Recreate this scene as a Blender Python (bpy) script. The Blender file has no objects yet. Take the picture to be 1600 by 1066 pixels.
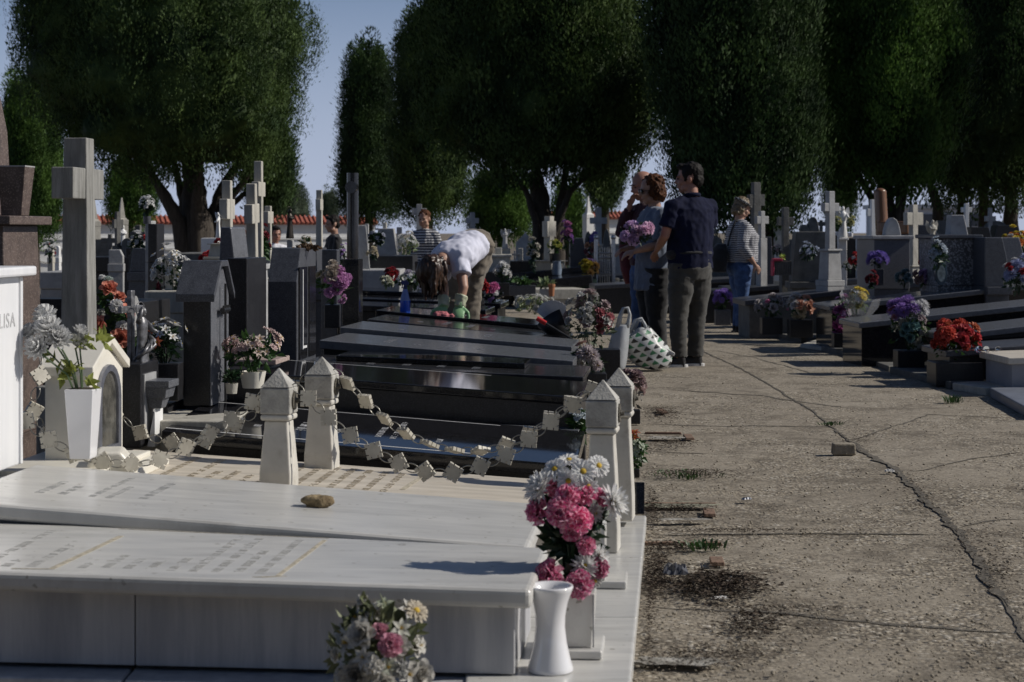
import bpy, bmesh, math, random
import numpy as np
from mathutils import Vector, Matrix, noise
V = Vector
SC = bpy.context.scene
COL = SC.collection
R = random.Random(11)
# the photograph's projection: focal length and horizon in pixels, eye height in metres
F, HX, HY, H = 2800.0, 800.0, 362.0, 1.2
def at(px, py, d): return V(((px-HX)*d/F, d, H-(py-HY)*d/F))
def on(px, py, z=0.0):
    d = F*(H-z)/(py-HY); return V(((px-HX)*d/F, d, z))
def pm(n, d): return n*d/F

# ------------------------------------------------------------------ materials
_mc = {}
def mat(name, col, rough=.6, var=.18, scale=6, col2=None, stretch=(1,1,1), bump=0, bscale=60, metal=0,
        spec=.5, speck=0, speckscale=300, speckcol=(.5,.5,.5), stain=0, staincol=(.05,.045,.035), stainscale=4, trans=0,
        coat=0, sheen=0, rand=0, emit=None, alpha=1, detail=6, ramp=(.35,.65)):
    if name in _mc: return _mc[name]
    m = bpy.data.materials.new(name); m.use_nodes = True; _mc[name] = m
    nt = m.node_tree; N = nt.nodes; L = nt.links
    b = N['Principled BSDF']
    tc = N.new('ShaderNodeTexCoord'); mp = N.new('ShaderNodeMapping'); mp.inputs['Scale'].default_value = stretch
    L.new(tc.outputs['Object'], mp.inputs['Vector'])
    oi = N.new('ShaderNodeObjectInfo')
    mu = N.new('ShaderNodeMath'); mu.operation = 'MULTIPLY'; mu.inputs[1].default_value = 37.0
    L.new(oi.outputs['Random'], mu.inputs[0])
    cb = N.new('ShaderNodeCombineXYZ'); L.new(mu.outputs[0], cb.inputs[0]); L.new(mu.outputs[0], cb.inputs[1])
    L.new(cb.outputs[0], mp.inputs['Location'])
    nz = N.new('ShaderNodeTexNoise'); nz.inputs['Scale'].default_value = scale; nz.inputs['Detail'].default_value = detail
    nz.inputs['Roughness'].default_value = .6
    L.new(mp.outputs[0], nz.inputs['Vector'])
    rp = N.new('ShaderNodeValToRGB')
    a = tuple(c*(1-var) for c in col[:3]); c2 = col2 if col2 else tuple(min(1, c*(1+var)) for c in col[:3])
    rp.color_ramp.elements[0].color = (*a, 1); rp.color_ramp.elements[1].color = (*c2, 1)
    rp.color_ramp.elements[0].position = ramp[0]; rp.color_ramp.elements[1].position = ramp[1]
    L.new(nz.outputs['Fac'], rp.inputs['Fac'])
    out = rp.outputs['Color']
    def mix(fac, c1, c2):
        x = N.new('ShaderNodeMix'); x.data_type = 'RGBA'
        L.new(fac, x.inputs['Factor']); L.new(c1, x.inputs['A'])
        if isinstance(c2, tuple): x.inputs['B'].default_value = (*c2[:3], 1)
        else: L.new(c2, x.inputs['B'])
        return x.outputs['Result']
    if speck:
        vo = N.new('ShaderNodeTexVoronoi'); vo.inputs['Scale'].default_value = speckscale
        L.new(tc.outputs['Object'], vo.inputs['Vector'])
        sx = N.new('ShaderNodeSeparateColor'); L.new(vo.outputs['Color'], sx.inputs[0])
        r2 = N.new('ShaderNodeValToRGB'); r2.color_ramp.elements[0].position = 1-speck; r2.color_ramp.elements[1].position = min(1, 1-speck+.12)
        L.new(sx.outputs[0], r2.inputs['Fac'])
        out = mix(r2.outputs['Color'], out, speckcol)
    if stain:
        n3 = N.new('ShaderNodeTexNoise'); n3.inputs['Scale'].default_value = stainscale; n3.inputs['Detail'].default_value = 8
        n3.inputs['Roughness'].default_value = .7
        L.new(mp.outputs[0], n3.inputs['Vector'])
        r3 = N.new('ShaderNodeValToRGB'); r3.color_ramp.elements[0].position = .62-.3*stain; r3.color_ramp.elements[1].position = .8-.1*stain
        L.new(n3.outputs['Fac'], r3.inputs['Fac'])
        out = mix(r3.outputs['Color'], out, staincol)
    if rand:
        hs = N.new('ShaderNodeHueSaturation')
        mr = N.new('ShaderNodeMapRange'); mr.inputs['To Min'].default_value = 1-rand; mr.inputs['To Max'].default_value = 1+rand
        L.new(oi.outputs['Random'], mr.inputs['Value']); L.new(mr.outputs[0], hs.inputs['Value']); L.new(out, hs.inputs['Color'])
        out = hs.outputs['Color']
    L.new(out, b.inputs['Base Color'])
    b.inputs['Roughness'].default_value = rough; b.inputs['Metallic'].default_value = metal
    b.inputs['Specular IOR Level'].default_value = spec
    if coat: b.inputs['Coat Weight'].default_value = coat; b.inputs['Coat Roughness'].default_value = .08
    if sheen: b.inputs['Sheen Weight'].default_value = sheen
    if bump:
        n4 = N.new('ShaderNodeTexNoise'); n4.inputs['Scale'].default_value = bscale; n4.inputs['Detail'].default_value = 6
        L.new(mp.outputs[0], n4.inputs['Vector'])
        bp = N.new('ShaderNodeBump'); bp.inputs['Strength'].default_value = bump; bp.inputs['Distance'].default_value = .02
        L.new(n4.outputs['Fac'], bp.inputs['Height']); L.new(bp.outputs[0], b.inputs['Normal'])
    if trans:
        o = N['Material Output']; tr = N.new('ShaderNodeBsdfTranslucent'); L.new(out, tr.inputs['Color'])
        ms = N.new('ShaderNodeMixShader'); ms.inputs[0].default_value = trans
        L.new(b.outputs[0], ms.inputs[1]); L.new(tr.outputs[0], ms.inputs[2]); L.new(ms.outputs[0], o.inputs['Surface'])
    return m

def glass(name, tint=(.9,.95,1), rough=.02):
    if name in _mc: return _mc[name]
    m = bpy.data.materials.new(name); m.use_nodes = True; _mc[name] = m
    b = m.node_tree.nodes['Principled BSDF']; b.inputs['Base Color'].default_value = (*tint, 1)
    b.inputs['Transmission Weight'].default_value = 1; b.inputs['Roughness'].default_value = rough; b.inputs['IOR'].default_value = 1.2
    return m

MARBLE = mat('white_marble', (.48,.475,.455), .28, 0, 2.2, col2=(.60,.59,.56), stretch=(1.5,9,.7), stain=.3, staincol=(.39,.38,.355), stainscale=3, bump=.03, bscale=90, speck=.012, speckscale=85, speckcol=(.27,.255,.22))
MARBLEV = mat('veined_marble_panel', (.33,.335,.36), .3, 0, 2.4, col2=(.56,.555,.555), stretch=(5,5,.45), stain=.5, staincol=(.30,.31,.345), stainscale=3.2, ramp=(.3,.7))
BEIGE = mat('beige_weathered_marble', (.52,.47,.39), .5, .12, 3, col2=(.66,.60,.51), stretch=(1,7,1), stain=.25, staincol=(.33,.27,.19), stainscale=6, bump=.12)
CREAM = mat('cream_marble', (.72,.69,.61), .4, .07, 5, stain=.1, staincol=(.45,.40,.31), stainscale=5, bump=.05)
POSTM = mat('post_marble', (.56,.54,.49), .5, .1, 8, stain=.3, staincol=(.36,.33,.28), stainscale=9, bump=.06)
POSTCAP = mat('post_cap_weathered', (.40,.39,.36), .7, .2, 14, stain=.45, staincol=(.19,.18,.16), stainscale=11, bump=.25, bscale=110)
BLACK = mat('black_polished_granite', (.012,.012,.014), .07, .3, 30, speck=.18, speckscale=420, speckcol=(.035,.035,.04), spec=.55)
BLACKR = mat('black_granite_side', (.014,.014,.016), .3, .3, 30, speck=.2, speckscale=400, speckcol=(.05,.05,.055))
GREYG = mat('grey_speckled_granite', (.10,.105,.12), .35, .2, 40, speck=.3, speckscale=420, speckcol=(.19,.195,.21))
DGREY = mat('dark_grey_granite', (.055,.058,.068), .32, .25, 30, speck=.25, speckscale=500, speckcol=(.13,.135,.15))
SPECK = mat('coarse_speckled_granite', (.08,.08,.085), .45, .2, 30, speck=.4, speckscale=70, speckcol=(.30,.30,.31))
REDG = mat('brown_red_granite', (.10,.075,.065), .45, .25, 12, speck=.25, speckscale=170, speckcol=(.19,.15,.13), stain=.2, staincol=(.06,.05,.05))
PINKG = mat('pink_pale_granite', (.40,.31,.28), .35, .15, 20, speck=.2, speckscale=200, speckcol=(.55,.45,.40))
CONC = mat('old_concrete', (.24,.238,.225), .85, .25, 10, stretch=(4,4,.5), stain=.5, staincol=(.13,.13,.115), stainscale=7, bump=.3, bscale=120)
STONE = mat('pale_weathered_stone', (.42,.40,.35), .75, .16, 9, stretch=(2,2,.7), stain=.3, staincol=(.24,.23,.20), stainscale=6, bump=.2)
LSTONE = mat('light_grey_stone', (.34,.34,.34), .6, .15, 9, stain=.25, staincol=(.2,.2,.2), stainscale=6, bump=.15)
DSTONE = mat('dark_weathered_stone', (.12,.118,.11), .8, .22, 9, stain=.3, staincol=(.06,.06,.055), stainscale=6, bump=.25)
WHITE = mat('white_painted_stone', (.74,.74,.73), .5, .06, 6, stain=.1, staincol=(.55,.54,.51), stainscale=5)
CERAM = mat('white_glazed_ceramic', (.74,.74,.76), .16, .03, 4, coat=.4)
METAL = mat('dark_metal', (.06,.06,.062), .4, .2, 30, metal=.8)
STEEL = mat('dull_steel', (.42,.42,.43), .32, .15, 30, metal=1)
SILVER = mat('silver_painted_cast', (.17,.17,.18), .42, .45, 40, metal=.5, stain=.4, staincol=(.05,.05,.05), stainscale=30)
DIRT = mat('dirt_crack', (.105,.092,.073), .95, .35, 30, bump=.4)
WHITE_MARKS = mat('white_letters_and_highlights', (.62,.62,.62), .6, .1, 20)
GREYLET = mat('grey_lettering', (.30,.30,.31), .5, .1, 20)
GREENLEAF = mat('green_leaf', (.035,.085,.02), .5, .35, 20, trans=.25, rand=.25)
DARKLEAF = mat('dark_green_leaf', (.015,.042,.015), .5, .35, 20, trans=.2, rand=.25)
YELLEAF = mat('yellow_green_leaf', (.24,.27,.06), .5, .3, 20, trans=.35)
PALELEAF = mat('pale_green_leaf', (.20,.26,.13), .5, .3, 20, trans=.3)
TERRA = mat('terracotta', (.36,.15,.07), .8, .15, 12)
SOIL = mat('soil', (.07,.055,.04), .95, .3, 25, bump=.4)

# ------------------------------------------------------------------ mesh builder
class MB:
    def __init__(s): s.bm = bmesh.new(); s.mi = 0
    def face(s, vs):
        try:
            f = s.bm.faces.new(vs); f.material_index = s.mi; return f
        except ValueError: return None
    def hexa(s, p):
        v = [s.bm.verts.new(q) for q in p]
        for i in ((3,2,1,0),(4,5,6,7),(0,1,5,4),(1,2,6,5),(2,3,7,6),(3,0,4,7)): s.face([v[k] for k in i])
    def box(s, c, sz, top=(1,1), rz=0, sh=(0,0)):
        x, y, z = sz[0]/2, sz[1]/2, sz[2]/2; c = V(c); m = Matrix.Rotation(rz, 3, 'Z')
        p = []
        for zz, k in ((-z,(1,1)), (z,top)):
            for a, b in ((-1,-1),(1,-1),(1,1),(-1,1)):
                p.append(c + m @ V((a*x*k[0] + (sh[0] if zz > 0 else 0), b*y*k[1] + (sh[1] if zz > 0 else 0), zz)))
        s.hexa(p)
    def prism(s, poly, a, b):
        """poly: 2-D points (x,z); extruded along y from a to b"""
        A = [s.bm.verts.new((x, a, z)) for x, z in poly]; B = [s.bm.verts.new((x, b, z)) for x, z in poly]
        s.face(A); s.face(list(reversed(B)))
        n = len(poly)
        for i in range(n): s.face([A[(i+1) % n], A[i], B[i], B[(i+1) % n]])
    def prismx(s, poly, a, b):
        """poly: 2-D points (y,z); extruded along x"""
        A = [s.bm.verts.new((a, y, z)) for y, z in poly]; B = [s.bm.verts.new((b, y, z)) for y, z in poly]
        s.face(list(reversed(A))); s.face(B)
        n = len(poly)
        for i in range(n): s.face([A[i], A[(i+1) % n], B[(i+1) % n], B[i]])
    def tube(s, pts, rad, n=8, caps=True, closed=False):
        pts = [V(p) for p in pts]; k = len(pts)
        if not isinstance(rad, (list, tuple)): rad = [rad]*k
        rings = []; prev = None
        for i, p in enumerate(pts):
            if closed: t = pts[(i+1) % k] - pts[i-1]
            else: t = (pts[min(i+1, k-1)] - pts[max(i-1, 0)])
            t = t.normalized() if t.length > 1e-9 else V((0,0,1))
            if prev is None: a = t.orthogonal().normalized()
            else:
                a = prev - t*prev.dot(t); a = a.normalized() if a.length > 1e-6 else t.orthogonal().normalized()
            prev = a; b = t.cross(a)
            rings.append([s.bm.verts.new(p + (a*math.cos(2*math.pi*j/n) + b*math.sin(2*math.pi*j/n))*rad[i]) for j in range(n)])
        rr = rings + ([rings[0]] if closed else [])
        for r0, r1 in zip(rr, rr[1:]):
            for j in range(n): s.face([r0[j], r0[(j+1) % n], r1[(j+1) % n], r1[j]])
        if caps and not closed:
            s.face(list(reversed(rings[0]))); s.face(rings[-1])
    def lathe(s, prof, n=20, c=(0,0,0), sx=1, sy=1, rot=0):
        c = V(c); rings = []
        for r, z in prof:
            rings.append([s.bm.verts.new(c + V((max(r,1e-4)*sx*math.cos(rot+2*math.pi*j/n), max(r,1e-4)*sy*math.sin(rot+2*math.pi*j/n), z))) for j in range(n)])
        for r0, r1 in zip(rings, rings[1:]):
            for j in range(n): s.face([r0[j], r0[(j+1) % n], r1[(j+1) % n], r1[j]])
        s.face(list(reversed(rings[0]))); s.face(rings[-1])
    def ball(s, c, r, u=12, w=8, m=None):
        if not isinstance(r, (list, tuple)): r = (r, r, r)
        c = V(c); rings = []
        for i in range(1, w):
            th = math.pi*i/w
            rings.append([(r[0]*math.sin(th)*math.cos(2*math.pi*j/u), r[1]*math.sin(th)*math.sin(2*math.pi*j/u), -r[2]*math.cos(th)) for j in range(u)])
        f = (lambda p: c + (m @ V(p))) if m is not None else (lambda p: c + V(p))
        rv = [[s.bm.verts.new(f(p)) for p in rg] for rg in rings]
        b = s.bm.verts.new(f((0,0,-r[2]))); t = s.bm.verts.new(f((0,0,r[2])))
        for j in range(u):
            s.face([b, rv[0][(j+1) % u], rv[0][j]]); s.face([t, rv[-1][j], rv[-1][(j+1) % u]])
        for r0, r1 in zip(rv, rv[1:]):
            for j in range(u): s.face([r0[j], r0[(j+1) % u], r1[(j+1) % u], r1[j]])
    def poly(s, pts): return s.face([s.bm.verts.new(p) for p in pts])
    def mesh(s, name, mats):
        me = bpy.data.meshes.new(name); s.bm.normal_update(); s.bm.to_mesh(me); s.bm.free()
        for m in (mats if isinstance(mats, (list, tuple)) else [mats]): me.materials.append(m)
        return me
    def build(s, name, mats, parent=None, smooth=False, bevel=0, seg=2, loc=None, rz=0):
        me = s.mesh(name, mats)
        o = bpy.data.objects.new(name, me); COL.objects.link(o)
        if parent is not None: o.parent = parent
        if loc is not None: o.location = loc
        o.rotation_euler[2] = rz
        if smooth:
            me.polygons.foreach_set('use_smooth', [True]*len(me.polygons))
            if smooth == 'angle':
                try: me.set_sharp_from_angle(angle=math.radians(40))
                except Exception: pass
        if bevel:
            b = o.modifiers.new('bevel', 'BEVEL'); b.width = bevel; b.segments = seg; b.limit_method = 'ANGLE'; b.angle_limit = math.radians(35)
        return o

def tag(o, label, cat, group=None, kind=None):
    if label: o['label'] = label
    if cat: o['category'] = cat
    if group: o['group'] = group
    if kind: o['kind'] = kind
    return o
def thing(name, label, cat, loc=(0,0,0), rz=0, group=None):
    o = bpy.data.objects.new(name, None); COL.objects.link(o); o.location = loc; o.rotation_euler[2] = rz
    o.empty_display_size = .1
    return tag(o, label, cat, group)
def struct(o): o['kind'] = 'structure'; return o
def stuff(o): o['kind'] = 'stuff'; return o
def inst(src_mesh, name, parent, loc, rot=None, sc=1):
    o = bpy.data.objects.new(name, src_mesh); COL.objects.link(o); o.parent = parent; o.location = loc
    if rot is not None: o.rotation_euler = rot
    o.scale = (sc, sc, sc) if not isinstance(sc, (tuple, list)) else sc
    return o
def rndcurve(a, b, sag, n=12, up=V((0,0,1))):
    a, b = V(a), V(b)
    return [a.lerp(b, i/n) - up*sag*4*(i/n)*(1-i/n) for i in range(n+1)]
# ------------------------------------------------------------------ camera, sky, sun
SC.view_settings.view_transform = 'Standard'; SC.view_settings.look = 'None'; SC.view_settings.gamma = 1
SC.view_settings.exposure = EXPO = -0.08
cam = bpy.data.cameras.new('camera'); cam.sensor_width = 36; cam.lens = 36*F/1600; cam.shift_y = -(533-HY)/1600
cam.clip_start = .05; cam.clip_end = 3000
cam.dof.use_dof = True; cam.dof.focus_distance = 9.0; cam.dof.aperture_fstop = 7.0
co = bpy.data.objects.new('camera', cam); COL.objects.link(co); co.location = (0, 0, H); co.rotation_euler = (math.radians(90), 0, 0)
SC.camera = co
SUN_AZ, SUN_EL = math.radians(3), math.radians(35)      # azimuth from +X towards +Y
w = bpy.data.worlds.new('World'); SC.world = w; w.use_nodes = True
nt = w.node_tree; bg = nt.nodes['Background']
sky = nt.nodes.new('ShaderNodeTexSky'); sky.sky_type = 'NISHITA'; sky.sun_disc = False
sky.sun_elevation = SUN_EL; sky.sun_rotation = math.pi/2 - SUN_AZ
sky.air_density = .6; sky.dust_density = .45; sky.ozone_density = 3.0; sky.altitude = 100
# thin lavender haze low over the horizon, part of the sky itself
tcw = nt.nodes.new('ShaderNodeTexCoord'); spw = nt.nodes.new('ShaderNodeSeparateXYZ'); nt.links.new(tcw.outputs['Generated'], spw.inputs[0])
mrw = nt.nodes.new('ShaderNodeMapRange'); mrw.interpolation_type = 'SMOOTHSTEP'; mrw.inputs['From Min'].default_value = .0; mrw.inputs['From Max'].default_value = .20; mrw.inputs['To Min'].default_value = .85; mrw.inputs['To Max'].default_value = .0
nt.links.new(spw.outputs[2], mrw.inputs['Value'])
mxw = nt.nodes.new('ShaderNodeMix'); mxw.data_type = 'RGBA'; nt.links.new(mrw.outputs[0], mxw.inputs['Factor']); nt.links.new(sky.outputs[0], mxw.inputs['A']); mxw.inputs['B'].default_value = (6.5,7.3,9.7,1)
nt.links.new(mxw.outputs['Result'], bg.inputs['Color']); bg.inputs['Strength'].default_value = .071
sl = bpy.data.lights.new('sun', 'SUN'); sl.energy = 4.1; sl.angle = math.radians(.53); sl.color = (1, .945, .86)
so = bpy.data.objects.new('sun', sl); COL.objects.link(so)
sd = V((math.cos(SUN_EL)*math.cos(SUN_AZ), math.cos(SUN_EL)*math.sin(SUN_AZ), math.sin(SUN_EL)))
so.rotation_euler = (-sd).to_track_quat('-Z', 'Y').to_euler(); so.location = (30, 10, 25)

# ------------------------------------------------------------------ ground and path
def smooth(a, b, x):
    t = max(0, min(1, (x-a)/(b-a))); return t*t*(3-2*t)
def gz(x, y):                                   # the ground falls away a little far to the left
    return -.45*smooth(15, 30, y)*smooth(1.0, -3.5, x)
def sheet(name, xs, ys, zf, m):
    bm = bmesh.new(); rows = [[bm.verts.new((x, y, zf(x, y))) for x in xs] for y in ys]
    for r0, r1 in zip(rows, rows[1:]):
        for i in range(len(xs)-1): bm.faces.new([r0[i], r0[i+1], r1[i+1], r1[i]])
    me = bpy.data.meshes.new(name); bm.to_mesh(me); bm.free(); me.materials.append(m)
    me.polygons.foreach_set('use_smooth', [True]*len(me.polygons))
    o = bpy.data.objects.new(name, me); COL.objects.link(o); return struct(o)
def lin(a, b, n): return [a+(b-a)*i/n for i in range(n+1)]

def path_mat():
    m = bpy.data.materials.new('worn_exposed_aggregate_concrete'); m.use_nodes = True; nt = m.node_tree; N, L = nt.nodes, nt.links
    b = N['Principled BSDF']; b.inputs['Roughness'].default_value = .9; b.inputs['Specular IOR Level'].default_value = .25
    tc = N.new('ShaderNodeTexCoord')
    def nz(s, d=6, r=.6):
        n = N.new('ShaderNodeTexNoise'); n.inputs['Scale'].default_value = s; n.inputs['Detail'].default_value = d; n.inputs['Roughness'].default_value = r
        L.new(tc.outputs['Object'], n.inputs['Vector']); return n.outputs['Fac']
    def ramp(f, *e):
        r = N.new('ShaderNodeValToRGB')
        while len(r.color_ramp.elements) < len(e): r.color_ramp.elements.new(.5)
        for el, (p, c) in zip(r.color_ramp.elements, e): el.position = p; el.color = (*c, 1) if isinstance(c, tuple) else (c, c, c, 1)
        L.new(f, r.inputs['Fac']); return r.outputs['Color']
    def mix(f, a, c, bt='MIX'):
        x = N.new('ShaderNodeMix'); x.data_type = 'RGBA'; x.blend_type = bt
        for s, k in ((f, 'Factor'), (a, 'A'), (c, 'B')):
            if isinstance(s, tuple): x.inputs[k].default_value = (*s, 1)
            elif isinstance(s, (int, float)): x.inputs[k].default_value = s
            else: L.new(s, x.inputs[k])
        return x.outputs['Result']
    base = ramp(nz(.9, 8, .65), (.3, (.225,.193,.150)), (.55, (.315,.276,.220)), (.72, (.395,.352,.287)))
    fine = ramp(nz(55, 4, .7), (.3, .62), (.7, 1.25)); base = mix(1, base, fine, 'MULTIPLY')
    vo = N.new('ShaderNodeTexVoronoi'); vo.inputs['Scale'].default_value = 62; L.new(tc.outputs['Object'], vo.inputs['Vector'])
    sep = N.new('ShaderNodeSeparateColor'); L.new(vo.outputs['Color'], sep.inputs[0])
    stone = ramp(sep.outputs[0], (0, (.14,.119,.092)), (.45, (.315,.268,.206)), (.8, (.44,.385,.295)), (1, (.58,.535,.46)))
    sh = ramp(vo.outputs['Distance'], (.35, 1.0), (.75, .42))          # mortar between the pebbles
    stone = mix(1, stone, sh, 'MULTIPLY')
    mask = ramp(nz(1.6, 9, .7), (.42, .12), (.56, .9))
    c = mix(mask, base, stone)
    dirt = ramp(nz(2.6, 12, .75), (.50, 0.0), (.66, .80)); c = mix(dirt, c, (.085,.07,.052))
    moss = ramp(nz(3.3, 10, .8), (.66, 0.0), (.76, .5)); c = mix(moss, c, (.10,.105,.06))
    L.new(c, b.inputs['Base Color'])
    h = N.new('ShaderNodeMath'); h.operation = 'MULTIPLY'; L.new(vo.outputs['Distance'], h.inputs[0]); L.new(mask, h.inputs[1])
    inv = N.new('ShaderNodeMath'); inv.operation = 'MULTIPLY_ADD'; inv.inputs[1].default_value = -1; L.new(h.outputs[0], inv.inputs[0]); L.new(nz(25, 8, .7), inv.inputs[2])
    bp = N.new('ShaderNodeBump'); bp.inputs['Strength'].default_value = .55; bp.inputs['Distance'].default_value = .012
    L.new(inv.outputs[0], bp.inputs['Height']); L.new(bp.outputs[0], b.inputs['Normal'])
    return m
PATHM = path_mat()
EARTH = mat('tan_earth', (.14,.115,.08), .95, .35, 2.5, col2=(.22,.18,.13), bump=.5, bscale=30, stain=.2, staincol=(.09,.075,.05), stainscale=3)
gx = [-900,-300,-120,-60] + lin(-30, 30, 60) + [60,120,300,900]
gy = [-60,-10,0] + lin(2, 60, 58) + [80,120,200,400,1500]
sheet('ground', gx, gy, lambda x, y: gz(x, y)-.012, EARTH)
def path_right(y): return 3.60 - .045*(y-12.3)
bm = bmesh.new(); rows = []
NY, NX = 340, 60
for j in range(NY+1):
    y = 3.0 + 27.5*(j/NY)**1.35; a, c = -.6, path_right(y)+.25 if y < 24 else path_right(y)+.25
    row = []
    for i in range(NX+1):
        x = a+(c-a)*i/NX
        z = .006 + .010*noise.noise((x*1.3, y*1.3, 1)) + .005*noise.noise((x*5, y*5, 3)) + .012*smooth(1.2, .4, x)*noise.noise((x*4, y*3, 8))
        row.append(bm.verts.new((x, y, max(z, .0)-.001)))
    rows.append(row)
for r0, r1 in zip(rows, rows[1:]):
    for i in range(NX): bm.faces.new([r0[i], r0[i+1], r1[i+1], r1[i]])
me = bpy.data.meshes.new('path'); bm.to_mesh(me); bm.free(); me.materials.append(PATHM)
me.polygons.foreach_set('use_smooth', [True]*len(me.polygons))
path = bpy.data.objects.new('path', me); COL.objects.link(path); struct(path)

def pathz(x, y):
    return max(.0, .006 + .010*noise.noise((x*1.3, y*1.3, 1)) + .005*noise.noise((x*5, y*5, 3)) + .012*smooth(1.2, .4, x)*noise.noise((x*4, y*3, 8)))-.001
def strip(name, pts, wid, m, z=.019, seed=0, jag=.5):
    """irregular strip of dirt or mortar lying on the path; pts are ground points, wid metres"""
    rg = random.Random(seed); bm = bmesh.new(); L = []; Rr = []
    fine = []
    for p, q in zip(pts, pts[1:]):
        n = max(2, int((q-p).length/.045))
        fine += [p.lerp(q, i/n) for i in range(n)]
    fine.append(pts[-1]); off = 0
    for i, p in enumerate(fine):
        t = (fine[min(i+1, len(fine)-1)]-fine[max(i-1, 0)]).normalized(); nrm = V((-t.y, t.x, 0))
        off = off*.7 + rg.uniform(-1, 1)*wid*.35*jag
        e = min(1, i/4, (len(fine)-1-i)/4)+.05
        dz_ = 0
        L.append(bm.verts.new((p.x+nrm.x*(off+wid*e*rg.uniform(.5-.4*jag, .5+.3*jag)), p.y+nrm.y*(off+wid*e*rg.uniform(.3, .6)), pathz(p.x, p.y)+z-.0165)))
        Rr.append(bm.verts.new((p.x+nrm.x*(off-wid*e*rg.uniform(.5-.4*jag, .5+.3*jag)), p.y+nrm.y*(off-wid*e*rg.uniform(.3, .6)), pathz(p.x, p.y)+z-.0155)))
    for i in range(len(fine)-1): bm.faces.new([L[i], Rr[i], Rr[i+1], L[i+1]])
    me = bpy.data.meshes.new(name); bm.to_mesh(me); bm.free(); me.materials.append(m)
    o = bpy.data.objects.new(name, me); COL.objects.link(o); return struct(o)
MORTAR = mat('smooth_mortar', (.205,.178,.138), .9, .2, 4, col2=(.275,.245,.195), bump=.25, bscale=70, stain=.3, staincol=(.12,.10,.075), stainscale=5)
def pl(*pp): return [on(x, y) for x, y in pp]
crackline = pl((1055,532),(1095,548),(1145,570),(1200,602),(1262,640),(1325,690),(1385,728),(1440,775),(1492,830),(1535,890),(1572,950),(1612,1020))
mort = [p+V((-.075,0,0)) for p in crackline]
0 and strip('path_mortar_band', mort, .17, MORTAR, z=.0178, seed=1, jag=.3)
strip('path_crack', crackline, .019, DIRT, z=.0195, seed=2, jag=.9)
strip('path_crack', pl((1325,690),(1385,728),(1440,775),(1492,830),(1535,890),(1572,950)), .035, DIRT, z=.0205, seed=12, jag=.9)
for i, ln in enumerate([[(1012,836),(1140,838),(1300,836),(1470,838)], [(1000,952),(1180,958),(1380,975),(1600,996)], [(1010,664),(1160,667),(1290,668)],
        [(1050,612),(1190,620),(1330,640)], [(1010,590),(1120,592)], [(1420,742),(1520,718),(1600,708)], [(1350,560),(1300,552),(1240,545)],
        [(1330,690),(1450,650),(1600,655)], [(1110,548),(1180,560),(1270,585)], [(1000,708),(1150,712)], [(1490,830),(1560,815),(1620,812)]]):
    strip('path_joint', pl(*ln), .030 if i < 4 else .018, DIRT, z=.0180, seed=20+i, jag=1.0)

# ------------------------------------------------------------------ debris on the path
BRICK = mat('red_brick', (.21,.13,.09), .9, .25, 12, bump=.3, stain=.5, staincol=(.12,.09,.06), stainscale=8)
def slabbit(name, label, cat, px, py, w, l, h, rz, m, group=None, z=.012):
    o_ = on(px, py, .03); mb = MB(); mb.box((0,0,h/2), (w, l, h), top=(.94,.94))
    o = mb.build(name, m, bevel=min(w, l, h)*.18, loc=(o_.x, o_.y, z), rz=rz); return tag(o, label, cat, group)
mb = MB(); rg = random.Random(4)
for k in range(2): mb.box((0,0,.03+k*.0), (.125, .085, .06), top=(.93,.9), rz=.08) if k == 0 else None
o = mb.build('paving_stone', mat('broken_concrete_block', (.27,.235,.18), .9, .2, 20, bump=.4), bevel=.008, loc=(on(1318,713).x, on(1318,713).y, .01), rz=-.12)
tag(o, 'small loose block of broken concrete lying alone on the path', 'stone')
bricks = [(1060,784,.34,.022,'at the top of the upper grassy hole'),(1108,797,.05,.15,'at the right of the upper grassy hole'),(1062,845,.33,.022,'behind the green weed'),(1120,872,.05,.12,'right of the green weed'),
          (1036,674,.22,.025,'beside the red and white bouquet'),(1076,680,.05,.2,'ending the mossy hole by the red and white bouquet'),(1034,640,.05,.22,'nearest the pink dried roses'),(1045,962,.2,.025,'below the heap of dry leaves')]
for i, (px, py, w_, l_, wh) in enumerate(bricks[:-1]):
    slabbit('edging_brick', 'red edging brick '+wh, 'brick', px, py, w_, l_, .014, rg.uniform(-.08,.08), BRICK, 'bricks edging the holes along the path')
for i, (px, py, w_, l_) in enumerate([(1060,797,.34,.15)]):
    p = on(px, py); bm_ = MB(); n = 22
    bm_.poly([(w_*.55*math.cos(2*math.pi*k/n)*rg.uniform(.8,1.1), l_*.6*math.sin(2*math.pi*k/n)*rg.uniform(.75,1.1), 0) for k in range(n)])
    struct(bm_.build('path_soil_patch', mat('pit_concrete', (.22,.21,.155), .95, .3, 12, bump=.4, stain=.4, staincol=(.10,.10,.05), stainscale=9), loc=(p.x, p.y, .0235)))
rg = random.Random(21)
for px, py, w_, l_, sd2 in ((1058,1046,.25,.10,1),(1040,690,.22,.12,2),(1068,820,.24,.05,3)):
    p = on(px, py); mb = MB(); n = 26
    mb.poly([(w_*.55*math.cos(6.283*k/n)*rg.uniform(.72,1.12), l_*.6*math.sin(6.283*k/n)*rg.uniform(.7,1.15), 0) for k in range(n)])
    struct(mb.build('path_mortar_patch', mat('pale_crumbled_mortar', (.24,.22,.18), .95, .4, 14, col2=(.42,.40,.36), bump=.6, bscale=50, stain=.45, staincol=(.09,.075,.055), stainscale=12), loc=(p.x, p.y, .0235)))
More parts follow.
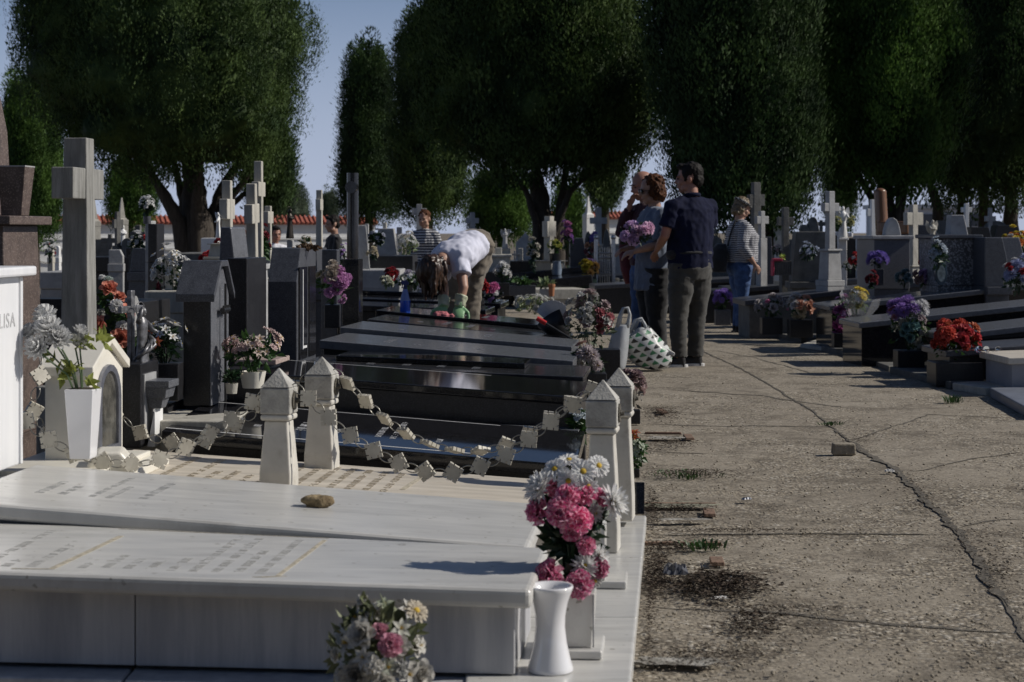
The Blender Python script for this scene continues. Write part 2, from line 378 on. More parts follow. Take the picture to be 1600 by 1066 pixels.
# heap of dry leaves and rubbish by the gutter
LITTER = mat('dry_leaf_litter', (.06,.042,.028), .9, .5, 40, rand=.3)
mb = MB(); rg = random.Random(9)
def scatter(mb, n, cx, cy, sx, sy, size, zmax, rg):
    for _ in range(n):
        g = rg.gauss(0, .42), rg.gauss(0, .42)
        p = on(cx+g[0]*sx, cy+g[1]*sy); h = zmax*math.exp(-(g[0]**2+g[1]**2)*2.5)*rg.random()
        s = size*rg.uniform(.4, 1.3); m = Matrix.Rotation(rg.uniform(0, 6.3), 3, 'Z') @ Matrix.Rotation(rg.uniform(-.7,.7), 3, 'X')
        c = V((p.x, p.y, .024+h))
        mb.poly([c + m @ V(q) for q in ((-s,0,0),(0,-s*.35,s*.2),(s,0,0),(0,s*.35,s*.2))])
scatter(mb, 2600, 1120, 925, 95, 26, .011, .03, rg); scatter(mb, 700, 1180, 985, 70, 30, .009, .012, rg)
scatter(mb, 700, 1030, 905, 22, 40, .01, .02, rg); scatter(mb, 900, 1080, 748, 90, 9, .008, .015, rg); scatter(mb, 500, 1510, 850, 60, 60, .007, .01, rg)
scatter(mb, 500, 1062, 805, 60, 10, .008, .012, rg); scatter(mb, 600, 1035, 652, 40, 14, .009, .015, rg); scatter(mb, 700, 1160, 838, 170, 3, .006, .006, rg); scatter(mb, 700, 1016, 930, 12, 150, .008, .012, rg); scatter(mb, 600, 1020, 800, 16, 40, .007, .01, rg); scatter(mb, 900, 1110, 1035, 120, 26, .006, .006, rg); scatter(mb, 500, 1200, 962, 200, 6, .006, .006, rg); scatter(mb, 500, 1440, 778, 60, 55, .007, .01, rg); scatter(mb, 300, 1330, 695, 50, 20, .007, .01, rg); scatter(mb, 500, 1050, 700, 45, 12, .008, .015, rg); scatter(mb, 400, 1560, 900, 35, 50, .007, .01, rg); scatter(mb, 400, 1040, 866, 50, 14, .009, .015, rg)
stuff(tag(mb.build('leaf_litter', LITTER), 'dark dry leaves and plant scraps gathered along the path edges', 'leaf litter'))
# loose pebbles
mb = MB(); rg = random.Random(5)
for _ in range(4200):
    py = 575+rg.random()**.8*520; px = rg.uniform(985, 1640); p = on(px, py)
    s = rg.choice((.0016,.002,.0024,.003,.003,.005))*rg.uniform(.7,1.3)
    mb.ball((p.x, p.y, .017+s*.3), (s*rg.uniform(.8,1.4), s*rg.uniform(.8,1.4), s*.7), 6, 4, Matrix.Rotation(rg.uniform(0,3), 3, 'Z'))
stuff(tag(mb.build('gravel', mat('pebbles', (.20,.17,.13), .85, .5, 300, col2=(.40,.35,.27)), smooth=True), 'small loose pebbles scattered over the concrete path', 'gravel'))
def crumple(name, label, cat, px, py, w_, l_, h, m, seed, rz=0):
    rg = random.Random(seed); p = on(px, py); bm_ = bmesh.new(); n = 9
    g = [[bm_.verts.new(((i/(n-1)-.5)*w_*rg.uniform(.85,1.1), (j/(n-1)-.5)*l_*rg.uniform(.85,1.1), h*(.25+.75*abs(noise.noise((i*.55+seed*7, j*.55, seed)))*1.6)*(.35 if i in (0,n-1) or j in (0,n-1) else 1)+.004)) for i in range(n)] for j in range(n)]
    for a, b_ in zip(g, g[1:]):
        for i in range(n-1): bm_.faces.new([a[i], a[i+1], b_[i+1], b_[i]])
    me = bpy.data.meshes.new(name); bm_.to_mesh(me); bm_.free(); me.materials.append(m)
    o = bpy.data.objects.new(name, me); COL.objects.link(o); o.location = (p.x, p.y, .02); o.rotation_euler[2] = rz
    so = o.modifiers.new('thick', 'SOLIDIFY'); so.thickness = .0012
    return tag(o, label, cat)
PAPER = mat('dirty_paper', (.55,.54,.52), .8, .15, 20)
crumple('plastic_scrap', 'crumpled dark plastic scrap on the heap of dry leaves', 'litter', 1055, 910, .09, .07, .05, mat('dark_plastic', (.09,.09,.10), .25, .3, 20), 3)
crumple('paper_scrap', 'flat white paper scrap below the heap of dry leaves', 'litter', 1124, 946, .055, .035, .006, PAPER, 4, .2)
crumple('red_petal', 'fallen crimson petal among the dry leaves', 'petal', 1123, 927, .028, .028, .014, mat('crimson_petal', (.45,.03,.06), .6, .2, 20), 5)
crumple('paper_scrap', 'pale curled paper strip behind the crimson petal', 'litter', 1140, 919, .05, .03, .02, PAPER, 6, .5)
crumple('paper_scrap', 'beige torn paper bit left of the crimson petal', 'litter', 1085, 926, .045, .035, .012, mat('beige_paper', (.42,.36,.28), .8, .15, 20), 8, .9)
crumple('paper_scrap', 'tiny folded white paper on the path right of the loose block', 'litter', 1390, 745, .05, .03, .02, PAPER, 7, .1)
crumple('foil_scrap', 'small silvery foil scrap on the path left of the mortar band', 'litter', 1166, 789, .045, .03, .012, STEEL, 9, .3)
crumple('dry_leaf', 'single orange dry leaf on the soil before the white tomb', 'leaf', 58, 1062, .055, .05, .03, mat('orange_leaf', (.45,.16,.06), .7, .2, 30), 10)
def weed(label, px, py, n, r, h, seed, m=GREENLEAF, z=.01, name='grass_tuft', d=None):
    rg = random.Random(seed); mb = MB(); p = on(px, py) if d is None else at(px, py, d)
    if d is not None: z = p.z
    for _ in range(n):
        a = rg.uniform(0, 6.28); q = V((r*rg.random()*math.cos(a), r*.6*rg.random()*math.sin(a), 0)); hh = h*rg.uniform(.4,1); w_ = .002+.004*rg.random()
        dr = V((math.cos(a), math.sin(a), 0)); sd_ = V((-dr.y, dr.x, 0))*w_; tip = q+dr*hh*rg.uniform(.2,1.1)+V((0,0,hh)); mid = q.lerp(tip, .55)+V((0,0,hh*.18))
        mb.poly([q-sd_*.5, q+sd_*.5, mid+sd_, mid-sd_]); mb.poly([mid-sd_, mid+sd_, tip])
    return tag(mb.build(name, m, loc=(p.x, p.y, z)), label, 'weed')
weed('bright green weed growing in the upper left path hole', 1100, 862, 110, .11, .035, 1)
weed('thin grassy weeds sprouting over the mossy gap by the path edge', 1075, 748, 90, .22, .032, 2)
weed('low green weed in the crack at the mid path', 1298, 667, 60, .09, .025, 3)
weed('shaded green weed beside the right hand plinths', 1365, 573, 90, .14, .06, 4)
weed('small weed at the foot of the right hand white edging', 1487, 632, 70, .08, .06, 5)
weed('thin dry weed growing on the dark side of the low white box', 1590, 607, 60, .1, .08, 6, mat('dry_weed', (.12,.13,.05), .8, .2, 20))

# ------------------------------------------------------------------ cemetery wall far behind
WALLW = mat('whitewashed_wall', (.72,.72,.71), .8, .06, 1.2, stain=.12, staincol=(.5,.49,.46), stainscale=1.5)
TILE = mat('red_roof_tile', (.33,.10,.065), .8, .25, 9)
def wall(name, label, px0, px1, d, ytop, base=-.5, panels=True):
    a, b_ = at(px0, ytop, d), at(px1, ytop, d); Lh = b_.x-a.x; zt = a.z
    t = thing(name, label, 'wall', ((a.x+b_.x)/2, d, base), .38); h = zt-base; Lh /= math.cos(.38)
    mb = MB(); mb.box((0,0,h/2), (Lh, .5, h)); mb.build('wall_body', WALLW, t)
    mb = MB(); mb.box((0,-.05,h-.55), (Lh, .5, .10)); mb.box((0,-.05,h-.06), (Lh+.02, .56, .12)); mb.build('moulding', WALLW, t)
    mb = MB(); mb.prismx([(-.42,h+.003),(.42,h+.003),(.42,h+.08),(0,h+.34),(-.42,h+.08)], -Lh/2-.1, Lh/2+.1)
    n = int(Lh/.19)
    for i in range(n):
        x = -Lh/2+(i+.5)*Lh/n
        mb.tube([(x, -.45, h+.07), (x, 0, h+.36)], .05, 5)
    mb.build('tile_coping', TILE, t)
    if panels:
        mb = MB()
        for i in range(int(Lh/2.6)):
            x = -Lh/2+1.3+i*2.6
            mb.box((x, -.28, h-.98), (1.9, .08, .07)); mb.tube([(x-.8, -.28, h-1.35), (x-.4, -.3, h-1.47), (x, -.3, h-1.5), (x+.4, -.3, h-1.47), (x+.8, -.28, h-1.35)], .03, 5)
        mb.build('wall_relief', mat('wall_relief_grey', (.5,.5,.49), .8, .1, 3), t)
    return t
wall('cemetery_wall', 'long white wall with red tile coping behind the left hand crosses', 60, 575, 72, 351)
wall('cemetery_wall', 'short sunlit stretch of white tiled wall seen right of the middle tree', 862, 1010, 78, 343)
t = thing('white_building', 'low pale flat roofed building with a dark window strip at far right', 'building', (at(1450,330,120).x, 120, 0))
mb = MB(); mb.box((0,0,1.35), (7.5, 4, 2.7)); mb.build('wall', mat('pale_render', (.5,.5,.52), .8, .1, 2), t)
mb = MB(); mb.box((0,0,2.85), (7.9, 4.4, .28)); mb.build('roof', mat('pale_roof', (.55,.55,.55), .7, .1, 2), t)
mb = MB(); mb.box((.6,-2.0,1.95), (4.6, .12, .8)); mb.build('window', mat('dark_window', (.03,.035,.05), .15, .1, 3), t)

# ------------------------------------------------------------------ trees
def leafmat(name, c1, c2, tr=.22):
    m = mat(name, c1, .65, 0, 1.25, col2=c2, trans=tr, detail=3, ramp=(.40,.64), spec=.25); return m
CY1 = leafmat('cypress_foliage', (.020,.044,.013), (.096,.150,.040))
CY2 = leafmat('cypress_foliage_bright', (.026,.062,.013), (.125,.225,.046))
CY3 = leafmat('cypress_foliage_dark', (.015,.034,.012), (.064,.112,.034))
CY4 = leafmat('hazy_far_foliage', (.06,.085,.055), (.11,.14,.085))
BARK = mat('cypress_bark', (.055,.045,.036), .95, .35, 5, stretch=(4,4,.5), bump=.7, bscale=16)
_tm = {}
def clump_templates(seed, K, sx, sz, ls):
    key = (seed, K, sx, sz, ls)
    if key in _tm: return _tm[key]
    rs = np.random.RandomState(seed); T = []
    for _ in range(6):
        t = rs.rand(K)**.75                                        # 0 bottom .. 1 tip
        prof = np.sin(np.clip(t*.86+.12, 0, 1)*math.pi)**.7
        a = rs.rand(K)*2*math.pi; rr = prof*(.62+.42*rs.rand(K))*sx*(1+.22*np.sin(a*3+1.7))
        pos = np.stack([rr*np.cos(a), rr*np.sin(a), (t-.35)*sz*1.25], 1)
        up = np.stack([np.cos(a)*.42+rs.randn(K)*.22, np.sin(a)*.42+rs.randn(K)*.22, .95+rs.randn(K)*.2], 1)
        up /= np.linalg.norm(up, axis=1)[:, None]
        sd_ = np.cross(up, np.stack([np.cos(a), np.sin(a), np.full(K, .25)], 1)+rs.randn(K, 3)*.13); sd_ /= np.linalg.norm(sd_, axis=1)[:, None]
        l = ls*(.6+.8*rs.rand(K))[:, None]; wv = l*.27
        T.append(np.stack([pos-up*l*.2, pos+up*l*.35+sd_*wv, pos+up*l*1.15, pos+up*l*.35-sd_*wv], 1))    # K,4,3
    _tm[key] = T; return T
def crown_mesh(name, m, centers, scales, T, core, seed):
    rs = np.random.RandomState(seed); vs = []
    for i, (c, s) in enumerate(zip(centers, scales)):
        t = T[i % len(T)]; a = rs.rand()*6.283; ca, sa = math.cos(a), math.sin(a)
        tilt = (rs.rand(2)-.5)*.5
        p = t*s; x = p[...,0]*ca-p[...,1]*sa + p[...,2]*tilt[0]; y = p[...,0]*sa+p[...,1]*ca + p[...,2]*tilt[1]
        vs.append(np.stack([x+c[0], y+c[1], p[...,2]+c[2]], -1))
    P = np.concatenate(vs, 0); nf = P.shape[0]; P = P.reshape(-1, 3)
    cv, cf = core
    allv = np.concatenate([P, np.array(cv).reshape(-1, 3)], 0); base = P.shape[0]
    me = bpy.data.meshes.new(name)
    nq = len(cf)
    me.vertices.add(len(allv)); me.vertices.foreach_set('co', allv.astype(np.float32).ravel())
    loops = np.concatenate([np.arange(base), (np.array(cf, dtype=np.int64)+base).ravel()])
    me.loops.add(len(loops)); me.loops.foreach_set('vertex_index', loops.astype(np.int32))
    me.polygons.add(nf+nq)
    st = np.concatenate([np.arange(nf)*4, base+np.arange(nq)*4]); me.polygons.foreach_set('loop_start', st.astype(np.int32))
    me.polygons.foreach_set('loop_total', np.concatenate([np.full(nf, 4), np.full(nq, 4)]).astype(np.int32))
    me.materials.append(m); me.update(calc_edges=True); me.validate()
    return me
def tree(label, d, prof, base_py=None, base_px=None, stems=None, m=CY1, seed=1, n=700, cl=(.46,1.25), ls=.058, K=330, name='cypress_tree', core=.80, zb=None, group='cypress trees standing among the graves', hollow=None):
    """prof: (py, left px, right px) from top to bottom, the crown's outline"""
    rs = np.random.RandomState(seed); rg = random.Random(seed)
    bx = base_px if base_px else (prof[-1][1]+prof[-1][2])/2
    b0 = at(bx, 0, d); zb = gz(b0.x, d)-.02 if zb is None else zb
    t = thing(name, label, 'tree', (b0.x, d, zb), 0, group)
    Z = np.array([H-(p[0]-HY)*d/F-zb for p in prof]); C = np.array([((p[1]+p[2])/2-bx)*d/F for p in prof]); Rr = np.array([(p[2]-p[1])/2*d/F for p in prof])
    o = np.argsort(Z); Z, C, Rr = Z[o], C[o], Rr[o]
    lump = lambda a, z: 1+.20*noise.noise((math.cos(a)*1.6+seed, math.sin(a)*1.6, z*.42+seed*3))+.10*noise.noise((math.cos(a)*4+seed, math.sin(a)*4, z*1.1))-.30*abs(noise.noise((math.cos(a)*5.5+seed, math.sin(a)*5.5, z*.75+seed)))+.07
    cen, scl = [], []
    n = int(n*.74)
    while len(cen) < n:
        z = rs.uniform(Z[0]+.18, Z[-1]-.75); r = np.interp(z, Z, Rr); c = np.interp(z, Z, C)
        if rs.rand()*Rr.max() > r+.25*Rr.max(): continue
        a = rs.rand()*6.283
        if math.sin(a) > .35 and rs.rand() < .55: continue
        k = (1.02-.34*rs.rand()**1.4)*lump(a, z)*.98
        s = rs.uniform(.6, 1.2)*(1.35 if rs.rand() < .15 else 1)
        rr = max(.02, r*k-cl[0]*s*.62)
        if r < cl[0]*.8: s *= max(.4, r/cl[0])
        cen.append((c+rr*math.cos(a), rr*math.sin(a), z)); scl.append(s)
    T = clump_templates(3, K, cl[0], cl[1], ls)
    # core of dark inner foliage so that the sky shows only at the rim
    nu, nv = 44, 26; cv, cf = [], []
    for j in range(nv+1):
        z = Z[0]+.25+(Z[-1]-Z[0]-.25)*(.03+.90*j/nv)
        for i in range(nu):
            a = 2*math.pi*i/nu; r = max(.02, np.interp(z, Z, Rr)-cl[0]*.35)*(core+.06)*lump(a, z)*(.95+.10*rg.random())
            e = min(1, j/2.0+.35, (nv-j)/2.0+.2)
            cv.append((np.interp(z, Z, C)+r*e*math.cos(a), r*e*math.sin(a), z+rg.uniform(-.1,.1)))
    for j in range(nv):
        for i in range(nu): cf.append((j*nu+i, j*nu+(i+1) % nu, (j+1)*nu+(i+1) % nu, (j+1)*nu+i))
    me = crown_mesh('crown', m, cen, scl, T, (cv, cf), seed)
    inst(me, 'crown', t, (0,0,0))
    mb = MB()
    for (x0, w0, pts) in (stems or [(bx, 14, [(bx, prof[-1][0]-40)])]):
        P = [V(((x0-bx)*d/F, 0, 0))]; W = [pm(w0, d)*.62]
        for k, q in enumerate(pts):
            dy = q[2] if len(q) > 2 else 0
            P.append(V(((q[0]-bx)*d/F, dy, H-(q[1]-HY)*d/F-zb))); W.append(pm(w0, d)*.5*(q[3] if len(q) > 3 else max(.3, 1-.22*(k+1))))
        fine, fw = [], []
        for k in range(len(P)-1):
            for i in range(5): fine.append(P[k].lerp(P[k+1], i/5)+V((rg.uniform(-1,1), rg.uniform(-1,1), 0))*W[k]*.12); fw.append((W[k]+(W[k+1]-W[k])*i/5)*rg.uniform(.93,1.07))
        fine.append(P[-1]); fw.append(W[-1]); mb.tube(fine, fw, 9)
    mb.build('trunk', BARK, t, smooth=True)
    return t
tree('huge round cypress at left with a thick splayed trunk', 45,
     [(-110,170,350),(-60,80,420),(0,42,456),(50,36,480),(100,28,490),(150,42,487),(190,74,487),(228,95,468),(252,150,455),(268,200,425),(278,240,400)],
     base_px=312, stems=[(312,52,[(306,340,0,.9),(300,290,.3,.7),(290,240,.5,.5)]), (300,30,[(282,345,-.3),(258,300,-.5),(238,262,-.5),(215,240,-.6)]), (322,30,[(330,340,.3),(345,290,.4),(370,250,.6)]),
            (310,26,[(312,330,-.4),(318,280,-.8),(325,235,-1)]), (318,22,[(345,330,.2),(362,305,.1),(392,270,0)]), (300,20,[(286,330,.2),(275,285,.4),(262,240,.5)])],
     seed=3, n=1250, m=CY1)
tree('low hanging bough lobe of dark cypress behind the tall pale crosses', 47, [(225,380,470),(255,372,470),(285,378,462),(308,388,448),(325,398,432)], base_px=330, stems=[(330,14,[(350,330),(385,300),(405,270)])], seed=8, n=160, m=CY3)
tree('slim green cypress behind the concrete cross at far left', 56, [(120,28,50),(150,10,85),(200,-5,100),(260,-10,105),(320,5,105),(375,20,95)], base_px=55, seed=5, n=420, m=CY2)
tree('short dark cypress seen under the left crown beside the pale obelisk', 62, [(262,170,215),(290,163,240),(320,163,245),(350,168,240)], base_px=200, seed=6, n=160, m=CY2)
tree('tall columnar cypress standing free against the sky', 60, [(73,555,585),(90,545,608),(140,535,613),(200,528,622),(260,523,628),(320,524,628),(345,530,622)], base_px=576, seed=7, n=620, m=CY3, cl=(.45,1.2))
tree('columnar cypress half hidden left of the biggest middle tree', 55, [(30,640,668),(60,622,690),(120,613,715),(180,612,735),(240,612,742),(300,620,740),(350,630,730)], base_px=670, seed=9, n=620, m=CY1)
tree('biggest middle cypress with a forked trunk above the bending woman', 38,
     [(-120,760,900),(-60,690,950),(0,662,1000),(50,648,1015),(100,645,1036),(150,652,1040),(200,672,1036),(235,715,1015),(265,750,985),(284,795,950)],
     base_px=852, stems=[(846,40,[(848,370,0,.85),(845,320,0,.75),(835,270,.2,.6)]), (868,24,[(872,360),(878,310),(885,260)]), (852,18,[(862,370,-.2),(890,300,-.4),(912,280,-.5),(940,262,-.6)]), (844,16,[(838,350,-.2),(822,300,-.3),(800,270,-.4)])],
     seed=10, n=1400, m=CY1)
tree('rounded green bush right of the middle forked trunk', 58, [(308,880,896),(322,868,908),(345,864,914),(368,868,912)], base_px=888, seed=11, n=120, m=CY2, name='bush', group='bushes', zb=0)
tree('wide clipped green hedge behind the bending woman', 60, [(283,750,815),(305,735,835),(335,728,838),(365,730,838)], base_px=783, seed=12, n=260, m=CY2, name='bush', group='bushes', zb=0)
tree('dark cypress hanging behind the bald man and the wall', 66, [(250,905,990),(275,905,985),(296,915,975),(320,930,960)], base_px=945, seed=13, n=140, m=CY3)
tree('dark broad cypress behind the standing couple', 34,
     [(-130,1060,1190),(-60,1030,1235),(0,1010,1256),(60,1014,1262),(120,1018,1264),(180,1022,1268),(220,1042,1275),(255,1030,1290),(285,1035,1288),(318,1060,1280),(346,1120,1255)],
     base_px=1190, stems=[(1190,26,[(1190,330),(1188,270),(1180,220)]), (1200,16,[(1206,340),(1215,290),(1228,240)])], seed=14, n=1200, m=CY3)
tree('fresher green cypress with many thin stems on the right', 36,
     [(-120,1310,1440),(-60,1265,1470),(0,1244,1486),(50,1246,1494),(100,1244,1502),(150,1246,1504),(200,1256,1500),(235,1270,1488),(266,1300,1466),(290,1330,1440)],
     base_px=1388, stems=[(1388,34,[(1386,330,0,.8),(1382,285,0,.7),(1378,240,.1,.5)]), (1396,16,[(1408,320),(1418,285),(1430,250)]), (1378,15,[(1362,310),(1345,280),(1325,255)]), (1392,12,[(1400,300,-.3),(1404,260,-.4)])],
     seed=15, n=1250, m=CY2)
tree('thin dark cypress standing behind between the two right crowns', 60, [(120,1290,1318),(170,1284,1326),(230,1286,1332),(290,1290,1336),(355,1288,1340)], base_px=1312, seed=16, n=300, m=CY3)
tree('dark spreading cypress filling the upper right corner', 44,
     [(-120,1480,1640),(-40,1455,1680),(60,1430,1690),(140,1424,1695),(200,1418,1690),(250,1422,1680),(292,1432,1660),(322,1445,1640)],
     base_px=1540, stems=[(1470,22,[(1466,325),(1456,295),(1448,265)]), (1536,22,[(1538,320),(1536,280)]), (1585,26,[(1580,320),(1575,280)]), (1500,15,[(1502,315),(1496,285)])], seed=17, n=1100, m=CY3)
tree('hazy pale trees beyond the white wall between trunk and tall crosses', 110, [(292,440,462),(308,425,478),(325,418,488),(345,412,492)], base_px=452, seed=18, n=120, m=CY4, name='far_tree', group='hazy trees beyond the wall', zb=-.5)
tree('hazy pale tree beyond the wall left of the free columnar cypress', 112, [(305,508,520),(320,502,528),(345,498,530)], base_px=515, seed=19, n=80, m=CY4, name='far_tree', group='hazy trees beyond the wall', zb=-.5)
for k, (x, y, r, h) in enumerate([(-15,-8,3.0,9),(-9.5,-10,3.2,11),(-4,-9,3.0,10),(1.5,-10,3.2,11),(7,-9,3.0,10),(12.5,-8,3.0,9)]):  # unseen trees added to cut the sky light on camera-facing sides
    dd = 10.0; s = F/dd; px = HX
    pr = [(HY-(z-H)*s, px-r*q*s, px+r*q*s) for z, q in ((h,.15),(h*.88,.6),(h*.7,.95),(h*.5,1),(h*.3,.9),(h*.08,.6))]
    tb = tree('dark cypress added out of view behind the camera to block skylight', dd, pr, base_px=px, stems=[(px, .55*s, [(px, HY-(h*.22-H)*s)])], seed=50+k, n=260, m=CY3, zb=-.02, group='out of view cypress row added to block skylight')
    tb.location = (x, y, 0)
# trees just outside the frame on the right, whose shade falls over the right hand graves
for k, (x, y, r, h) in enumerate([(17.5,25.5,2.2,9.5),(17.5,31,3.0,12),(18.5,37,3.2,13)]):
    px = HX+x*F/y; s = F/y
    pr = [(HY-(z-H)*s, px-r*q*s, px+r*q*s) for z, q in ((h,.15),(h*.88,.6),(h*.7,.95),(h*.5,1),(h*.3,.85),(h*.2,.5))]
    tree('dark cypress standing outside the photo beyond the right hand graves', y, pr, base_px=px, stems=[(px, .55*s, [(px, HY-(h*.22-H)*s)])], seed=30+k, n=420, m=CY3, zb=-.02)
# ------------------------------------------------------------------ graves
TH = math.radians(5.1)
UL, VL = V((math.cos(TH), -math.sin(TH), 0)), V((math.sin(TH), math.cos(TH), 0))      # left row: towards the path, along the path
TR = math.radians(-2.4)
UR, VR = V((math.cos(TR), -math.sin(TR), 0)), V((math.sin(TR), math.cos(TR), 0))
def glyphs(mb, S, a0, a1, b0, b1, nl, seed, hgt=.003, along='b', fill=.55, dash=(.03,.09)):
    """rows of worn raised letter strokes on a slab; S(a,b) is the slab's top in 0..1 coordinates"""
    rg = random.Random(seed)
    def bar(p, q, r_, s_):
        c = [S(*p), S(*q), S(*r_), S(*s_)]; up = V((0,0,hgt))
        mb.hexa([x+V((0,0,.0004)) for x in c]+[x+up for x in c])
    for i in range(nl):
        a = a0+(a1-a0)*(i+.2)/nl; da = (a1-a0)/nl*fill; b = b0+rg.random()*.03
        while b < b1-.02:
            n = rg.randint(3, 9)
            for _ in range(n):
                wd = (b1-b0)*rg.uniform(.012, .022)
                if b+wd > b1: break
                k = rg.random()
                if k < .75: bar((a, b), (a+da, b), (a+da, b+wd*.45), (a, b+wd*.45))
                if k > .3: e = rg.choice((0, .8, .4)); bar((a+da*e, b+wd*.45), (a+da*(e+.2), b+wd*.45), (a+da*(e+.2), b+wd), (a+da*e, b+wd))
                b += wd*1.35
            b += (b1-b0)*.035
            if rg.random() < .12: break
def tomb(label, P0, L, W, zf, zh, th, ms, mb_, side='L', ov=.03, z0=0, Wh=None, bev=.008, panels=None, plinth=None, thx=None, zback=0, group='graves', name='tomb', rot=None):
    u, v = (UL, VL) if side == 'L' else (UR, VR)
    if rot is not None: u = Matrix.Rotation(rot, 3, 'Z') @ u; v = Matrix.Rotation(rot, 3, 'Z') @ v
    h = -u if side == 'L' else u; Wh = Wh or W
    P0 = V((P0[0], P0[1], 0)); o = P0+h*L/2+v*W/2; o.z = z0
    t = thing(name, label, 'grave', o, 0, group)
    def S(a, b):
        w = W+(Wh-W)*a; p = P0+h*L*a+v*w*b; p.z = zf+(zh-zf)*a+zback*b; return p-o
    c = [S(0,0), S(1,0), S(1,1), S(0,1)]
    if side == 'R': c = [c[1], c[0], c[3], c[2]]
    c = [c[1], c[0], c[3], c[2]]
    dz = V((0,0,th)); mb = MB(); mb.hexa([p-dz for p in c]+c); mb.build('slab', ms, t, bevel=bev, seg=3)
    ia, ib = ov/L, ov/W
    def body(a0, a1):
        q = [S(a0,ib), S(a1,ib), S(a1,1-ib), S(a0,1-ib)]
        if side == 'R': q = [q[1], q[0], q[3], q[2]]
        q = [q[1], q[0], q[3], q[2]]
        top = [p-V((0,0,th+.0005)) for p in q]; bot = [V((p.x, p.y, 0.002)) for p in q]
        mb = MB(); mb.hexa(bot+top); return mb.build('side_panel' if panels else 'base', mb_, t, bevel=.003)
    cuts = panels or [ia, 1-ia]
    for a0, a1 in zip(cuts, cuts[1:]): body(a0, a1-(.0015 if a1 != cuts[-1] else 0))
    t['_'] = 0; del t['_']
    return t, S
DUSTY_BLACK = mat('dusty_black_granite', (.035,.035,.038), .14, .35, 12, speck=.15, speckscale=420, speckcol=(.06,.06,.065))
GREY_SLAB = mat('grey_blue_granite_and_sheen', (.125,.13,.142), .22, .2, 40, speck=.2, speckscale=380, speckcol=(.13,.135,.15))  # grey-blue stone; on black tombs the grey also paints glint and dust
GL = 'graves in the left hand row'
t1, S1 = tomb('nearest long white marble tomb with two panels of raised text at bottom left', (.05,4.545), 2.15, .61, .292, .325, .052, MARBLE, MARBLEV, ov=.045, z0=.062, Wh=.80, bev=.016, panels=[.022,.487,1.0], group=GL)
mb = MB(); glyphs(mb, S1, .325, .575, .12, .9, 9, 3, .0009, fill=.42); glyphs(mb, S1, .61, .95, .1, .86, 11, 5, .0009, fill=.42)
mb.build('lettering', mat('raised_marble_letters', (.53,.52,.49), .5, .1, 30), t1)
def edge_strip(mb, S, quads, z=.0012):
    for q in quads: mb.hexa([S(a,b)+V((0,0,.0003)) for a, b in q]+[S(a,b)+V((0,0,z)) for a, b in q])
mb = MB(); edge_strip(mb, S1, [[(.314,.10),(.308,.10),(.300,.92),(.306,.92)], [(.34,.06),(.31,.095),(.3,.10),(.325,.06)], [(.60,.955),(.30,.965),(.30,.97),(.60,.96)], [(.596,.08),(.588,.08),(.576,.8),(.584,.8)], [(.64,.06),(.59,.075),(.588,.085),(.64,.07)]])
mb.build('stained_panel_edge', mat('brown_lichen_stain', (.40,.36,.28), .9, .4, 60), t1)
t2, S2 = tomb('second white marble tomb with a sloping slab and a brown stone on it', (.05,5.275), 1.80, .83, .272, .388, .05, MARBLE, MARBLEV, ov=.04, z0=.062, bev=.016, group=GL)
mb = MB(); glyphs(mb, S2, .68, .72, .35, .8, 1, 8, .0008, fill=.4); glyphs(mb, S2, .74, .80, .3, .85, 2, 9, .0008, fill=.4); glyphs(mb, S2, .82, .90, .3, .8, 2, 10, .0008, fill=.4)
mb.build('lettering', mat('faint_grey_letters', (.44,.44,.43), .5, .12, 20), t2)
t3, S3 = tomb('low beige marble grave with worn text inside the chained posts', (.17,6.2), 1.80, .93, .205, .315, .06, BEIGE, BEIGE, ov=.02, z0=.062, group=GL, bev=.006)
mb = MB(); glyphs(mb, S3, .36, .80, .28, .92, 12, 12, .002, fill=.4); glyphs(mb, S3, .82, .96, .3, .9, 4, 14, .002, fill=.4)
mb.build('lettering', mat('beige_letters', (.47,.41,.32), .6, .2, 30), t3)
mb = MB(); edge_strip(mb, S3, [[(.347,.42),(.335,.42),(.325,.78),(.335,.78)], [(.545,.8),(.537,.8),(.53,.95),(.538,.95)], [(.62,.1),(.6,.1),(.595,.3),(.612,.3)]]); mb.build('stained_panel_edge', mat('brown_lichen_stain', (1,1,1)), t3)
t4, S4 = tomb('black polished grave with white lettering and painted highlight lines just behind the chained posts', (.26,7.28), 1.72, .76, .250, .375, .05, BLACK, BLACKR, ov=.03, z0=0, group=GL, bev=.004, zback=.055)
mb = MB(); edge_strip(mb, S4, [[(.22,.075),(1,.075),(1,.088),(.22,.088)], [(.22,.95),(1,.95),(1,.958),(.22,.958)]], .0008); mb.build('highlight_line', WHITE_MARKS, t4)  # white strips paint the light caught along the slab's edges
mb = MB(); glyphs(mb, S4, .33, .52, .3, .82, 5, 21, .0008, fill=.4); glyphs(mb, S4, .58, .74, .3, .85, 2, 22, .0008, fill=.35); glyphs(mb, S4, .78, .9, .3, .8, 2, 23, .0008, fill=.3); mb.build('lettering', WHITE_MARKS, t4)
t5, S5 = tomb('tallest black granite tomb with a deep black side reflecting the white shirt', (.31,8.15), 1.62, .84, .446, .556, .035, BLACK, BLACKR, ov=.012, z0=0, group=GL, bev=.006)
mb = MB(); edge_strip(mb, S5, [[(.3,.93),(1,.93),(1,.94),(.3,.94)]], .0008); mb.build('highlight_line', WHITE_MARKS, t5)  # white strip paints a bright reflection near the far edge
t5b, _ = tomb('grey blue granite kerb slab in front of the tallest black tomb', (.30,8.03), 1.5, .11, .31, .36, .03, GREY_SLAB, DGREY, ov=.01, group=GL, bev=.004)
mats6 = [(DUSTY_BLACK, BLACKR), (GREY_SLAB, BLACKR), (GREY_SLAB, BLACKR), (DUSTY_BLACK, BLACKR), (BLACK, BLACKR)]
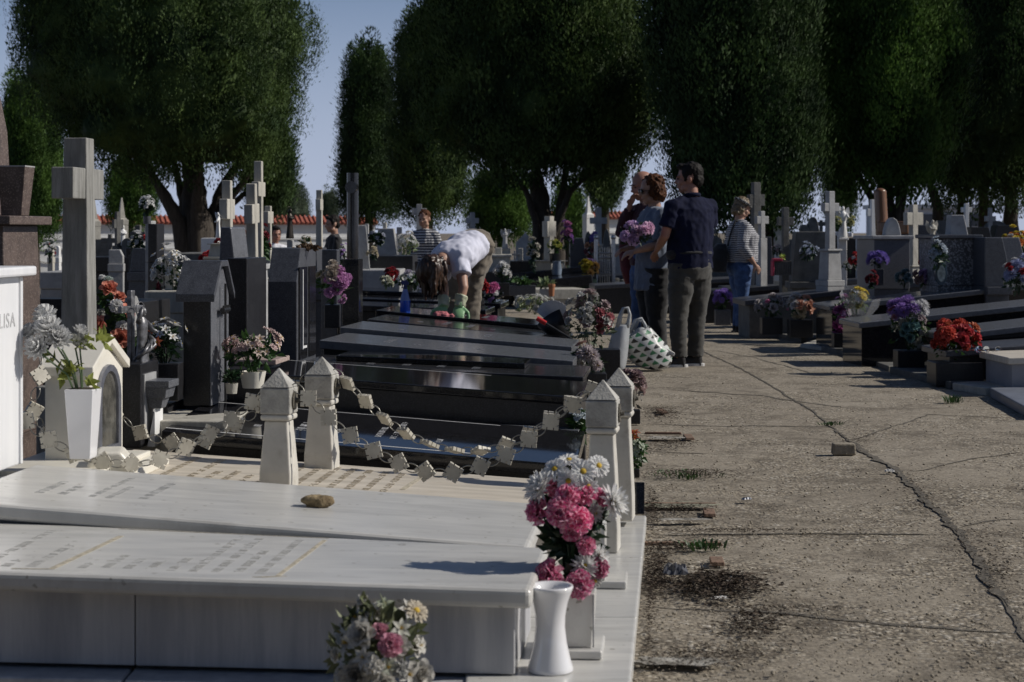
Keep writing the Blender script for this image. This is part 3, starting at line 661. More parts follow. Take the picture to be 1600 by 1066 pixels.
rows = [((.365,9.15),1.5,.80,.458,.512,.035,'black grave with a smaller tablet on top, next behind the tallest black tomb'),
        ((.345,10.1),1.45,.82,.471,.581,.05,'grey topped grave level with the pink pot, third black edge behind the posts'),
        ((.37,11.05),1.45,.82,.490,.605,.05,'grey topped grave beside the pale granite side of the tall stele'),
        ((.365,12.0),1.35,.80,.476,.609,.05,'black grave on whose slab the gloves are mirrored, below the wiped tomb'),
        ((.25,12.95),1.25,.80,.520,.628,.11,'thick edged black tomb being wiped by the bending woman')]
ST = {}
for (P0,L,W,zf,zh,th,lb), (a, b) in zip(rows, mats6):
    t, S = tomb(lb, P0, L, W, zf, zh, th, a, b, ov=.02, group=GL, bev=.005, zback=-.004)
    mb = MB(); glyphs(mb, S, .35, .85, .3, .75, 4, int(P0[1]*10), .0008, fill=.22); mb.build('lettering', GREYLET, t); ST[P0[1]] = S
S6 = ST[9.15]
mb = MB(); c = [S6(.9,.45), S6(.22,.45), S6(.22,.95), S6(.9,.95)]; mb.hexa([p+V((0,0,.001)) for p in c]+[p+V((0,0,.03)) for p in c])
par = [o for o in COL.objects if o.get('label','').startswith('black grave with a smaller tablet')][0]
mb.build('tablet', BLACK, par, bevel=.004)
tomb('low black grave hidden behind the wiped tomb', (.2,13.9), 1.3, .8, .20, .24, .04, BLACK, BLACKR, group=GL)
for P0, L, zf, zh, lb in (((-.22,15.0),1.7,.545,.60,'black step like grave seen just behind the blue bottle'), ((-.1,16.0),1.9,.56,.62,'second black step like grave behind the blue bottle'), ((-.15,17.0),2.0,.60,.66,'third black step like grave behind the blue bottle')):
    tomb(lb, P0, L, .8, zf, zh, .05, BLACK, BLACKR, group=GL)
# marble kerb plates at the foot of the white graves
def plate(label, d0, d1, x0, z=.06, m=MARBLE, grp='marble plates along the path'):
    xr = lambda d: .30+.09*(d-4.53)
    pts = [V((x0, d0, 0)), V((xr(d0), d0-.0, 0)), V((xr(d1), d1, 0)), V((x0, d1, 0))]
    c = sum(pts, V())/4; mb = MB(); mb.hexa([p-c for p in pts]+[p-c+V((0,0,z)) for p in pts])
    o = mb.build('kerb_plate', m, bevel=.008, seg=3, loc=c); return tag(o, label, 'kerb plate', grp)
plate('nearest white marble plate carrying the slim vase', 4.1, 5.297, -.12)
plate('second white marble plate beside the path, under the upright white plaque', 5.303, 6.277, -.12)
plate('third white marble plate under the near chain post', 6.283, 7.2, -.12)
for x0, x1, lb in ((-2.3,-1.0,'left'), (-.994,-.03,'right')):
    mb = MB(); pts = [V((x0, 4.50-.09*x0+.0, 0)), V((x1, 4.50-.09*x1, 0)), V((x1, 4.66-.09*x1, 0)), V((x0, 4.66-.09*x0, 0))]; c = sum(pts, V())/4
    mb.hexa([p-c for p in pts]+[p-c+V((0,0,.052)) for p in pts])
    tag(mb.build('plinth_step', MARBLEV, bevel=.008, seg=3, loc=c), lb+' length of the low marble step under the nearest white tomb', 'step', 'marble steps under the nearest tomb')
# brown stone on the second slab
mb = MB(); rg = random.Random(2); mb.ball((0,0,0), 1, 24, 16)
for v_ in mb.bm.verts:
    n = v_.co.normalized(); k = 1+.35*noise.noise(n*1.4+V((3,1,2)))+.14*noise.noise(n*4)
    v_.co = V((n.x*.046*k, n.y*.03*k, max(-.021, n.z*.025*k)))
p = at(496,790,5.74); p.z = .3146+.0155; o = mb.build('field_stone', mat('brown_limestone', (.16,.11,.055), .9, .4, 12, col2=(.36,.28,.16), bump=.7, bscale=45), smooth=True, loc=(p.x,p.y,p.z+.006), rz=.15)
tag(o, 'rough brown stone lying on the second white slab', 'stone')
# headstone of the second tomb with engraved letters
def rowthing(name, label, cat, px, d, z, group=None, side='L'):
    return thing(name, label, cat, ((px-HX)*d/F, d, z), -TH if side == 'L' else -TR, group)
def text(body, size, m, parent, loc, rot, ext=.002, name='lettering', align='CENTER', space=1):
    c = bpy.data.curves.new(name, 'FONT'); c.body = body; c.size = size; c.extrude = ext; c.align_x = align; c.space_character = space
    o = bpy.data.objects.new(name, c); COL.objects.link(o)
    bpy.context.view_layer.update()
    me = bpy.data.meshes.new_from_object(o.evaluated_get(bpy.context.evaluated_depsgraph_get()))
    bpy.data.objects.remove(o); bpy.data.curves.remove(c)
    me.materials.clear(); me.materials.append(m)
    q = bpy.data.objects.new(name, me); COL.objects.link(q); q.parent = parent; q.location = loc; q.rotation_euler = rot; return q
BRIGHTM = mat('bright_white_marble', (.68,.69,.71), .35, 0, 2.5, col2=(.76,.765,.78), stretch=(6,6,.5), bump=.02)
t = rowthing('headstone', 'bright white marble headstone with engraved letters cut by the left edge', 'headstone', 33, 6.3, .383)
mb = MB(); mb.box((-.17,-.44,.33), (.34,.88,.66)); mb.build('stone', BRIGHTM, t, bevel=.006)
mb = MB(); mb.box((-.17,-.44,.679), (.42,.98,.034)); mb.build('cap', BRIGHTM, t, bevel=.008)
mb = MB(); mb.box((.003,-.012,.33), (.010,.022,.655)); mb.build('fluting', BRIGHTM, t, bevel=.003)
text('LISA', .072, mat('faint_engraving', (.46,.46,.47), .5, .1, 20), t, (.001,-.135,.487), (math.pi/2, 0, math.pi/2), .001, align='CENTER', space=1.15)
# four posts with pyramid caps
def post(label, px, d, zb, hgt, k=1.0, mcap=POSTCAP):
    p = at(px, 0, d); t = thing('chain_post', label, 'post', (p.x, p.y, zb), -TH-.06, 'marble posts holding the chain')
    hh = hgt; W = .113*k
    mb = MB(); zs = hh-.205
    n = 5; prev = None
    prof = [(0,.118*k),(.14*hh,.117*k),(zs*.45,.108*k),(zs*.72,.098*k),(zs*.9,.089*k),(zs,.087*k)]
    for (z0, w0), (z1, w1) in zip(prof, prof[1:]): mb.box((0,0,(z0+z1)/2), (w0,w0,z1-z0), top=(w1/w0,w1/w0))
    bmesh.ops.remove_doubles(mb.bm, verts=mb.bm.verts, dist=1e-5)
    mb.build('shaft', POSTM, t, bevel=.007, seg=3)
    mb = MB(); mb.box((0,0,zs+.012), (.112*k,.112*k,.022)); mb.build('neck_moulding', POSTM, t, bevel=.009, seg=3)
    mb = MB(); mb.box((0,0,zs+.024+.048), (W,W,.096)); mb.build('head', mcap, t, bevel=.006, seg=3)
    mb = MB(); mb.box((0,0,zs+.121+.035), (W*.985,W*.985,.068), top=(.04,.04)); mb.build('pyramid_cap', POSTCAP, t, bevel=.003)
    mb = MB(); mb.tube([(W/2-.002,0,zs+.072),(W/2+.006,0,zs+.072)], .034, 20); mb.tube([(W/2+.004,0,zs+.072),(W/2+.02,0,zs+.072)], [.012,.008], 10); mb.build('rosette', mat('weathered_bronze', (.10,.09,.07), .6, .4, 60, bump=.5, bscale=150), t)
    return V((p.x, p.y, zb+zs+.072))
h1 = post('near left chain post of clean pale marble rising from the white slab', 436, 6.57, .26, .455)
h2 = post('far left chain post with a dark weathered head', 503, 7.12, .255, .463)
h3 = post('near right chain post beside the pink carnations', 942, 6.41, .06, .625)
h4 = post('far right chain post overlapped by the near right one', 967, 6.98, .08, .605)
# chains of square marble plates
def plate_mesh():
    s, q = .0288, .0022; pts = []
    for k in range(4):
        a = V((-s, -s)), V((s, -s)); r = k*math.pi/2; c, sn = math.cos(r), math.sin(r)
        side = [(-s,-s),(-s*.42-q,-s),(-s*.42-q,-s+.009),(-s*.42+q,-s+.009),(-s*.42+q,-s),(s*.42-q,-s),(s*.42-q,-s+.009),(s*.42+q,-s+.009),(s*.42+q,-s)]
        pts += [(x*c-y*sn, x*sn+y*c) for x, y in side]
    mb = MB(); mb.prism(pts, -.0075, .0075); return mb.mesh('plate', PLATEM)
PLATEM = mat('chain_plate_marble', (.47,.44,.37), .5, .12, 14, col2=(.56,.53,.45), stain=.15, staincol=(.36,.33,.27), stainscale=12)
PLM = plate_mesh()
def ring_mesh():
    mb = MB(); mb.tube([(.026*math.cos(2*math.pi*k/16), 0, .016*math.sin(2*math.pi*k/16)) for k in range(16)], .0022, 6, closed=True)
    me = mb.mesh('ring', mat('galvanised_wire', (.30,.29,.26), .4, .2, 30, metal=.8)); me.polygons.foreach_set('use_smooth', [True]*len(me.polygons)); return me
RGM = ring_mesh()
def chain(label, pts, n, yaws, seed):
    """pts: world points of the hanging line; n plates spaced evenly along it"""
    rg = random.Random(seed); L = [0]
    for a, b in zip(pts, pts[1:]): L.append(L[-1]+(b-a).length)
    def ev(s):
        for i in range(len(pts)-1):
            if s <= L[i+1] or i == len(pts)-2:
                k = (s-L[i])/(L[i+1]-L[i]); return pts[i].lerp(pts[i+1], k), (pts[i+1]-pts[i]).normalized()
    o = pts[0]; t = thing('plate_chain', label, 'chain', o, 0, 'chains of square marble plates')
    first = True; st = L[-1]/n
    for i in range(n):
        p, tg = ev((i+.5)*st); ang = math.atan2(tg.z, math.hypot(tg.x, tg.y)); hd = math.atan2(tg.y, tg.x)
        yaw = yaws[min(len(yaws)-1, int(i*len(yaws)/n))]+rg.uniform(-.12,.12)
        m = Matrix.Rotation(hd, 4, 'Z') @ Matrix.Rotation(-ang, 4, 'Y') @ Matrix.Rotation(yaw, 4, 'X') @ Matrix.Rotation(math.pi/4+rg.uniform(-.06,.06), 4, 'Y')
        inst(PLM, 'plate', t, p-o, m.to_euler())
    for i in range(n+1):
        p, tg = ev(max(.0001, min(L[-1]-.0001, i*st))); ang = math.atan2(tg.z, math.hypot(tg.x, tg.y)); hd = math.atan2(tg.y, tg.x)
        m = Matrix.Rotation(hd, 4, 'Z') @ Matrix.Rotation(-ang, 4, 'Y') @ Matrix.Rotation(rg.uniform(-.9,.9), 4, 'X')
        inst(RGM, 'ring', t, p-o, m.to_euler(), (1.0,1,1))
    return t
def pxline(pp): return [at(x, y, d) for x, y, d in pp]
def dens(P, it=2):
    for _ in range(it):
        Q = [P[0]]
        for a, b in zip(P, P[1:]): Q += [a.lerp(b, .25), a.lerp(b, .75)]
        Q.append(P[-1]); P = Q
    return P
chain('near right chain of square plates, greyish, facing the viewer', dens(pxline([(466,608,6.56),(497,637,6.55),(530,668,6.54),(566,694,6.53),(604,716,6.52),(645,733,6.51),(688,741,6.5),(732,735,6.49),(776,720,6.48),(816,695,6.47),(850,668,6.46),(880,643,6.45),(914,620,6.44)])), 12, [-.15,-.1,.1,.1,-.1,.15], 1)
chain('far right chain of cream plates seen partly edge on', dens(pxline([(528,585,7.12),(553,608,7.11),(582,638,7.1),(612,664,7.09),(645,684,7.08),(682,698,7.07),(722,706,7.06),(762,704,7.05),(802,692,7.04),(842,668,7.03),(880,640,7.02),(912,615,7.0),(945,600,6.99)])), 12, [.7,.9,1.25,1.1,.4,.2,.1], 2)
chain('near left chain of grey plates hanging before the white vase', dens(pxline([(-60,600,6.30),(-20,625,6.31),(35,652,6.32),(70,684,6.33),(110,706,6.35),(150,721,6.37),(192,726,6.40),(236,724,6.44),(280,705,6.48),(318,684,6.52),(354,661,6.60),(384,637,6.59),(412,615,6.58)])), 12, [-.2,.15,.1,-.15,.2,-.1], 3)
chain('far left chain of cream plates running behind the marble shrine', dens(pxline([(64,560,6.60),(62,602,6.55),(48,630,6.55),(60,665,6.6),(120,690,6.9),(185,640,7.24),(208,671,7.22),(245,688,7.2),(288,694,7.19),(326,688,7.18),(362,668,7.17),(400,645,7.16),(440,615,7.14),(478,590,7.13)])), 13, [1.0,.6,.2,-.2,.3], 4)
# marble shrine at the head of the chained grave
t = rowthing('marble_shrine', 'little white marble shrine with a gable and an arched glass door', 'shrine', 140, 6.62, .33)
wv, wu, he, hp = .40, .17, .36, .455
mb = MB(); mb.prismx([(0,0),(wv,0),(wv,he),(wv/2,hp-.03),(0,he)], -wu, 0); mb.build('body', CREAM, t, bevel=.003)
mb = MB()
for a, b in (((-.025,he-.025),(wv/2,hp-.01)), ((wv+.025,he-.025),(wv/2,hp-.01))):
    mb.prismx([a, b, (b[0], b[1]+.035), (a[0], a[1]+.035)], -wu-.02, .022)
mb.build('roof', CREAM, t, bevel=.004)
def arch(w, h, n=10, cx=wv/2, z0=.03): return [(cx-w/2, z0), (cx+w/2, z0)]+[(cx+w/2*math.cos(math.pi*k/n), z0+h-w/2+w/2*math.sin(math.pi*k/n)) for k in range(n+1)]
mb = MB(); o_ = arch(.27,.335); i_ = arch(.20,.285, z0=.055)
for k in range(len(o_)):
    k2 = (k+1) % len(o_); mb.hexa([V((.002,*o_[k])), V((.002,*o_[k2])), V((.002,*i_[k2])), V((.002,*i_[k])), V((.016,*o_[k])), V((.016,*o_[k2])), V((.016,*i_[k2])), V((.016,*i_[k]))])
dr = mb.build('door', mat('grey_metal_frame', (.22,.23,.27), .35, .15, 30, metal=.6), t)
mb = MB(); mb.prismx(i_, .001, .006); mb.build('pane', mat('dusty_dark_glass', (.06,.06,.055), .12, .4, 12, col2=(.13,.125,.11)), dr)
t = rowthing('plinth', 'stepped cream marble plinth under the shrine and white vase', 'plinth', 150, 6.42, .30)
mb = MB(); mb.box((-.13,.16,.018), (.50,.72,.036)); mb.box((-.15,.2,.045), (.40,.62,.02)); mb.build('step', CREAM, t, bevel=.005)
mb = MB(); pr = [(-.09,0),(.09,0),(.09,.045),(.05,.085),(-.05,.085),(-.09,.045)]
t = rowthing('book_stone', 'polished cream marble block lying in front of the shrine door', 'stone block', 172, 6.5, .325); t.rotation_euler[2] += .25
mb.prism([(x*.85, z) for x, z in pr], -.08, .10); mb.build('block', CREAM, t, bevel=.012, seg=3)
mb = MB(); mb.box((.01,.02,-.008), (.19,.24,.02)); mb.build('foot', CREAM, t, bevel=.004)
# old concrete cross
t = rowthing('stone_cross', 'tall old concrete cross with a sunlit edge at left', 'cross', 117, 7.25, .60)
mb = MB(); hh = 1.58-.60; sw = .098
zc = 1.2-(287-HY)*7.25/F-.60
mb.box((0,.05,hh/2), (.118,.12,hh), top=(.80,.8)); mb.build('shaft', CONC, t, bevel=.004)
mb = MB(); mb.box((-.001,.045,zc), (.090,.385,.125)); mb.build('arm', CONC, t, bevel=.004)
t = rowthing('cross_pedestal', 'rough stepped stone pedestal under the old concrete cross', 'pedestal', 117, 7.25, .30)
mb = MB(); mb.box((0,.05,.14), (.26,.28,.28)); mb.box((0,.05,.288), (.19,.21,.025), top=(.8,.8)); mb.build('block', CONC, t, bevel=.006)
# polished brown granite monument and planter at the far left
t = rowthing('granite_monument', 'brown red granite monument with a curved upper stone at the left edge', 'monument', 62, 8.6, .25)
mb = MB(); z1 = 1.2-(352-HY)*8.6/F-.25
mb.box((-.42,-.12,z1/2), (.80,.5,z1), top=(.93,.9)); mb.build('pedestal', REDG, t, bevel=.006); mb = MB(); mb.box((-.42,-.12,-.125), (.84,.54,.25)); mb.build('footing', REDG, t)
mb = MB(); mb.box((-.41,-.12,z1+.022), (.83,.56,.042)); mb.build('cornice', REDG, t, bevel=.005)
mb = MB(); zt = 1.2-(40-HY)*8.6/F-.25
mb.prism([(-.75,z1+.045),(-.158,z1+.045),(-.153,z1+.25),(-.165,z1+.45),(-.20,z1+.62),(-.26,zt-.25),(-.4,zt-.2),(-.75,zt-.2)], -.25, .02); mb.build('upper_stone', REDG, t, bevel=.008)
t = rowthing('granite_planter', 'dark granite planter tapering downwards, standing on the brown monument', 'planter', 30, 8.45, .25+z1+.044)
mb = MB(); mb.box((-.02,0,.115), (.10,.10,.23), top=(1.30,1.30), sh=(.008,0)); mb.build('planter_body', REDG, t, bevel=.004)
mb = MB()
for z, k in ((.232,1.32),): mb.box((-.013,0,z), (.10*k,.10*k,.006))
mb.build('pale_rim', LSTONE, t)
# dark pedestal with bracket carrying the small cast statue
t = rowthing('black_pedestal', 'black granite pedestal with a pale panel and a small bracket', 'pedestal', 232, 7.55, .30)
mb = MB(); mb.box((-.08,.02,.175), (.16,.26,.35)); mb.build('block', BLACKR, t, bevel=.004)
mb = MB(); mb.box((.004,-.0,.18), (.010,.17,.25)); mb.build('panel', LSTONE, t)
mb = MB(); mb.box((.06,0,.262), (.10,.15,.03)); mb.box((.05,0,.225), (.08,.12,.045), top=(1.2,1.2)); mb.box((.04,0,.18), (.05,.07,.045), top=(1.5,1.6)); mb.build('bracket', GREYG, t, bevel=.003)
zs_ = .30+.28
def robe_statue(name, label, px, d, z, h, m, rz=0, cat='statue', wings=False, halo=False, group=None, arms='out', base=True):
    p = at(px, 0, d); t = thing(name, label, cat, (p.x, d, z), rz, group); k = h
    mb = MB(); prof = [(.135,0),(.138,.05),(.120,.2),(.098,.4),(.088,.52),(.098,.62),(.108,.72),(.085,.78),(.04,.82),(.035,.835)]
    mb.lathe([(r*k, z_*k) for r, z_ in prof], 22, sx=1.0, sy=.72)
    for v_ in mb.bm.verts:
        a = math.atan2(v_.co.y, v_.co.x); q = 1+.15*math.sin(a*9+v_.co.z/k*2.5)*max(0, 1-v_.co.z/(k*.75)); v_.co.x *= q; v_.co.y *= q
    mb.ball((0,-.012*k,.895*k), (.052*k,.06*k,.075*k), 14, 10)
    mb.ball((0,-.062*k,.885*k), (.012*k,.018*k,.018*k), 6, 5)
    mb.tube([(-.05*k,.02*k,.86*k),(0,.045*k,.80*k),(.05*k,.02*k,.86*k)], .035*k, 8)
    ends = {'out': ((-.20,-.10,.50),(.20,-.10,.50)), 'pray': ((-.01,-.15,.66),(.01,-.15,.66)), 'up': ((-.12,-.08,.95),(.14,-.16,.6))}[arms]
    for sx_, e in zip((-1,1), ends):
        sh = V((sx_*.095,0,.745))*k; e = V(e)*k; el = sh.lerp(e, .5)+V((sx_*.03,.0,-.05))*k
        mb.tube([sh, el, e], [.042*k,.040*k,.026*k], 8); mb.ball(e, (.02*k,.024*k,.022*k), 8, 6)
    o = mb.build('figure', m, t, smooth=True)
    if wings:
        for sx_ in (-1,1):
            w = MB(); w.prism([(sx_*x*k, z_*k) for x, z_ in ((.03,.55),(.10,.50),(.19,.62),(.23,.80),(.20,.95),(.13,.90),(.05,.74))][::sx_], .05*k, .075*k); w.build('wing', m, t, bevel=.004*k)
    if halo:
        w = MB(); w.tube([(.11*k*math.cos(2*math.pi*j/20), .03*k, (.93+.11*math.sin(2*math.pi*j/20))*k) for j in range(20)], .008*k, 6, closed=True); w.build('halo', m, t, smooth=True)
    if base:
        w = MB(); w.box((0,0,-.03*k), (.30*k,.26*k,.06*k)); w.build('base', m, t, bevel=.004)
    return t
robe_statue('cast_statue', 'small silver coloured robed statue on the bracket of the black pedestal', 222, 7.6, zs_+.02, .29, SILVER, rz=1.2, halo=True, arms='up')
st_ = [o for o in COL.objects if o.name == 'cast_statue'][0]
mb = MB(); mb.box((0,.055,.17), (.03,.022,.36)); mb.box((0,.055,.27), (.17,.020,.03)); mb.build('cross', SILVER, st_, bevel=.003)
mb = MB()
for k in range(9): a = k*.7; mb.tube([(.045*math.cos(a),.035*math.sin(a)-.01,.02+.012*k),(.05*math.cos(a+.9),.04*math.sin(a+.9)-.015,.03+.015*k),(.03*math.cos(a+1.7),.03*math.sin(a+1.7)-.01,.05+.018*k)], .008, 6)
mb.build('drapery', SILVER, st_, smooth=True)
tag(MB().build('x', SILVER), None, None) if False else None
mb = MB(); mb.lathe([(.001,0),(.062,0),(.062,.012),(.001,.012)], 24)
t = rowthing('oval_plaque', 'pale oval plaque standing behind the silver statue', 'plaque', 210, 7.95, .72)
m_ = MB(); m_.tube([(.0,0,0),(.012,0,0)], .001, 6); 
mb2 = MB(); mb2.prismx([(.055*math.cos(2*math.pi*k/24), .11+.085*math.sin(2*math.pi*k/24)) for k in range(24)], -.008, .008); mb2.build('disc', LSTONE, t, bevel=.002); 
m_.box((0,.0,.012), (.06,.08,.03)); m_.build('foot', LSTONE, t); mb.bm.free()
mb = MB(); mb.prism([(-.016,0),(.016,0),(.016,.16)], 0, .12)
t = rowthing('marble_wedge', 'narrow white marble wedge beside the black pedestal', 'marble wedge', 236, 7.5, .30); mb.build('wedge', WHITE, t)
# gabled granite headstone with a metal cross
d = 8.0; t = rowthing('headstone', 'grey granite gabled headstone with a slender dark metal cross', 'headstone', 330, d, .42)
w = .34; ht = 1.063-.42; ze = .905-.42
mb = MB(); mb.prismx([(.01,0),(w-.01,0),(w-.01,ze+.02),(w*.5+.05,ht-.02),(w*.5-.05,ht-.02),(.01,ze+.02)], -.13, -.010); mb.build('stone', BLACKR, t, bevel=.003)
mb = MB(); mb.prismx([(.011,.001),(w-.011,.001),(w-.011,ze+.018),(w*.5+.049,ht-.022),(w*.5-.049,ht-.022),(.011,ze+.018)], -.0098, -.003); mb.build('face_panel', GREYG, t, bevel=.002)  # lighter grey panel paints the sunlit side over the black stone
mb = MB()
for pr in ([(-.02,ze-.02),(-.02,ze+.015),(w/2-.06,ht+.006),(w/2-.06,ht-.022)], [(w+.02,ze-.02),(w/2+.06,ht-.022),(w/2+.06,ht+.006),(w+.02,ze+.015)], [(w/2-.0595,ht-.022),(w/2-.0595,ht+.006),(w/2+.0595,ht+.006),(w/2+.0595,ht-.022)]):
    mb.prismx(pr, -.158, .02)
mb.build('roof', DGREY, t, bevel=.003)
mb = MB(); mb.tube([(.022,w/2,-.02),(.022,w/2,ht-.1)], .006, 8); mb.tube([(.022,w/2-.055,ht*.66),(.022,w/2+.055,ht*.66)], .012, 8)
for k in range(5): mb.tube([(.018,w/2-.05+k*.025,ht*.66-.02),(.028,w/2-.05+k*.025,ht*.66+.02)], .006, 6)
mb.build('metal_cross', METAL, t)
def block(name, label, px, d, z, thick, wv, ztop, m, cat='headstone', chamf=0, capm=None, side='L', group=None, shape=None, rz=None, mface=None, top=(1,1)):
    """px: picture column of the near corner nearest the path; the face looks towards the path"""
    t = rowthing(name, label, cat, px, d, z, group, side); h = ztop-z; sg = -1 if side == 'L' else 1
    if rz is not None: t.rotation_euler[2] = rz
    mb = MB()
    pr = [(0,0),(wv,0),(wv,h),(chamf[0],h),(0,h-chamf[1])] if chamf else [(0,0),(wv,0),(wv,h),(0,h)]
    if shape == 'round': pr = [(0,0),(wv,0)]+[(wv/2+wv/2*math.cos(math.pi*k/14), h-wv*.45+wv*.45*math.sin(math.pi*k/14)) for k in range(15)]
    if shape == 'peak': pr = [(0,0),(wv,0),(wv,h*.8),(wv/2,h),(0,h*.8)]
    if shape == 'taper': pr = [(0,0),(wv,0),(wv*.8,h),(wv*.2,h)]
    mb.prismx(pr, sg*thick if sg < 0 else 0, 0 if sg < 0 else thick); mb.build('stone', m, t, bevel=.005)
    if mface:
        mb = MB(); x = .004 if sg < 0 else -.004
        mb.box((x, wv*.27, h*.45), (.008, wv*.40, h*.78)); mb.box((x, wv*.75, h*.45), (.008, wv*.34, h*.78)); mb.build('face_panel', mface, t, bevel=.002)
    if capm: 
        mb = MB(); mb.box((sg*thick/2, wv/2, h+.015), (thick+.05, wv+.05, .03)); mb.build('cap', capm, t, bevel=.004)
    return t
t = block('headstone', 'dark blue grey granite stele with sloping shoulder and polished lettered face', 464, 9.35, .49, .155, .50, 1.113, DGREY, chamf=(.10,.175), mface=BLACK)
mb = MB(); mb.box((.012,.09,.30), (.006,.012,.42)); mb.box((.012,.14,.10), (.006,.09,.012)); mb.build('white_border', WHITE_MARKS, t)
block('headstone', 'tall black stele right behind the gabled headstone', 386, 8.75, .45, .10, .42, 1.07, BLACKR)
block('headstone', 'broad black headstone with a silver frame behind the orange roses', 224, 10.2, .0, .33, .55, .80, BLACKR)
block('headstone', 'slanting black stone left of the old concrete cross', 100, 9.2, .2, .2, .3, .85, BLACKR, chamf=(.12,.4))
block('grave_box', 'low black box at the head of the chained black grave', 262, 7.9, .30, .10, .3, .44, BLACKR, cat='grave box')
block('granite_box', 'dark granite box tomb behind the near left chain post', 395, 8.3, .36, .14, .6, .565, BLACKR, cat='grave box')
t = rowthing('granite_box', 'pink veined granite lid on the dark box beside the orchids', 'grave lid', 425, 8.45, .572)
mb = MB(); mb.box((-.08,.15,.012), (.20,.30,.024)); mb.build('lid', PINKG, t, bevel=.004)
# flat base slabs under the left headstones
for (px, d, z, L_, W_, lb, m) in ((352,7.55,.40,.5,.5,'pale stone base slab under the gabled headstone',STONE), (300,8.6,.30,.5,1.4,'dark base slab behind the silver statue',DGREY), (452,9.0,.455,.55,1.0,'black base slab under the blue grey stele',BLACK)):
    t = rowthing('base_slab', lb, 'base slab', px, d, 0); mb = MB(); mb.box((-L_/2,W_/2,z/2), (L_,W_,z)); mb.build('slab', m, t, bevel=.006)
# black column cross
d = 12.3; t = rowthing('column_cross', 'tall black polished round column on a square black pedestal', 'monument', 549, d, .50)
s = d/F; zc0 = H-(405-HY)*s-.50; zt = H-(270-HY)*s-.50
mb = MB(); mb.box((0,.05,zc0/2), (.115,.16,zc0)); mb.build('pedestal', BLACK, t, bevel=.004)
mb = MB(); mb.box((.0,.05,.03), (.17,.24,.06)); mb.build('foot', BLACK, t, bevel=.004)
mb = MB(); mb.tube([(0,.05,zc0+.001),(0,.05,zt)], .040, 20); mb.tube([(-.0,-.02,zt-.1),(0,.05,zt-.1)], .042, 16); mb.build('column', BLACK, t, smooth='angle')

# ------------------------------------------------------------------ generic builders for the crosses and stones further off
def footing(t, p, w, dep, m, dy=0):
    """the part of a stone below what the neighbours in front leave visible, down to the ground"""
    g = gz(p.x, p.y)-.02
    if p.z-g > .03:
        mb = MB(); mb.box((0,dy,-(p.z-g)/2-.001), (w,dep,p.z-g)); mb.build('footing', m, t, bevel=.004)
def cross(label, px, yt, yb, d, shaft, arm, armh, ya, m, rz=None, thick=None, ped=None, group='crosses', lean=0, name='stone_cross', taper=.9, mped=None, tip=0):
    """yt, yb, ya: picture rows of top, foot and arm; shaft, arm (half length), armh in metres; ped=(width, height)"""
    p = at(px, yb, d); s = d/F; thick = thick or shaft
    t = thing(name, label, 'cross', p, -TH if rz is None else rz, group)
    hh = (yb-yt)*s; za = (yb-ya)*s; zp = 0
    footing(t, p, (ped[0]*1.2 if ped else shaft*1.5), (ped[0]*1.2 if ped else thick*1.5), mped or m)
    if ped:
        zp = ped[1]; mb = MB(); mb.box((0,0,zp*.08), (ped[0]*1.25,ped[0]*1.25,zp*.16)); mb.box((0,0,zp*.55), (ped[0],ped[0],zp*.78), top=(.86,.86)); mb.box((0,0,zp*.97), (ped[0]*1.06,ped[0]*1.06,zp*.06)); mb.build('pedestal', mped or m, t, bevel=.006)
    mb = MB(); mb.box((0,0,(hh+zp)/2), (shaft,thick,hh-zp), top=(taper,taper)); mb.build('shaft', m, t, bevel=.005)
    mb = MB()
    mb.box((0, 0, za), (arm*2, thick*.86, armh))
    mb.build('arm', m, t, bevel=.005)
    if lean: t.rotation_euler[1] = lean
    return t
EDGE = math.pi/2-TH
cross('pale stone cross with a small white figure hung on its left side', 355, 282, 405, 11.5, .062, .10, .13, 327, STONE, rz=EDGE, ped=(.2,.1))
cross('leaning pale stone cross on a stepped pedestal behind the black stele', 396, 287, 545, 10.6, .060, .09, .115, 334, STONE, rz=EDGE, ped=(.17,.50), mped=LSTONE, lean=-.05)
cross('tallest slim pale cross at left with a draped cloth', 404, 252, 480, 12.2, .058, .10, .10, 296, STONE, rz=EDGE, ped=(.14,.2))
cross('narrow pale cross right behind the tallest one', 419, 322, 480, 13.2, .05, .085, .09, 340, STONE, rz=EDGE, ped=(.12,.15))
cross('slim square pale pillar cross standing alone before the white wall', 499, 297, 392, 16.0, .055, .06, .10, 320, STONE, rz=EDGE)
cross('old grey cross with thick arms behind the concrete cross', 184, 331, 395, 20, .055, .06, .10, 350, DSTONE, rz=.7, ped=(.10,.08))
cross('dark cross hung with a white flower wreath', 216, 352, 400, 17, .055, .075, .07, 368, DSTONE, ped=(.12,.05))
cross('small thin black cross by the white angel', 172, 366, 400, 22, .05, .11, .06, 376, DSTONE)
cross('grey stone cross right behind the striped woman in the middle', 655, 319, 400, 26, .085, .105, .10, 331, LSTONE, rz=.1)
cross('pale stone cross on a stepped base before the forked trunk', 858, 338, 435, 30, .13, .12, .26, 358, STONE, rz=.9, ped=(.42,.30))
cross('slim grey cross above the iron railing', 935, 324, 385, 34, .11, .16, .12, 345, LSTONE, rz=.15)
cross('big dark stone cross left of the broad right trunk', 1181, 285, 372, 25, .115, .115, .16, 313, DSTONE, rz=.3)
cross('small pale cross in front of the big dark one', 1190, 330, 372, 23.5, .07, .095, .10, 344, LSTONE, rz=.5)
cross('near black old stone cross hung over the pink basket', 1227, 324, 408, 23, .085, .105, .11, 346, DSTONE, rz=.15)
cross('tall grey cross on a high flared stone pedestal', 1297, 299, 447, 20.3, .085, .10, .095, 324, LSTONE, rz=.45, ped=(.19,.42), thick=.085)
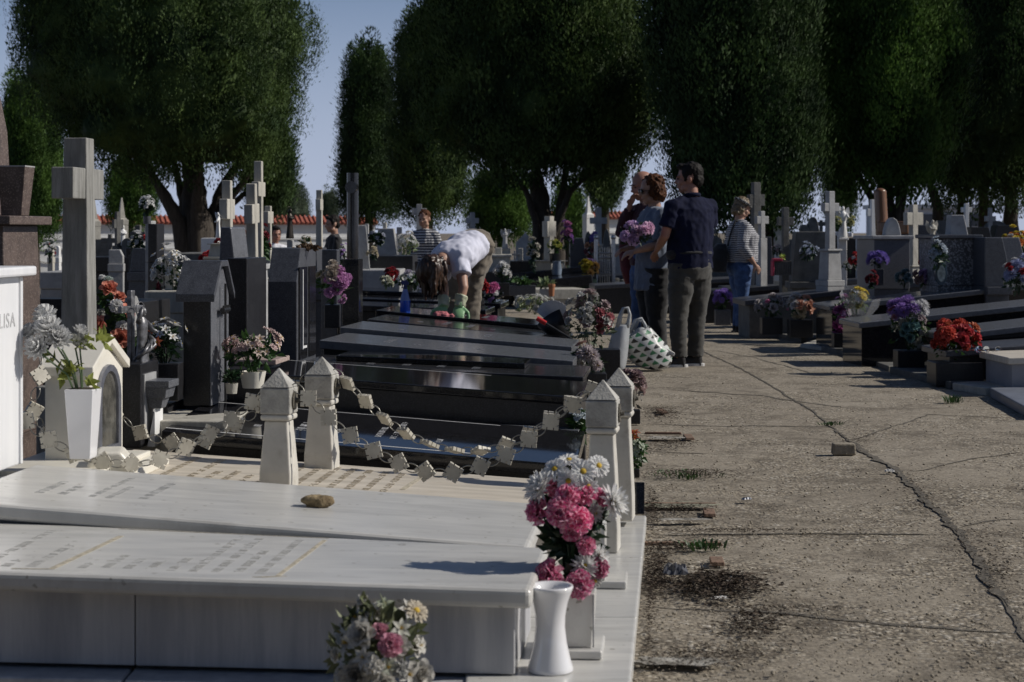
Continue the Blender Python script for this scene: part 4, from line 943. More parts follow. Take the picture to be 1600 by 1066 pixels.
cross('white painted cross lit by the sun among the dark right graves', 1364, 312, 402, 24, .078, .09, .10, 332, WHITE, rz=.2)
cross('pale brown stone cross with tapering shaft and square base', 1427, 320, 446, 21.5, .085, .125, .15, 342, STONE, rz=.5, ped=(.22,.24))
cross('small white cross at far right under the dark crowns', 1510, 318, 362, 27, .06, .08, .075, 328, WHITE, rz=.15, taper=1)
cross('dim grey cross in the shade right of the small white one', 1547, 325, 366, 29, .065, .09, .085, 342, LSTONE, rz=.1)
cross('tiny dark cross right of the dark round headstone', 1283, 344, 366, 26, .05, .11, .06, 350, DSTONE)
cross('thin dark cross on the grave behind the round headstone', 1110, 350, 400, 30, .06, .1, .08, 362, DSTONE)
cross('plain grey cross in the shade behind the bending woman', 738, 332, 372, 34, .09, .12, .10, 345, LSTONE, rz=.3)
cross('tiny iron cross on the low wall of graves in the middle', 804, 392, 412, 31, .03, .10, .03, 398, STEEL)
# brown wooden cross
p = at(1380,398,22.5); t = thing('wooden_cross', 'brown varnished wooden cross leaning right with one arm visible', 'cross', p, .9); s = 22.5/F
WOOD = mat('varnished_wood', (.17,.075,.028), .4, .3, 6, stretch=(6,6,.6), coat=.3)
mb = MB(); mb.tube([(0,0,0),(.02,.03,45*s),(.035,.06,98*s)], [.085,.082,.078], 12); mb.ball((.035,.06,98*s), (.078,.078,.05), 12, 8); mb.build('shaft', WOOD, t, smooth='angle')
mb = MB(); mb.box((0,-.16,42*s), (.14,.42,.16)); mb.build('arm', WOOD, t, bevel=.02)
def hs(label, px, yt, yb, wpx, d, thick, m, shape='flat', rz=0, name='headstone', cat='headstone', group='headstones', extra=None):
    p = at(px, yb, d); s = d/F; w, h = wpx*s, (yb-yt)*s; t = thing(name, label, cat, p, rz, group); mb = MB()
    if shape == 'round': pr = [(-w/2,0),(w/2,0)]+[(w/2*math.cos(math.pi*k/16)*(1 if True else 0), h-min(h*.6,w*.55)+min(h*.6,w*.55)*math.sin(math.pi*k/16)) for k in range(17)]
    elif shape == 'ogive': pr = [(-w/2,0),(w/2,0),(w*.44,h*.35),(w*.34,h*.68),(w*.2,h*.9),(0,h),(-w*.2,h*.9),(-w*.34,h*.68),(-w*.44,h*.35)]
    elif shape == 'peak': pr = [(-w/2,0),(w/2,0),(w/2,h*.62),(0,h),(-w/2,h*.62)]
    elif shape == 'trap': pr = [(-w/2,0),(w/2,0),(w*.36,h),(-w*.36,h)]
    elif shape == 'rtrap': pr = [(-w/2,0),(w/2,0),(w*.25,h),(-w*.42,h)]
    elif shape == 'cham': pr = [(-w/2,0),(w/2,0),(w/2,h*.55),(w*.28,h),(-w/2,h)]
    elif shape == 'shoulder': pr = [(-w/2,0),(w/2,0),(w/2,h*.6),(w*.3,h*.66),(w*.22,h*.92),(0,h),(-w*.22,h*.92),(-w*.3,h*.66),(-w/2,h*.6)]
    else: pr = [(-w/2,0),(w/2,0),(w/2,h),(-w/2,h)]
    mb.prism(pr, -thick/2, thick/2); mb.build('stone', m, t, bevel=.008)
    b = MB(); b.box((0,0,-.04), (w*1.12, thick*1.5, .08)); b.build('base', m, t, bevel=.006)
    footing(t, p, w*1.02, thick*1.2, m)
    if extra: extra(t, w, h, thick)
    return t
def obelisk(label, px, yt, yb, wpx, d, m):
    p = at(px, yb, d); s = d/F; h = (yb-yt)*s; w = wpx*s; t = thing('obelisk', label, 'obelisk', p, .5, 'obelisks'); mb = MB()
    footing(t, p, w*1.1, w*1.1, m)
    mb.box((0,0,h*.10), (w*1.15,w*1.15,h*.20)); mb.box((0,0,h*.235), (w,w,h*.07), top=(.7,.7)); mb.build('pedestal', m, t, bevel=.01)
    mb = MB(); mb.box((0,0,h*.27+h*.365), (w*.62,w*.62,h*.73), top=(.22,.22)); mb.build('needle', m, t, bevel=.006); return t
def blk(label, px, yt, yb, wpx, d, dep, m, name='grave_block', cat='grave block', rz=0, cap=None, group=None, pillar=False):
    p = at(px, yb, d); s = d/F; t = thing(name, label, cat, p, rz, group); mb = MB(); mb.box((0,dep/2,(yb-yt)*s/2), (wpx*s,dep,(yb-yt)*s)); mb.build('block', m, t, bevel=.008)
    footing(t, p, wpx*s*.98, dep*.96, m, dep/2)
    if cap: mb = MB(); mb.box((0,dep/2,(yb-yt)*s+.02), (wpx*s+.07,dep+.07,.04)); mb.build('cap', cap, t, bevel=.008)
    return t
obelisk('pale obelisk just right of the concrete cross', 147, 312, 354, 15, 34, STONE)
obelisk('pale pointed obelisk in front of the small dark tree', 190, 309, 352, 15, 32, STONE)
obelisk('distant white obelisk above the tiled wall', 919, 307, 342, 12, 50, WHITE)
# ---- left background
hs('pale granite headstone with a steep dark front, leaning on the grave before the crosses', 366, 355, 408, 27, 9.6, .18, GREYG, 'rtrap', rz=-.3)
hs('small grey granite headstone with a white label behind the pink bouquet', 517, 390, 440, 25, 13.5, .08, DGREY, 'flat', rz=-.2)
blk('black pillar carrying a vase of white flowers', 238, 350, 410, 15, 14, .2, BLACKR, 'pillar', 'pillar', rz=-.1)
blk('tall grey pillar beside the black one', 231, 345, 410, 9, 14.5, .15, LSTONE, 'pillar', 'pillar', rz=-.1)
t = blk('short pale post with a pyramid top among the white wreath', 265, 405, 475, 17, 11.2, .07, CREAM, 'post', 'post', rz=-.1)
mb = MB(); mb.box((0,.035,.28+.028), (.076,.078,.055), top=(.1,.1)); mb.build('pyramid_cap', CREAM, t)
blk('low pale stone ledge under the white wreath', 262, 455, 490, 75, 11.0, .4, STONE, 'ledge', 'ledge', rz=-.05)
hs('dark sloping headstone in front of the white angel', 222, 388, 425, 30, 16, .15, DGREY, 'trap', rz=-.2)
hs('white slanted small headstone with a red flower', 182, 390, 412, 22, 18, .1, LSTONE, 'cham', rz=.1)
hs('round dark headstone beside the white angel', 200, 372, 402, 17, 20, .12, DSTONE, 'round')
hs('dark square headstone left of the white angel', 162, 374, 402, 22, 23, .15, DSTONE, 'flat')
hs('small pale round headstone at far left under the green cypress', 80, 385, 402, 8, 26, .1, STONE, 'round')
hs('white round headstone at far left beside the concrete cross', 90, 384, 402, 8, 27, .1, WHITE, 'round')
blk('pale blue grey slab edge below the monument at far left', 82, 425, 452, 40, 13, .6, LSTONE, 'grave_slab', 'grave slab')
blk('dark low grave wall behind the silver framed headstone', 210, 402, 425, 170, 19, 1.2, BLACKR, 'grave_wall', 'grave wall')
blk('white stone seat like monument left of the crucifix cross', 327, 372, 398, 26, 25, .4, WHITE, 'monument', 'monument')
blk('dark low grave in front of the big left trunk', 300, 396, 425, 70, 16, 1.0, DSTONE, 'grave_block', 'grave block')
blk('long grey grave body behind the leaning cross', 450, 388, 425, 90, 15, .8, DGREY, 'grave_block', 'grave block')
blk('pale low grave strip behind the black stele at left', 520, 425, 470, 60, 14.6, .8, DGREY, 'grave_block', 'grave block')
robe_statue('angel_statue', 'slim white praying angel in front of the white wall', 192, 20.3, H-(392-HY)*20.3/F, .30, WHITE, rz=.6, arms='pray')
robe_statue('bust_statue', 'dark bronze bust with a ring shaped halo on a small pillar', 453, 14.6, H-(392-HY)*14.6/F+.10, .25, mat('dark_bronze', (.035,.028,.022), .45, .3, 20, metal=.6), rz=.9, halo=True, arms='pray', base=False)
blk('short grey pillar under the bronze bust', 453, 375, 398, 10, 14.6, .06, LSTONE, 'pillar', 'pillar')
t = robe_statue('crucifix_figure', 'small white crucified figure hanging on the pale cross', 341, 11.4, H-(372-HY)*11.4/F, .17, WHITE, rz=-1.2, arms='up', base=False)
# ---- middle background
hs('grey headstone with a sloping face just right of the black column', 566, 352, 420, 24, 19, .2, LSTONE, 'rtrap', rz=.1)
hs('grey headstone with stepped top and a stub cross behind the wreath', 607, 357, 415, 36, 21, .25, LSTONE, 'rtrap', rz=0)
blk('small stub cross post on the stepped grey headstone', 601, 348, 358, 6, 21, .06, STONE, 'post', 'post')
hs('narrow grey stone slab standing behind the headstones', 624, 355, 400, 8, 26, .1, LSTONE)
hs('thin grey stone post near the black column', 573, 350, 372, 6, 24, .1, LSTONE)
blk('dark grave body under the sloping grey headstone', 600, 400, 440, 90, 19.5, 1.0, BLACKR)
blk('pale grey sloping slab behind the red and white flowers', 590, 422, 452, 70, 18.6, .9, LSTONE, 'grave_slab', 'grave slab')
blk('pale low grave slab right of the bending woman', 765, 402, 425, 62, 29, 1.2, STONE, 'grave_slab', 'grave slab', cap=STONE)
blk('dark grave body below the pale low slab', 765, 425, 448, 70, 28.6, 1.2, BLACKR)
blk('stout short pale pillar on the low slab', 779, 387, 407, 10, 29.5, .12, STONE, 'pillar', 'pillar')
blk('pale block under the small angel', 790, 388, 408, 15, 30, .2, STONE, 'pedestal', 'pedestal')
robe_statue('angel_statue', 'tiny pale winged angel on a pedestal in the middle distance', 789, 30, H-(388-HY)*30/F, .34, LSTONE, wings=True, arms='pray')
hs('small house shaped grey tomb behind the climbing flowers', 821, 364, 405, 30, 34, .5, LSTONE, 'peak')
blk('short pale column in front of the house shaped tomb', 813, 388, 407, 8, 31, .1, STONE, 'pillar', 'pillar')
blk('dark grave slab with iron rail beside the tiny angel', 812, 408, 425, 50, 30.5, 1.0, BLACKR)
for k, (px, yt, yb, w_, d, lb) in enumerate([(830,425,440,170,29.5,'upper black slab mirroring blue sky in the middle distance'), (845,438,455,170,28.3,'lower black slab mirroring blue sky in the middle distance')]):
    p = at(px, yb, d); s = d/F; t = thing('grave_slab', lb, 'grave slab', p, .22, 'sky mirroring slabs'); mb = MB()
    mb.box((0,.5,(yb-yt)*s/2), (w_*s,1.0,(yb-yt)*s), sh=(0,0)); mb.build('slab', BLACK, t, bevel=.01); t.rotation_euler[1] = -.10
blk('sunlit pale grave kerb in front of the yellow flower bucket', 870, 452, 468, 100, 27.5, .9, STONE, 'grave_slab', 'grave slab', rz=.2)
hs('dark angled headstone behind the purple flowers', 903, 372, 440, 26, 31, .5, DGREY, 'cham')
hs('dark round topped headstone left of the slim grey cross', 919, 361, 405, 15, 34, .2, DSTONE, 'ogive')
hs('dark round topped headstone above the iron railing', 948, 357, 420, 16, 32, .2, DSTONE, 'ogive')
blk('grey stone grave body behind the iron railing', 955, 385, 450, 70, 33, .8, LSTONE, cap=STONE)
blk('dark step in front of the iron railing', 950, 462, 480, 130, 29.4, .6, DSTONE, 'step', 'step')
# iron railing
d = 29.9; p = at(945,466,d); s = d/F; t = thing('iron_railing', 'silvery wrought iron railing panel with slim round posts', 'railing', p, .05); hh = 92*s; w_ = 32*s
mb = MB()
for sx in (-1,1): mb.tube([(sx*w_*.42,0,0),(sx*w_*.42,0,hh)], .035, 8); mb.ball((sx*w_*.42,0,hh+.03), .045, 8, 6)
mb.build('post', STEEL, t)
mb = MB()
for k in range(7): x = w_*.42*(k-3)/3.6; mb.tube([(x,0,.1),(x,0,hh*.86)], .011, 6)
for z in (.12,.42,.68,.76): mb.tube([(-w_*.42,0,hh*z),(w_*.42,0,hh*z)], .014, 6)
for j in range(6):
    for k in range(6): x = w_*.42*(k-2.5)/3.6; z = hh*(.46+.036*j); mb.tube([(x+.03*math.cos(a), 0, z+.03*math.sin(a)) for a in (0,1.26,2.51,3.77,5.03)], .007, 4, closed=True)
mb.build('lattice', STEEL, t)
mb = MB()
for k in range(2):
    for z in (.1,.45,.95): mb.tube([(w_*.42,.0,hh*z*.9),(w_*.42,.9,hh*z*.9)], .012, 6)
    mb.tube([(w_*.42,.9,0),(w_*.42,.9,hh*.85)], .016, 6)
mb.build('side_rail', STEEL, t)
# ---- right hand side graves
GRt = 'graves in the right hand row'
tomb('low white rendered grave box with a beige worn top at the right edge', (3.60,13.0), 1.6, .7, .285, .33, .05, BEIGE, mat('grey_white_render', (.30,.30,.32), .8, .1, 5), side='R', z0=0, ov=.04, group=GRt)
tomb('dark grave whose foot bears crystal ornaments at right', (3.33,13.75), 1.8, .7, .285, .40, .05, DGREY, BLACKR, side='R', ov=.04, group=GRt)
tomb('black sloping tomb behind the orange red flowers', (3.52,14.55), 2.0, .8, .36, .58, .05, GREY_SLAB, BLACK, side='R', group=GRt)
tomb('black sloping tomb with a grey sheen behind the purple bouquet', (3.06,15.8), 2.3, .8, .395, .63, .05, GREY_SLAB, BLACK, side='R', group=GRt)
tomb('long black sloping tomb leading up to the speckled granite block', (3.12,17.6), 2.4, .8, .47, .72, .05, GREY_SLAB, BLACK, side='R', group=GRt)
tomb('grey stone tomb under the tall flared pedestal', (2.60,20.0), 2.2, .85, .43, .66, .06, DGREY, DSTONE, side='R', group=GRt, ov=.06)
tomb('dark tomb just behind the standing striped woman', (2.3,23.3), 2.6, .6, .42, .60, .06, DGREY, BLACKR, side='R', group=GRt)
tomb('dark tomb beside the pink basket grave', (2.9,24.0), 2.8, .9, .45, .58, .06, DGREY, BLACKR, side='R', group=GRt)
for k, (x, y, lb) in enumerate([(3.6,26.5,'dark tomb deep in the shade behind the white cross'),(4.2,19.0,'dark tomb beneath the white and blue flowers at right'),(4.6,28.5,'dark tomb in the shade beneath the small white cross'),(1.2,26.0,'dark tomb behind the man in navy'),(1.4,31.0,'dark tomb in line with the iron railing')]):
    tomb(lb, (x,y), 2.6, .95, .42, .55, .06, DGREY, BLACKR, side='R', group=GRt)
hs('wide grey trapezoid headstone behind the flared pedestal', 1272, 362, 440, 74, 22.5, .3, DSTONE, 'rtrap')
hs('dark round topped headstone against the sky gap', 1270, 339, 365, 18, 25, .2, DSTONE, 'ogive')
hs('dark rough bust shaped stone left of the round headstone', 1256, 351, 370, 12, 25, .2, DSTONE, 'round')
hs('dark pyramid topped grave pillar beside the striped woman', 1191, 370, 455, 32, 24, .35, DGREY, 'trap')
blk('grey granite block with a pale edge carrying the little rounded stone', 1394, 374, 452, 58, 19.2, .6, GREYG, 'grave_block', 'grave block', rz=.12, cap=LSTONE)
hs('little rounded pale memorial stone on the grey block', 1393, 340, 372, 26, 19.5, .18, LSTONE, 'ogive')
blk('speckled granite block with dark oval plaque', 1497, 373, 447, 66, 18.0, .6, SPECK, 'grave_block', 'grave block', rz=.08, cap=DGREY)
hs('upright grey memorial stone with a sunlit edge on the speckled block', 1495, 336, 371, 30, 18.3, .2, LSTONE, 'rtrap')
hs('smooth grey stele with angled right shoulder', 1545, 371, 447, 36, 17.9, .4, DGREY, 'cham', rz=.1)
hs('pale lit grey stone panel at right behind the orange flowers', 1572, 371, 450, 44, 18.3, .3, GREYG, 'cham', rz=.1)
t = rowthing('oval_plaque', 'dark blue oval plaque standing by the red and lilac flowers', 'plaque', 1470, 17.6, H-(445-HY)*17.6/F, side='R')
mb = MB(); mb.prism([(.06*math.cos(2*math.pi*k/24), .11+.115*math.sin(2*math.pi*k/24)) for k in range(24)], -.02, .02); mb.build('disc', mat('blue_enamel', (.03,.06,.09), .2, .3, 10), t, bevel=.004)
mb = MB(); mb.prism([(.04*math.cos(2*math.pi*k/24), .11+.08*math.sin(2*math.pi*k/24)) for k in range(24)], -.025, -.0205); mb.build('picture', mat('pale_enamel', (.3,.36,.36), .2, .4, 25), t)
robe_statue('angel_statue', 'small pale angel bust with wings behind the beige cross', 1457, 22, H-(388-HY)*22/F, .36, STONE, wings=True, arms='pray', rz=.2)
robe_statue('angel_statue', 'white angel with spread wings between two yellow bouquets', 1317, 23, H-(372-HY)*23/F, .42, WHITE, wings=True, arms='up', rz=.1)
blk('white block under the angel with spread wings', 1317, 366, 392, 13, 23, .12, WHITE, 'pedestal', 'pedestal')
for k, (px, yt, yb, w_, d, m, sh, lb) in enumerate([(1335,372,440,70,24.5,BLACKR,'flat','broad black headstone with a pale label below the white cross'), (1400,360,400,60,26,DGREY,'flat','dark flat headstone behind the beige cross'),
        (1530,355,390,40,22,BLACKR,'rtrap','black sloping headstone below the small white cross'), (1570,352,390,46,23,BLACKR,'trap','black angled headstone at the right edge'), (1447,352,395,40,23.5,DGREY,'rtrap','dark sloping headstone beside the pale angel'),
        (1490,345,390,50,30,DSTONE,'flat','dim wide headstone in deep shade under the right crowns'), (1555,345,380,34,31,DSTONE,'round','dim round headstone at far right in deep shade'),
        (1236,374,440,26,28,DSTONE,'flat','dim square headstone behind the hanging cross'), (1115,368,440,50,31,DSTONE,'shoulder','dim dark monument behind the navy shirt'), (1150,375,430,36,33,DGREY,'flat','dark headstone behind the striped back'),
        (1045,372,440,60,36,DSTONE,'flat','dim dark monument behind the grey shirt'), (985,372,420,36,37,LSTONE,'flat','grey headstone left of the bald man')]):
    hs(lb, px, yt, yb, w_, d, .3, m, sh)
blk('white label plate on the broad black headstone', 1341, 368, 390, 8, 24.3, .02, WHITE, 'label_plate', 'plate')
hs('small white house shaped niche far left of the white cross', 1214, 338, 372, 13, 34, .3, WHITE, 'peak')
# marble plates along the right edge of the path
def rplate(label, pts, h=.06, m=LSTONE, z=None):
    P = [on(x, y, h) for x, y in pts]; c = sum(P, V())/len(P); mb = MB()
    mb.hexa([V((p.x-c.x, p.y-c.y, 0)) for p in P]+[V((p.x-c.x, p.y-c.y, h)) for p in P])
    tag(mb.build('kerb_plate', m, bevel=.008, loc=(c.x, c.y, 0)), label, 'kerb plate', 'stone plates along the right path edge')
rplate('blue grey plate nearest the right corner', [(1547,606),(1610,640),(1760,632),(1640,602)], .07, mat('blue_grey_plate', (.17,.185,.22), .4, .15, 8))
rplate('worn grey plate before the white grave box', [(1488,598),(1540,606),(1640,601),(1590,590)], .06, STONE)
rplate('dark grey plate under the orange red planter', [(1390,573),(1485,597),(1600,594),(1500,568)], .06, DSTONE)
rplate('dark plate under the tall purple bouquet', [(1330,552),(1388,572),(1520,566),(1440,546)], .05, DSTONE)
rplate('broken pale plate in front of the wrapped bouquet', [(1250,538),(1285,543),(1325,530),(1290,526)], .04, STONE)
rplate('dark raised plate under the wrapped bouquet', [(1283,540),(1336,552),(1460,544),(1380,532)], .06, DSTONE)
rplate('low stone ledge under the white and peach planters', [(1180,514),(1252,528),(1330,523),(1250,508)], .06, DSTONE)
# ------------------------------------------------------------------ flowers
def petalmat(c, tr=.32):
    c = tuple(c); n = 'petal_%.2f_%.2f_%.2f' % c
    l = tuple(min(.85, x*1.15+.10*(max(c)-x)+.02) for x in c)
    if c == HOT: return mat(n, (.85,.12,.34), .6, .2, 5, trans=.3, rand=.28, spec=.3, detail=4, col2=(.88,.58,.68), ramp=(.42,.60))
    return mat(n, c, .6, .28, 6, trans=tr, rand=.12, spec=.3, detail=4, col2=l)
CENTER = mat('flower_centre', (.50,.33,.03), .8, .25, 60)
def petal(mb, m, L_, W_, cup, rg, ruffle=0, n=3, tipw=.35):
    rows = []
    for i in range(n+1):
        t = i/n; w = W_*(math.sin(math.pi*min(.97, t*.72+.12))**.8 if i < n else tipw*1.0)
        y = L_*t; z = cup*t*t*L_
        row = []
        for k in (-1,0,1):
            zz = z+abs(k)*w*.35+rg.uniform(-1,1)*ruffle*t*L_
            row.append(mb.bm.verts.new(m @ V((k*w*.5, y*(1-.06*abs(k)*t)+rg.uniform(-1,1)*ruffle*t*L_*.6, zz))))
        rows.append(row)
    for a, b in zip(rows, rows[1:]):
        for k in range(2): mb.face([a[k], a[k+1], b[k+1], b[k]])
_bl = {}
def bloom(kind, col):
    key = (kind, tuple(col))
    if key in _bl: return _bl[key]
    rg = random.Random(hash(kind) % 1000 if False else sum(map(ord, kind))); mb = MB(); Rz, Rx = (lambda a: Matrix.Rotation(a, 4, 'Z')), (lambda a: Matrix.Rotation(a, 4, 'X'))
    if kind == 'carnation':
        for lay, (n, tilt, L_) in enumerate([(9,.05,1.0),(9,.35,.95),(8,.7,.85),(7,1.0,.7),(5,1.3,.55)]):
            for k in range(n): petal(mb, Matrix.Translation((0,0,.1*lay)) @ Rz(2*math.pi*(k+.5*(lay % 2))/n+rg.uniform(-.15,.15)) @ Rx(tilt+rg.uniform(-.12,.12)), L_, .62, .05, rg, ruffle=.19, n=4, tipw=.95)
    elif kind == 'daisy':
        for lay, (n, tilt, L_) in enumerate([(13,.08,1.0),(11,.28,.9)]):
            for k in range(n): petal(mb, Rz(2*math.pi*(k+.5*lay)/n+rg.uniform(-.06,.06)) @ Rx(tilt+rg.uniform(-.1,.1)), L_, .36, -.12, rg, .015, tipw=.5)
        mb.mi = 1; mb.ball((0,0,.1), (.25,.25,.14), 10, 6)
    elif kind == 'spider':
        for lay, (n, tilt, L_) in enumerate([(15,-.15,1.0),(15,.2,1.0),(13,.55,.95),(11,.9,.85)]):
            for k in range(n): petal(mb, Rz(2*math.pi*(k+.5*lay)/n+rg.uniform(-.1,.1)) @ Rx(tilt+rg.uniform(-.15,.15)), L_, .22, .15, rg, .03, tipw=.25)
        mb.mi = 1; mb.ball((0,0,.15), (.2,.2,.14), 8, 5)
    elif kind == 'mum':
        for lay, (n, tilt, L_) in enumerate([(12,-.25,1.0),(13,.1,1.0),(12,.45,.98),(10,.8,.95),(7,1.15,.9),(4,1.4,.85)]):
            for k in range(n): petal(mb, Matrix.Translation((0,0,.0+.05*lay)) @ Rz(2*math.pi*(k+.5*(lay % 2))/n+rg.uniform(-.08,.08)) @ Rx(tilt), L_, .42, .55, rg, .02, tipw=.45)
    elif kind == 'rose':
        for lay, (n, tilt, L_, off) in enumerate([(5,.55,1.0,.28),(5,.95,1.0,.26),(4,1.2,1.0,.2),(3,1.38,.95,.13),(2,1.5,.9,.06)]):
            for k in range(n): 
                m = Rz(2*math.pi*(k+.5*(lay % 2))/n+rg.uniform(-.1,.1)) @ Matrix.Translation((0,off*.6,0)) @ Rx(tilt); petal(mb, m, L_*1.05, 1.0, -.28 if lay < 2 else -.05, rg, .02, n=4, tipw=.55)
    elif kind == 'lily':
        for lay, n in enumerate((3,3)):
            for k in range(n): petal(mb, Rz(2*math.pi*(k+.5*lay)/3) @ Rx(.75-.12*lay), 1.05, .5, -.42, rg, .02, n=4, tipw=.1)
        mb.mi = 1
        for k in range(5): a = k*1.256; mb.tube([(0,0,.05),(.12*math.cos(a),.12*math.sin(a),.55)], .03, 4)
    elif kind == 'small':                       # a little cluster of five-petal flowers
        for j in range(7):
            a = j*2.4; c = V((.55*math.sqrt(j/7)*math.cos(a), .55*math.sqrt(j/7)*math.sin(a), .15*rg.random()))
            for k in range(5): petal(mb, Matrix.Translation(c) @ Rx(rg.uniform(-.5,.5)) @ Rz(2*math.pi*k/5+a) @ Rx(.25), .42, .34, -.1, rg, .02, n=2, tipw=.6)
    elif kind == 'bud':
        mb.ball((0,0,.4), (.45,.45,.6), 10, 8)
        for k in range(4): petal(mb, Rz(k*1.57) @ Rx(1.2), 1.0, .8, -.1, rg, .02, n=3, tipw=.3)
    me = mb.mesh(kind if kind not in ('small','spider','mum') else {'small':'blossom_cluster','spider':'daisy','mum':'chrysanthemum'}[kind], [petalmat(col), CENTER])
    me.polygons.foreach_set('use_smooth', [kind not in ('carnation','small')]*len(me.polygons))
    _bl[key] = me; return me
NM = {'small':'blossom_cluster','spider':'daisy','mum':'chrysanthemum','bud':'bud'}
def leaves(mb, rg, n, c, rad, size, up=.3):
    """folded leaves through an ellipsoid"""
    for _ in range(n):
        dv = V((rg.gauss(0,1), rg.gauss(0,1), rg.gauss(0,1)+up)).normalized(); k = rg.random()**.5
        p = V(c)+V((dv.x*rad[0]*k, dv.y*rad[1]*k, dv.z*rad[2]*k)); s = size*rg.uniform(.5,1.3)
        ax = (dv+V((rg.uniform(-.7,.7), rg.uniform(-.7,.7), rg.uniform(-.5,.6)))).normalized(); sd_ = ax.cross(V((rg.uniform(-1,1), rg.uniform(-1,1), rg.uniform(-1,1)))).normalized(); nn = ax.cross(sd_)
        a, b = p-ax*s*.5, p+ax*s*.5; l = p-ax*s*.05+sd_*s*.26+nn*s*.09; r = p-ax*s*.05-sd_*s*.26+nn*s*.09
        va, vb, vl, vr = [mb.bm.verts.new(q) for q in (a,b,l,r)]; mb.face([va,vl,vb]); mb.face([va,vb,vr])
POTM = {'black': BLACKR, 'grey': DGREY, 'white': CERAM, 'marble': MARBLE, 'stone': LSTONE, 'terra': TERRA, 'green': mat('dark_green_plastic', (.03,.055,.04), .5, .2, 20), 'bluegrey': mat('blue_grey_pot', (.16,.2,.26), .5, .2, 15), 'cream': CREAM, 'pale': STONE}
def arr(label, px, yb, d, w, h, blooms, pot=None, leaf=(70,.05,DARKLEAF), seed=None, rz=0, name='flower_arrangement', cat='flowers', group='flower arrangements', z=None, depth=.8, lean=(0,0), lower=-.25, place=None):
    """px,yb: picture column and row of the foot; w,h: size of the flowers in picture pixels; pot=(kind, material, width px, height px[, top/bottom ratio])
    blooms: (kind, colour, diameter px, number[, (cx,cz,spread)])"""
    s = d/F; p = at(px, yb, d)
    if z is not None: p.z = z
    seed = seed if seed is not None else int(px*7+yb); rg = random.Random(seed)
    t = thing(name, label, cat, p, rz, group); ph = 0
    if pot:
        k, pmat, pw, ph = pot[:4]; pw, ph = pw*s, ph*s; ra = pot[4] if len(pot) > 4 else 1.0; m = POTM[pmat]; mb = MB()
        if k == 'box': mb.box((0,0,ph/2), (pw,pw*.85,ph), top=(ra,ra)); mb.build('planter', m, t, bevel=.005)
        elif k == 'long': mb.box((0,0,ph/2), (pw,pw*.45,ph), top=(ra,ra)); mb.build('planter', m, t, bevel=.005)
        else:
            r0, r1 = pw/2*(1/ra if ra > 1 else 1), pw/2; mb.lathe([(r0*.98,0),(r0,.004),(r1,ph),(r1*.9,ph),(r1*.86,ph*.8),(.001,ph*.8)], 20); mb.build('pot', m, t, smooth='angle')
    rx, rz_ = w*s/2, h*s/2; ry = rx*depth; zc = ph+rz_*.98
    mb = MB(); leaves(mb, rg, leaf[0], (lean[0]*.5, 0, zc-rz_*.2), (rx*.98, ry*.98, rz_*.92), leaf[1])
    for _ in range(14):
        a = rg.uniform(0, 6.28); q = V((rx*.7*rg.random()*math.cos(a)+lean[0], ry*.7*rg.random()*math.sin(a), zc+rz_*rg.uniform(-.4,.6)))
        mb.tube([(0,0,ph*.8), q*.5+V((0,0,ph*.3+.0)), q], .0022+.0004/s*0, 4, caps=False)
    mb.build('foliage', leaf[2], t)
    items = []
    for b in blooms:
        for i in range(b[3]): items.append(b)
    rg.shuffle(items); n = len(items); gi = 0
    for i, b in enumerate(items):
        kind, col, dia = b[:3]; me = bloom(kind, col)
        if len(b) > 4:
            cx, cz, sp = b[4]; a, r = rg.uniform(0, 6.28), sp*math.sqrt(rg.random())
            x, zz = cx+r*math.cos(a), cz+r*math.sin(a); rest = max(0, 1-x*x-zz*zz); y = -math.sqrt(rest)*rg.uniform(.3,1) if rg.random() < .8 else math.sqrt(rest)*rg.random()
        else:
            u = lower+(1-lower)*((i+.5)/n); zz = u; r = math.sqrt(max(0, 1-u*u)); a = i*2.39996+rg.uniform(-.35,.35); x, y = r*math.cos(a), r*math.sin(a)
            k = rg.uniform(.72,1.05) if rg.random() < .82 else rg.uniform(1.08,1.3); x, y, zz = x*k, y*k, zz*k
        pos = V((x*rx*.88+lean[0]*(zz+1)/2, y*ry*.88, zc+zz*rz_*.88)); dirv = V((x, y*1.0, zz*.9+.35)).normalized()
        dirv = (dirv+V((rg.uniform(-.25,.25), rg.uniform(-.25,.25), rg.uniform(-.2,.2)))).normalized()
        q = dirv.to_track_quat('Z', 'Y') @ Matrix.Rotation(rg.uniform(0,6.28), 3, 'Z').to_quaternion()
        inst(me, NM.get(kind, kind), t, pos, q.to_euler(), dia*s/2*rg.uniform(.68,1.15))
    return t
WHT, PINK, HOT, LIL, PUR, RED, ORG, YEL, PEACH, CRM, PBLU, DRED, DPINK = (.80,.80,.78),(.68,.26,.42),(.60,.06,.20),(.44,.28,.58),(.22,.10,.46),(.42,.012,.02),(.55,.13,.05),(.62,.48,.03),(.62,.33,.20),(.62,.55,.40),(.45,.52,.66),(.22,.02,.035),(.35,.14,.17)
DUSTY, GREYW, TEAL = (.42,.32,.33), (.50,.50,.48), (.12,.24,.24)

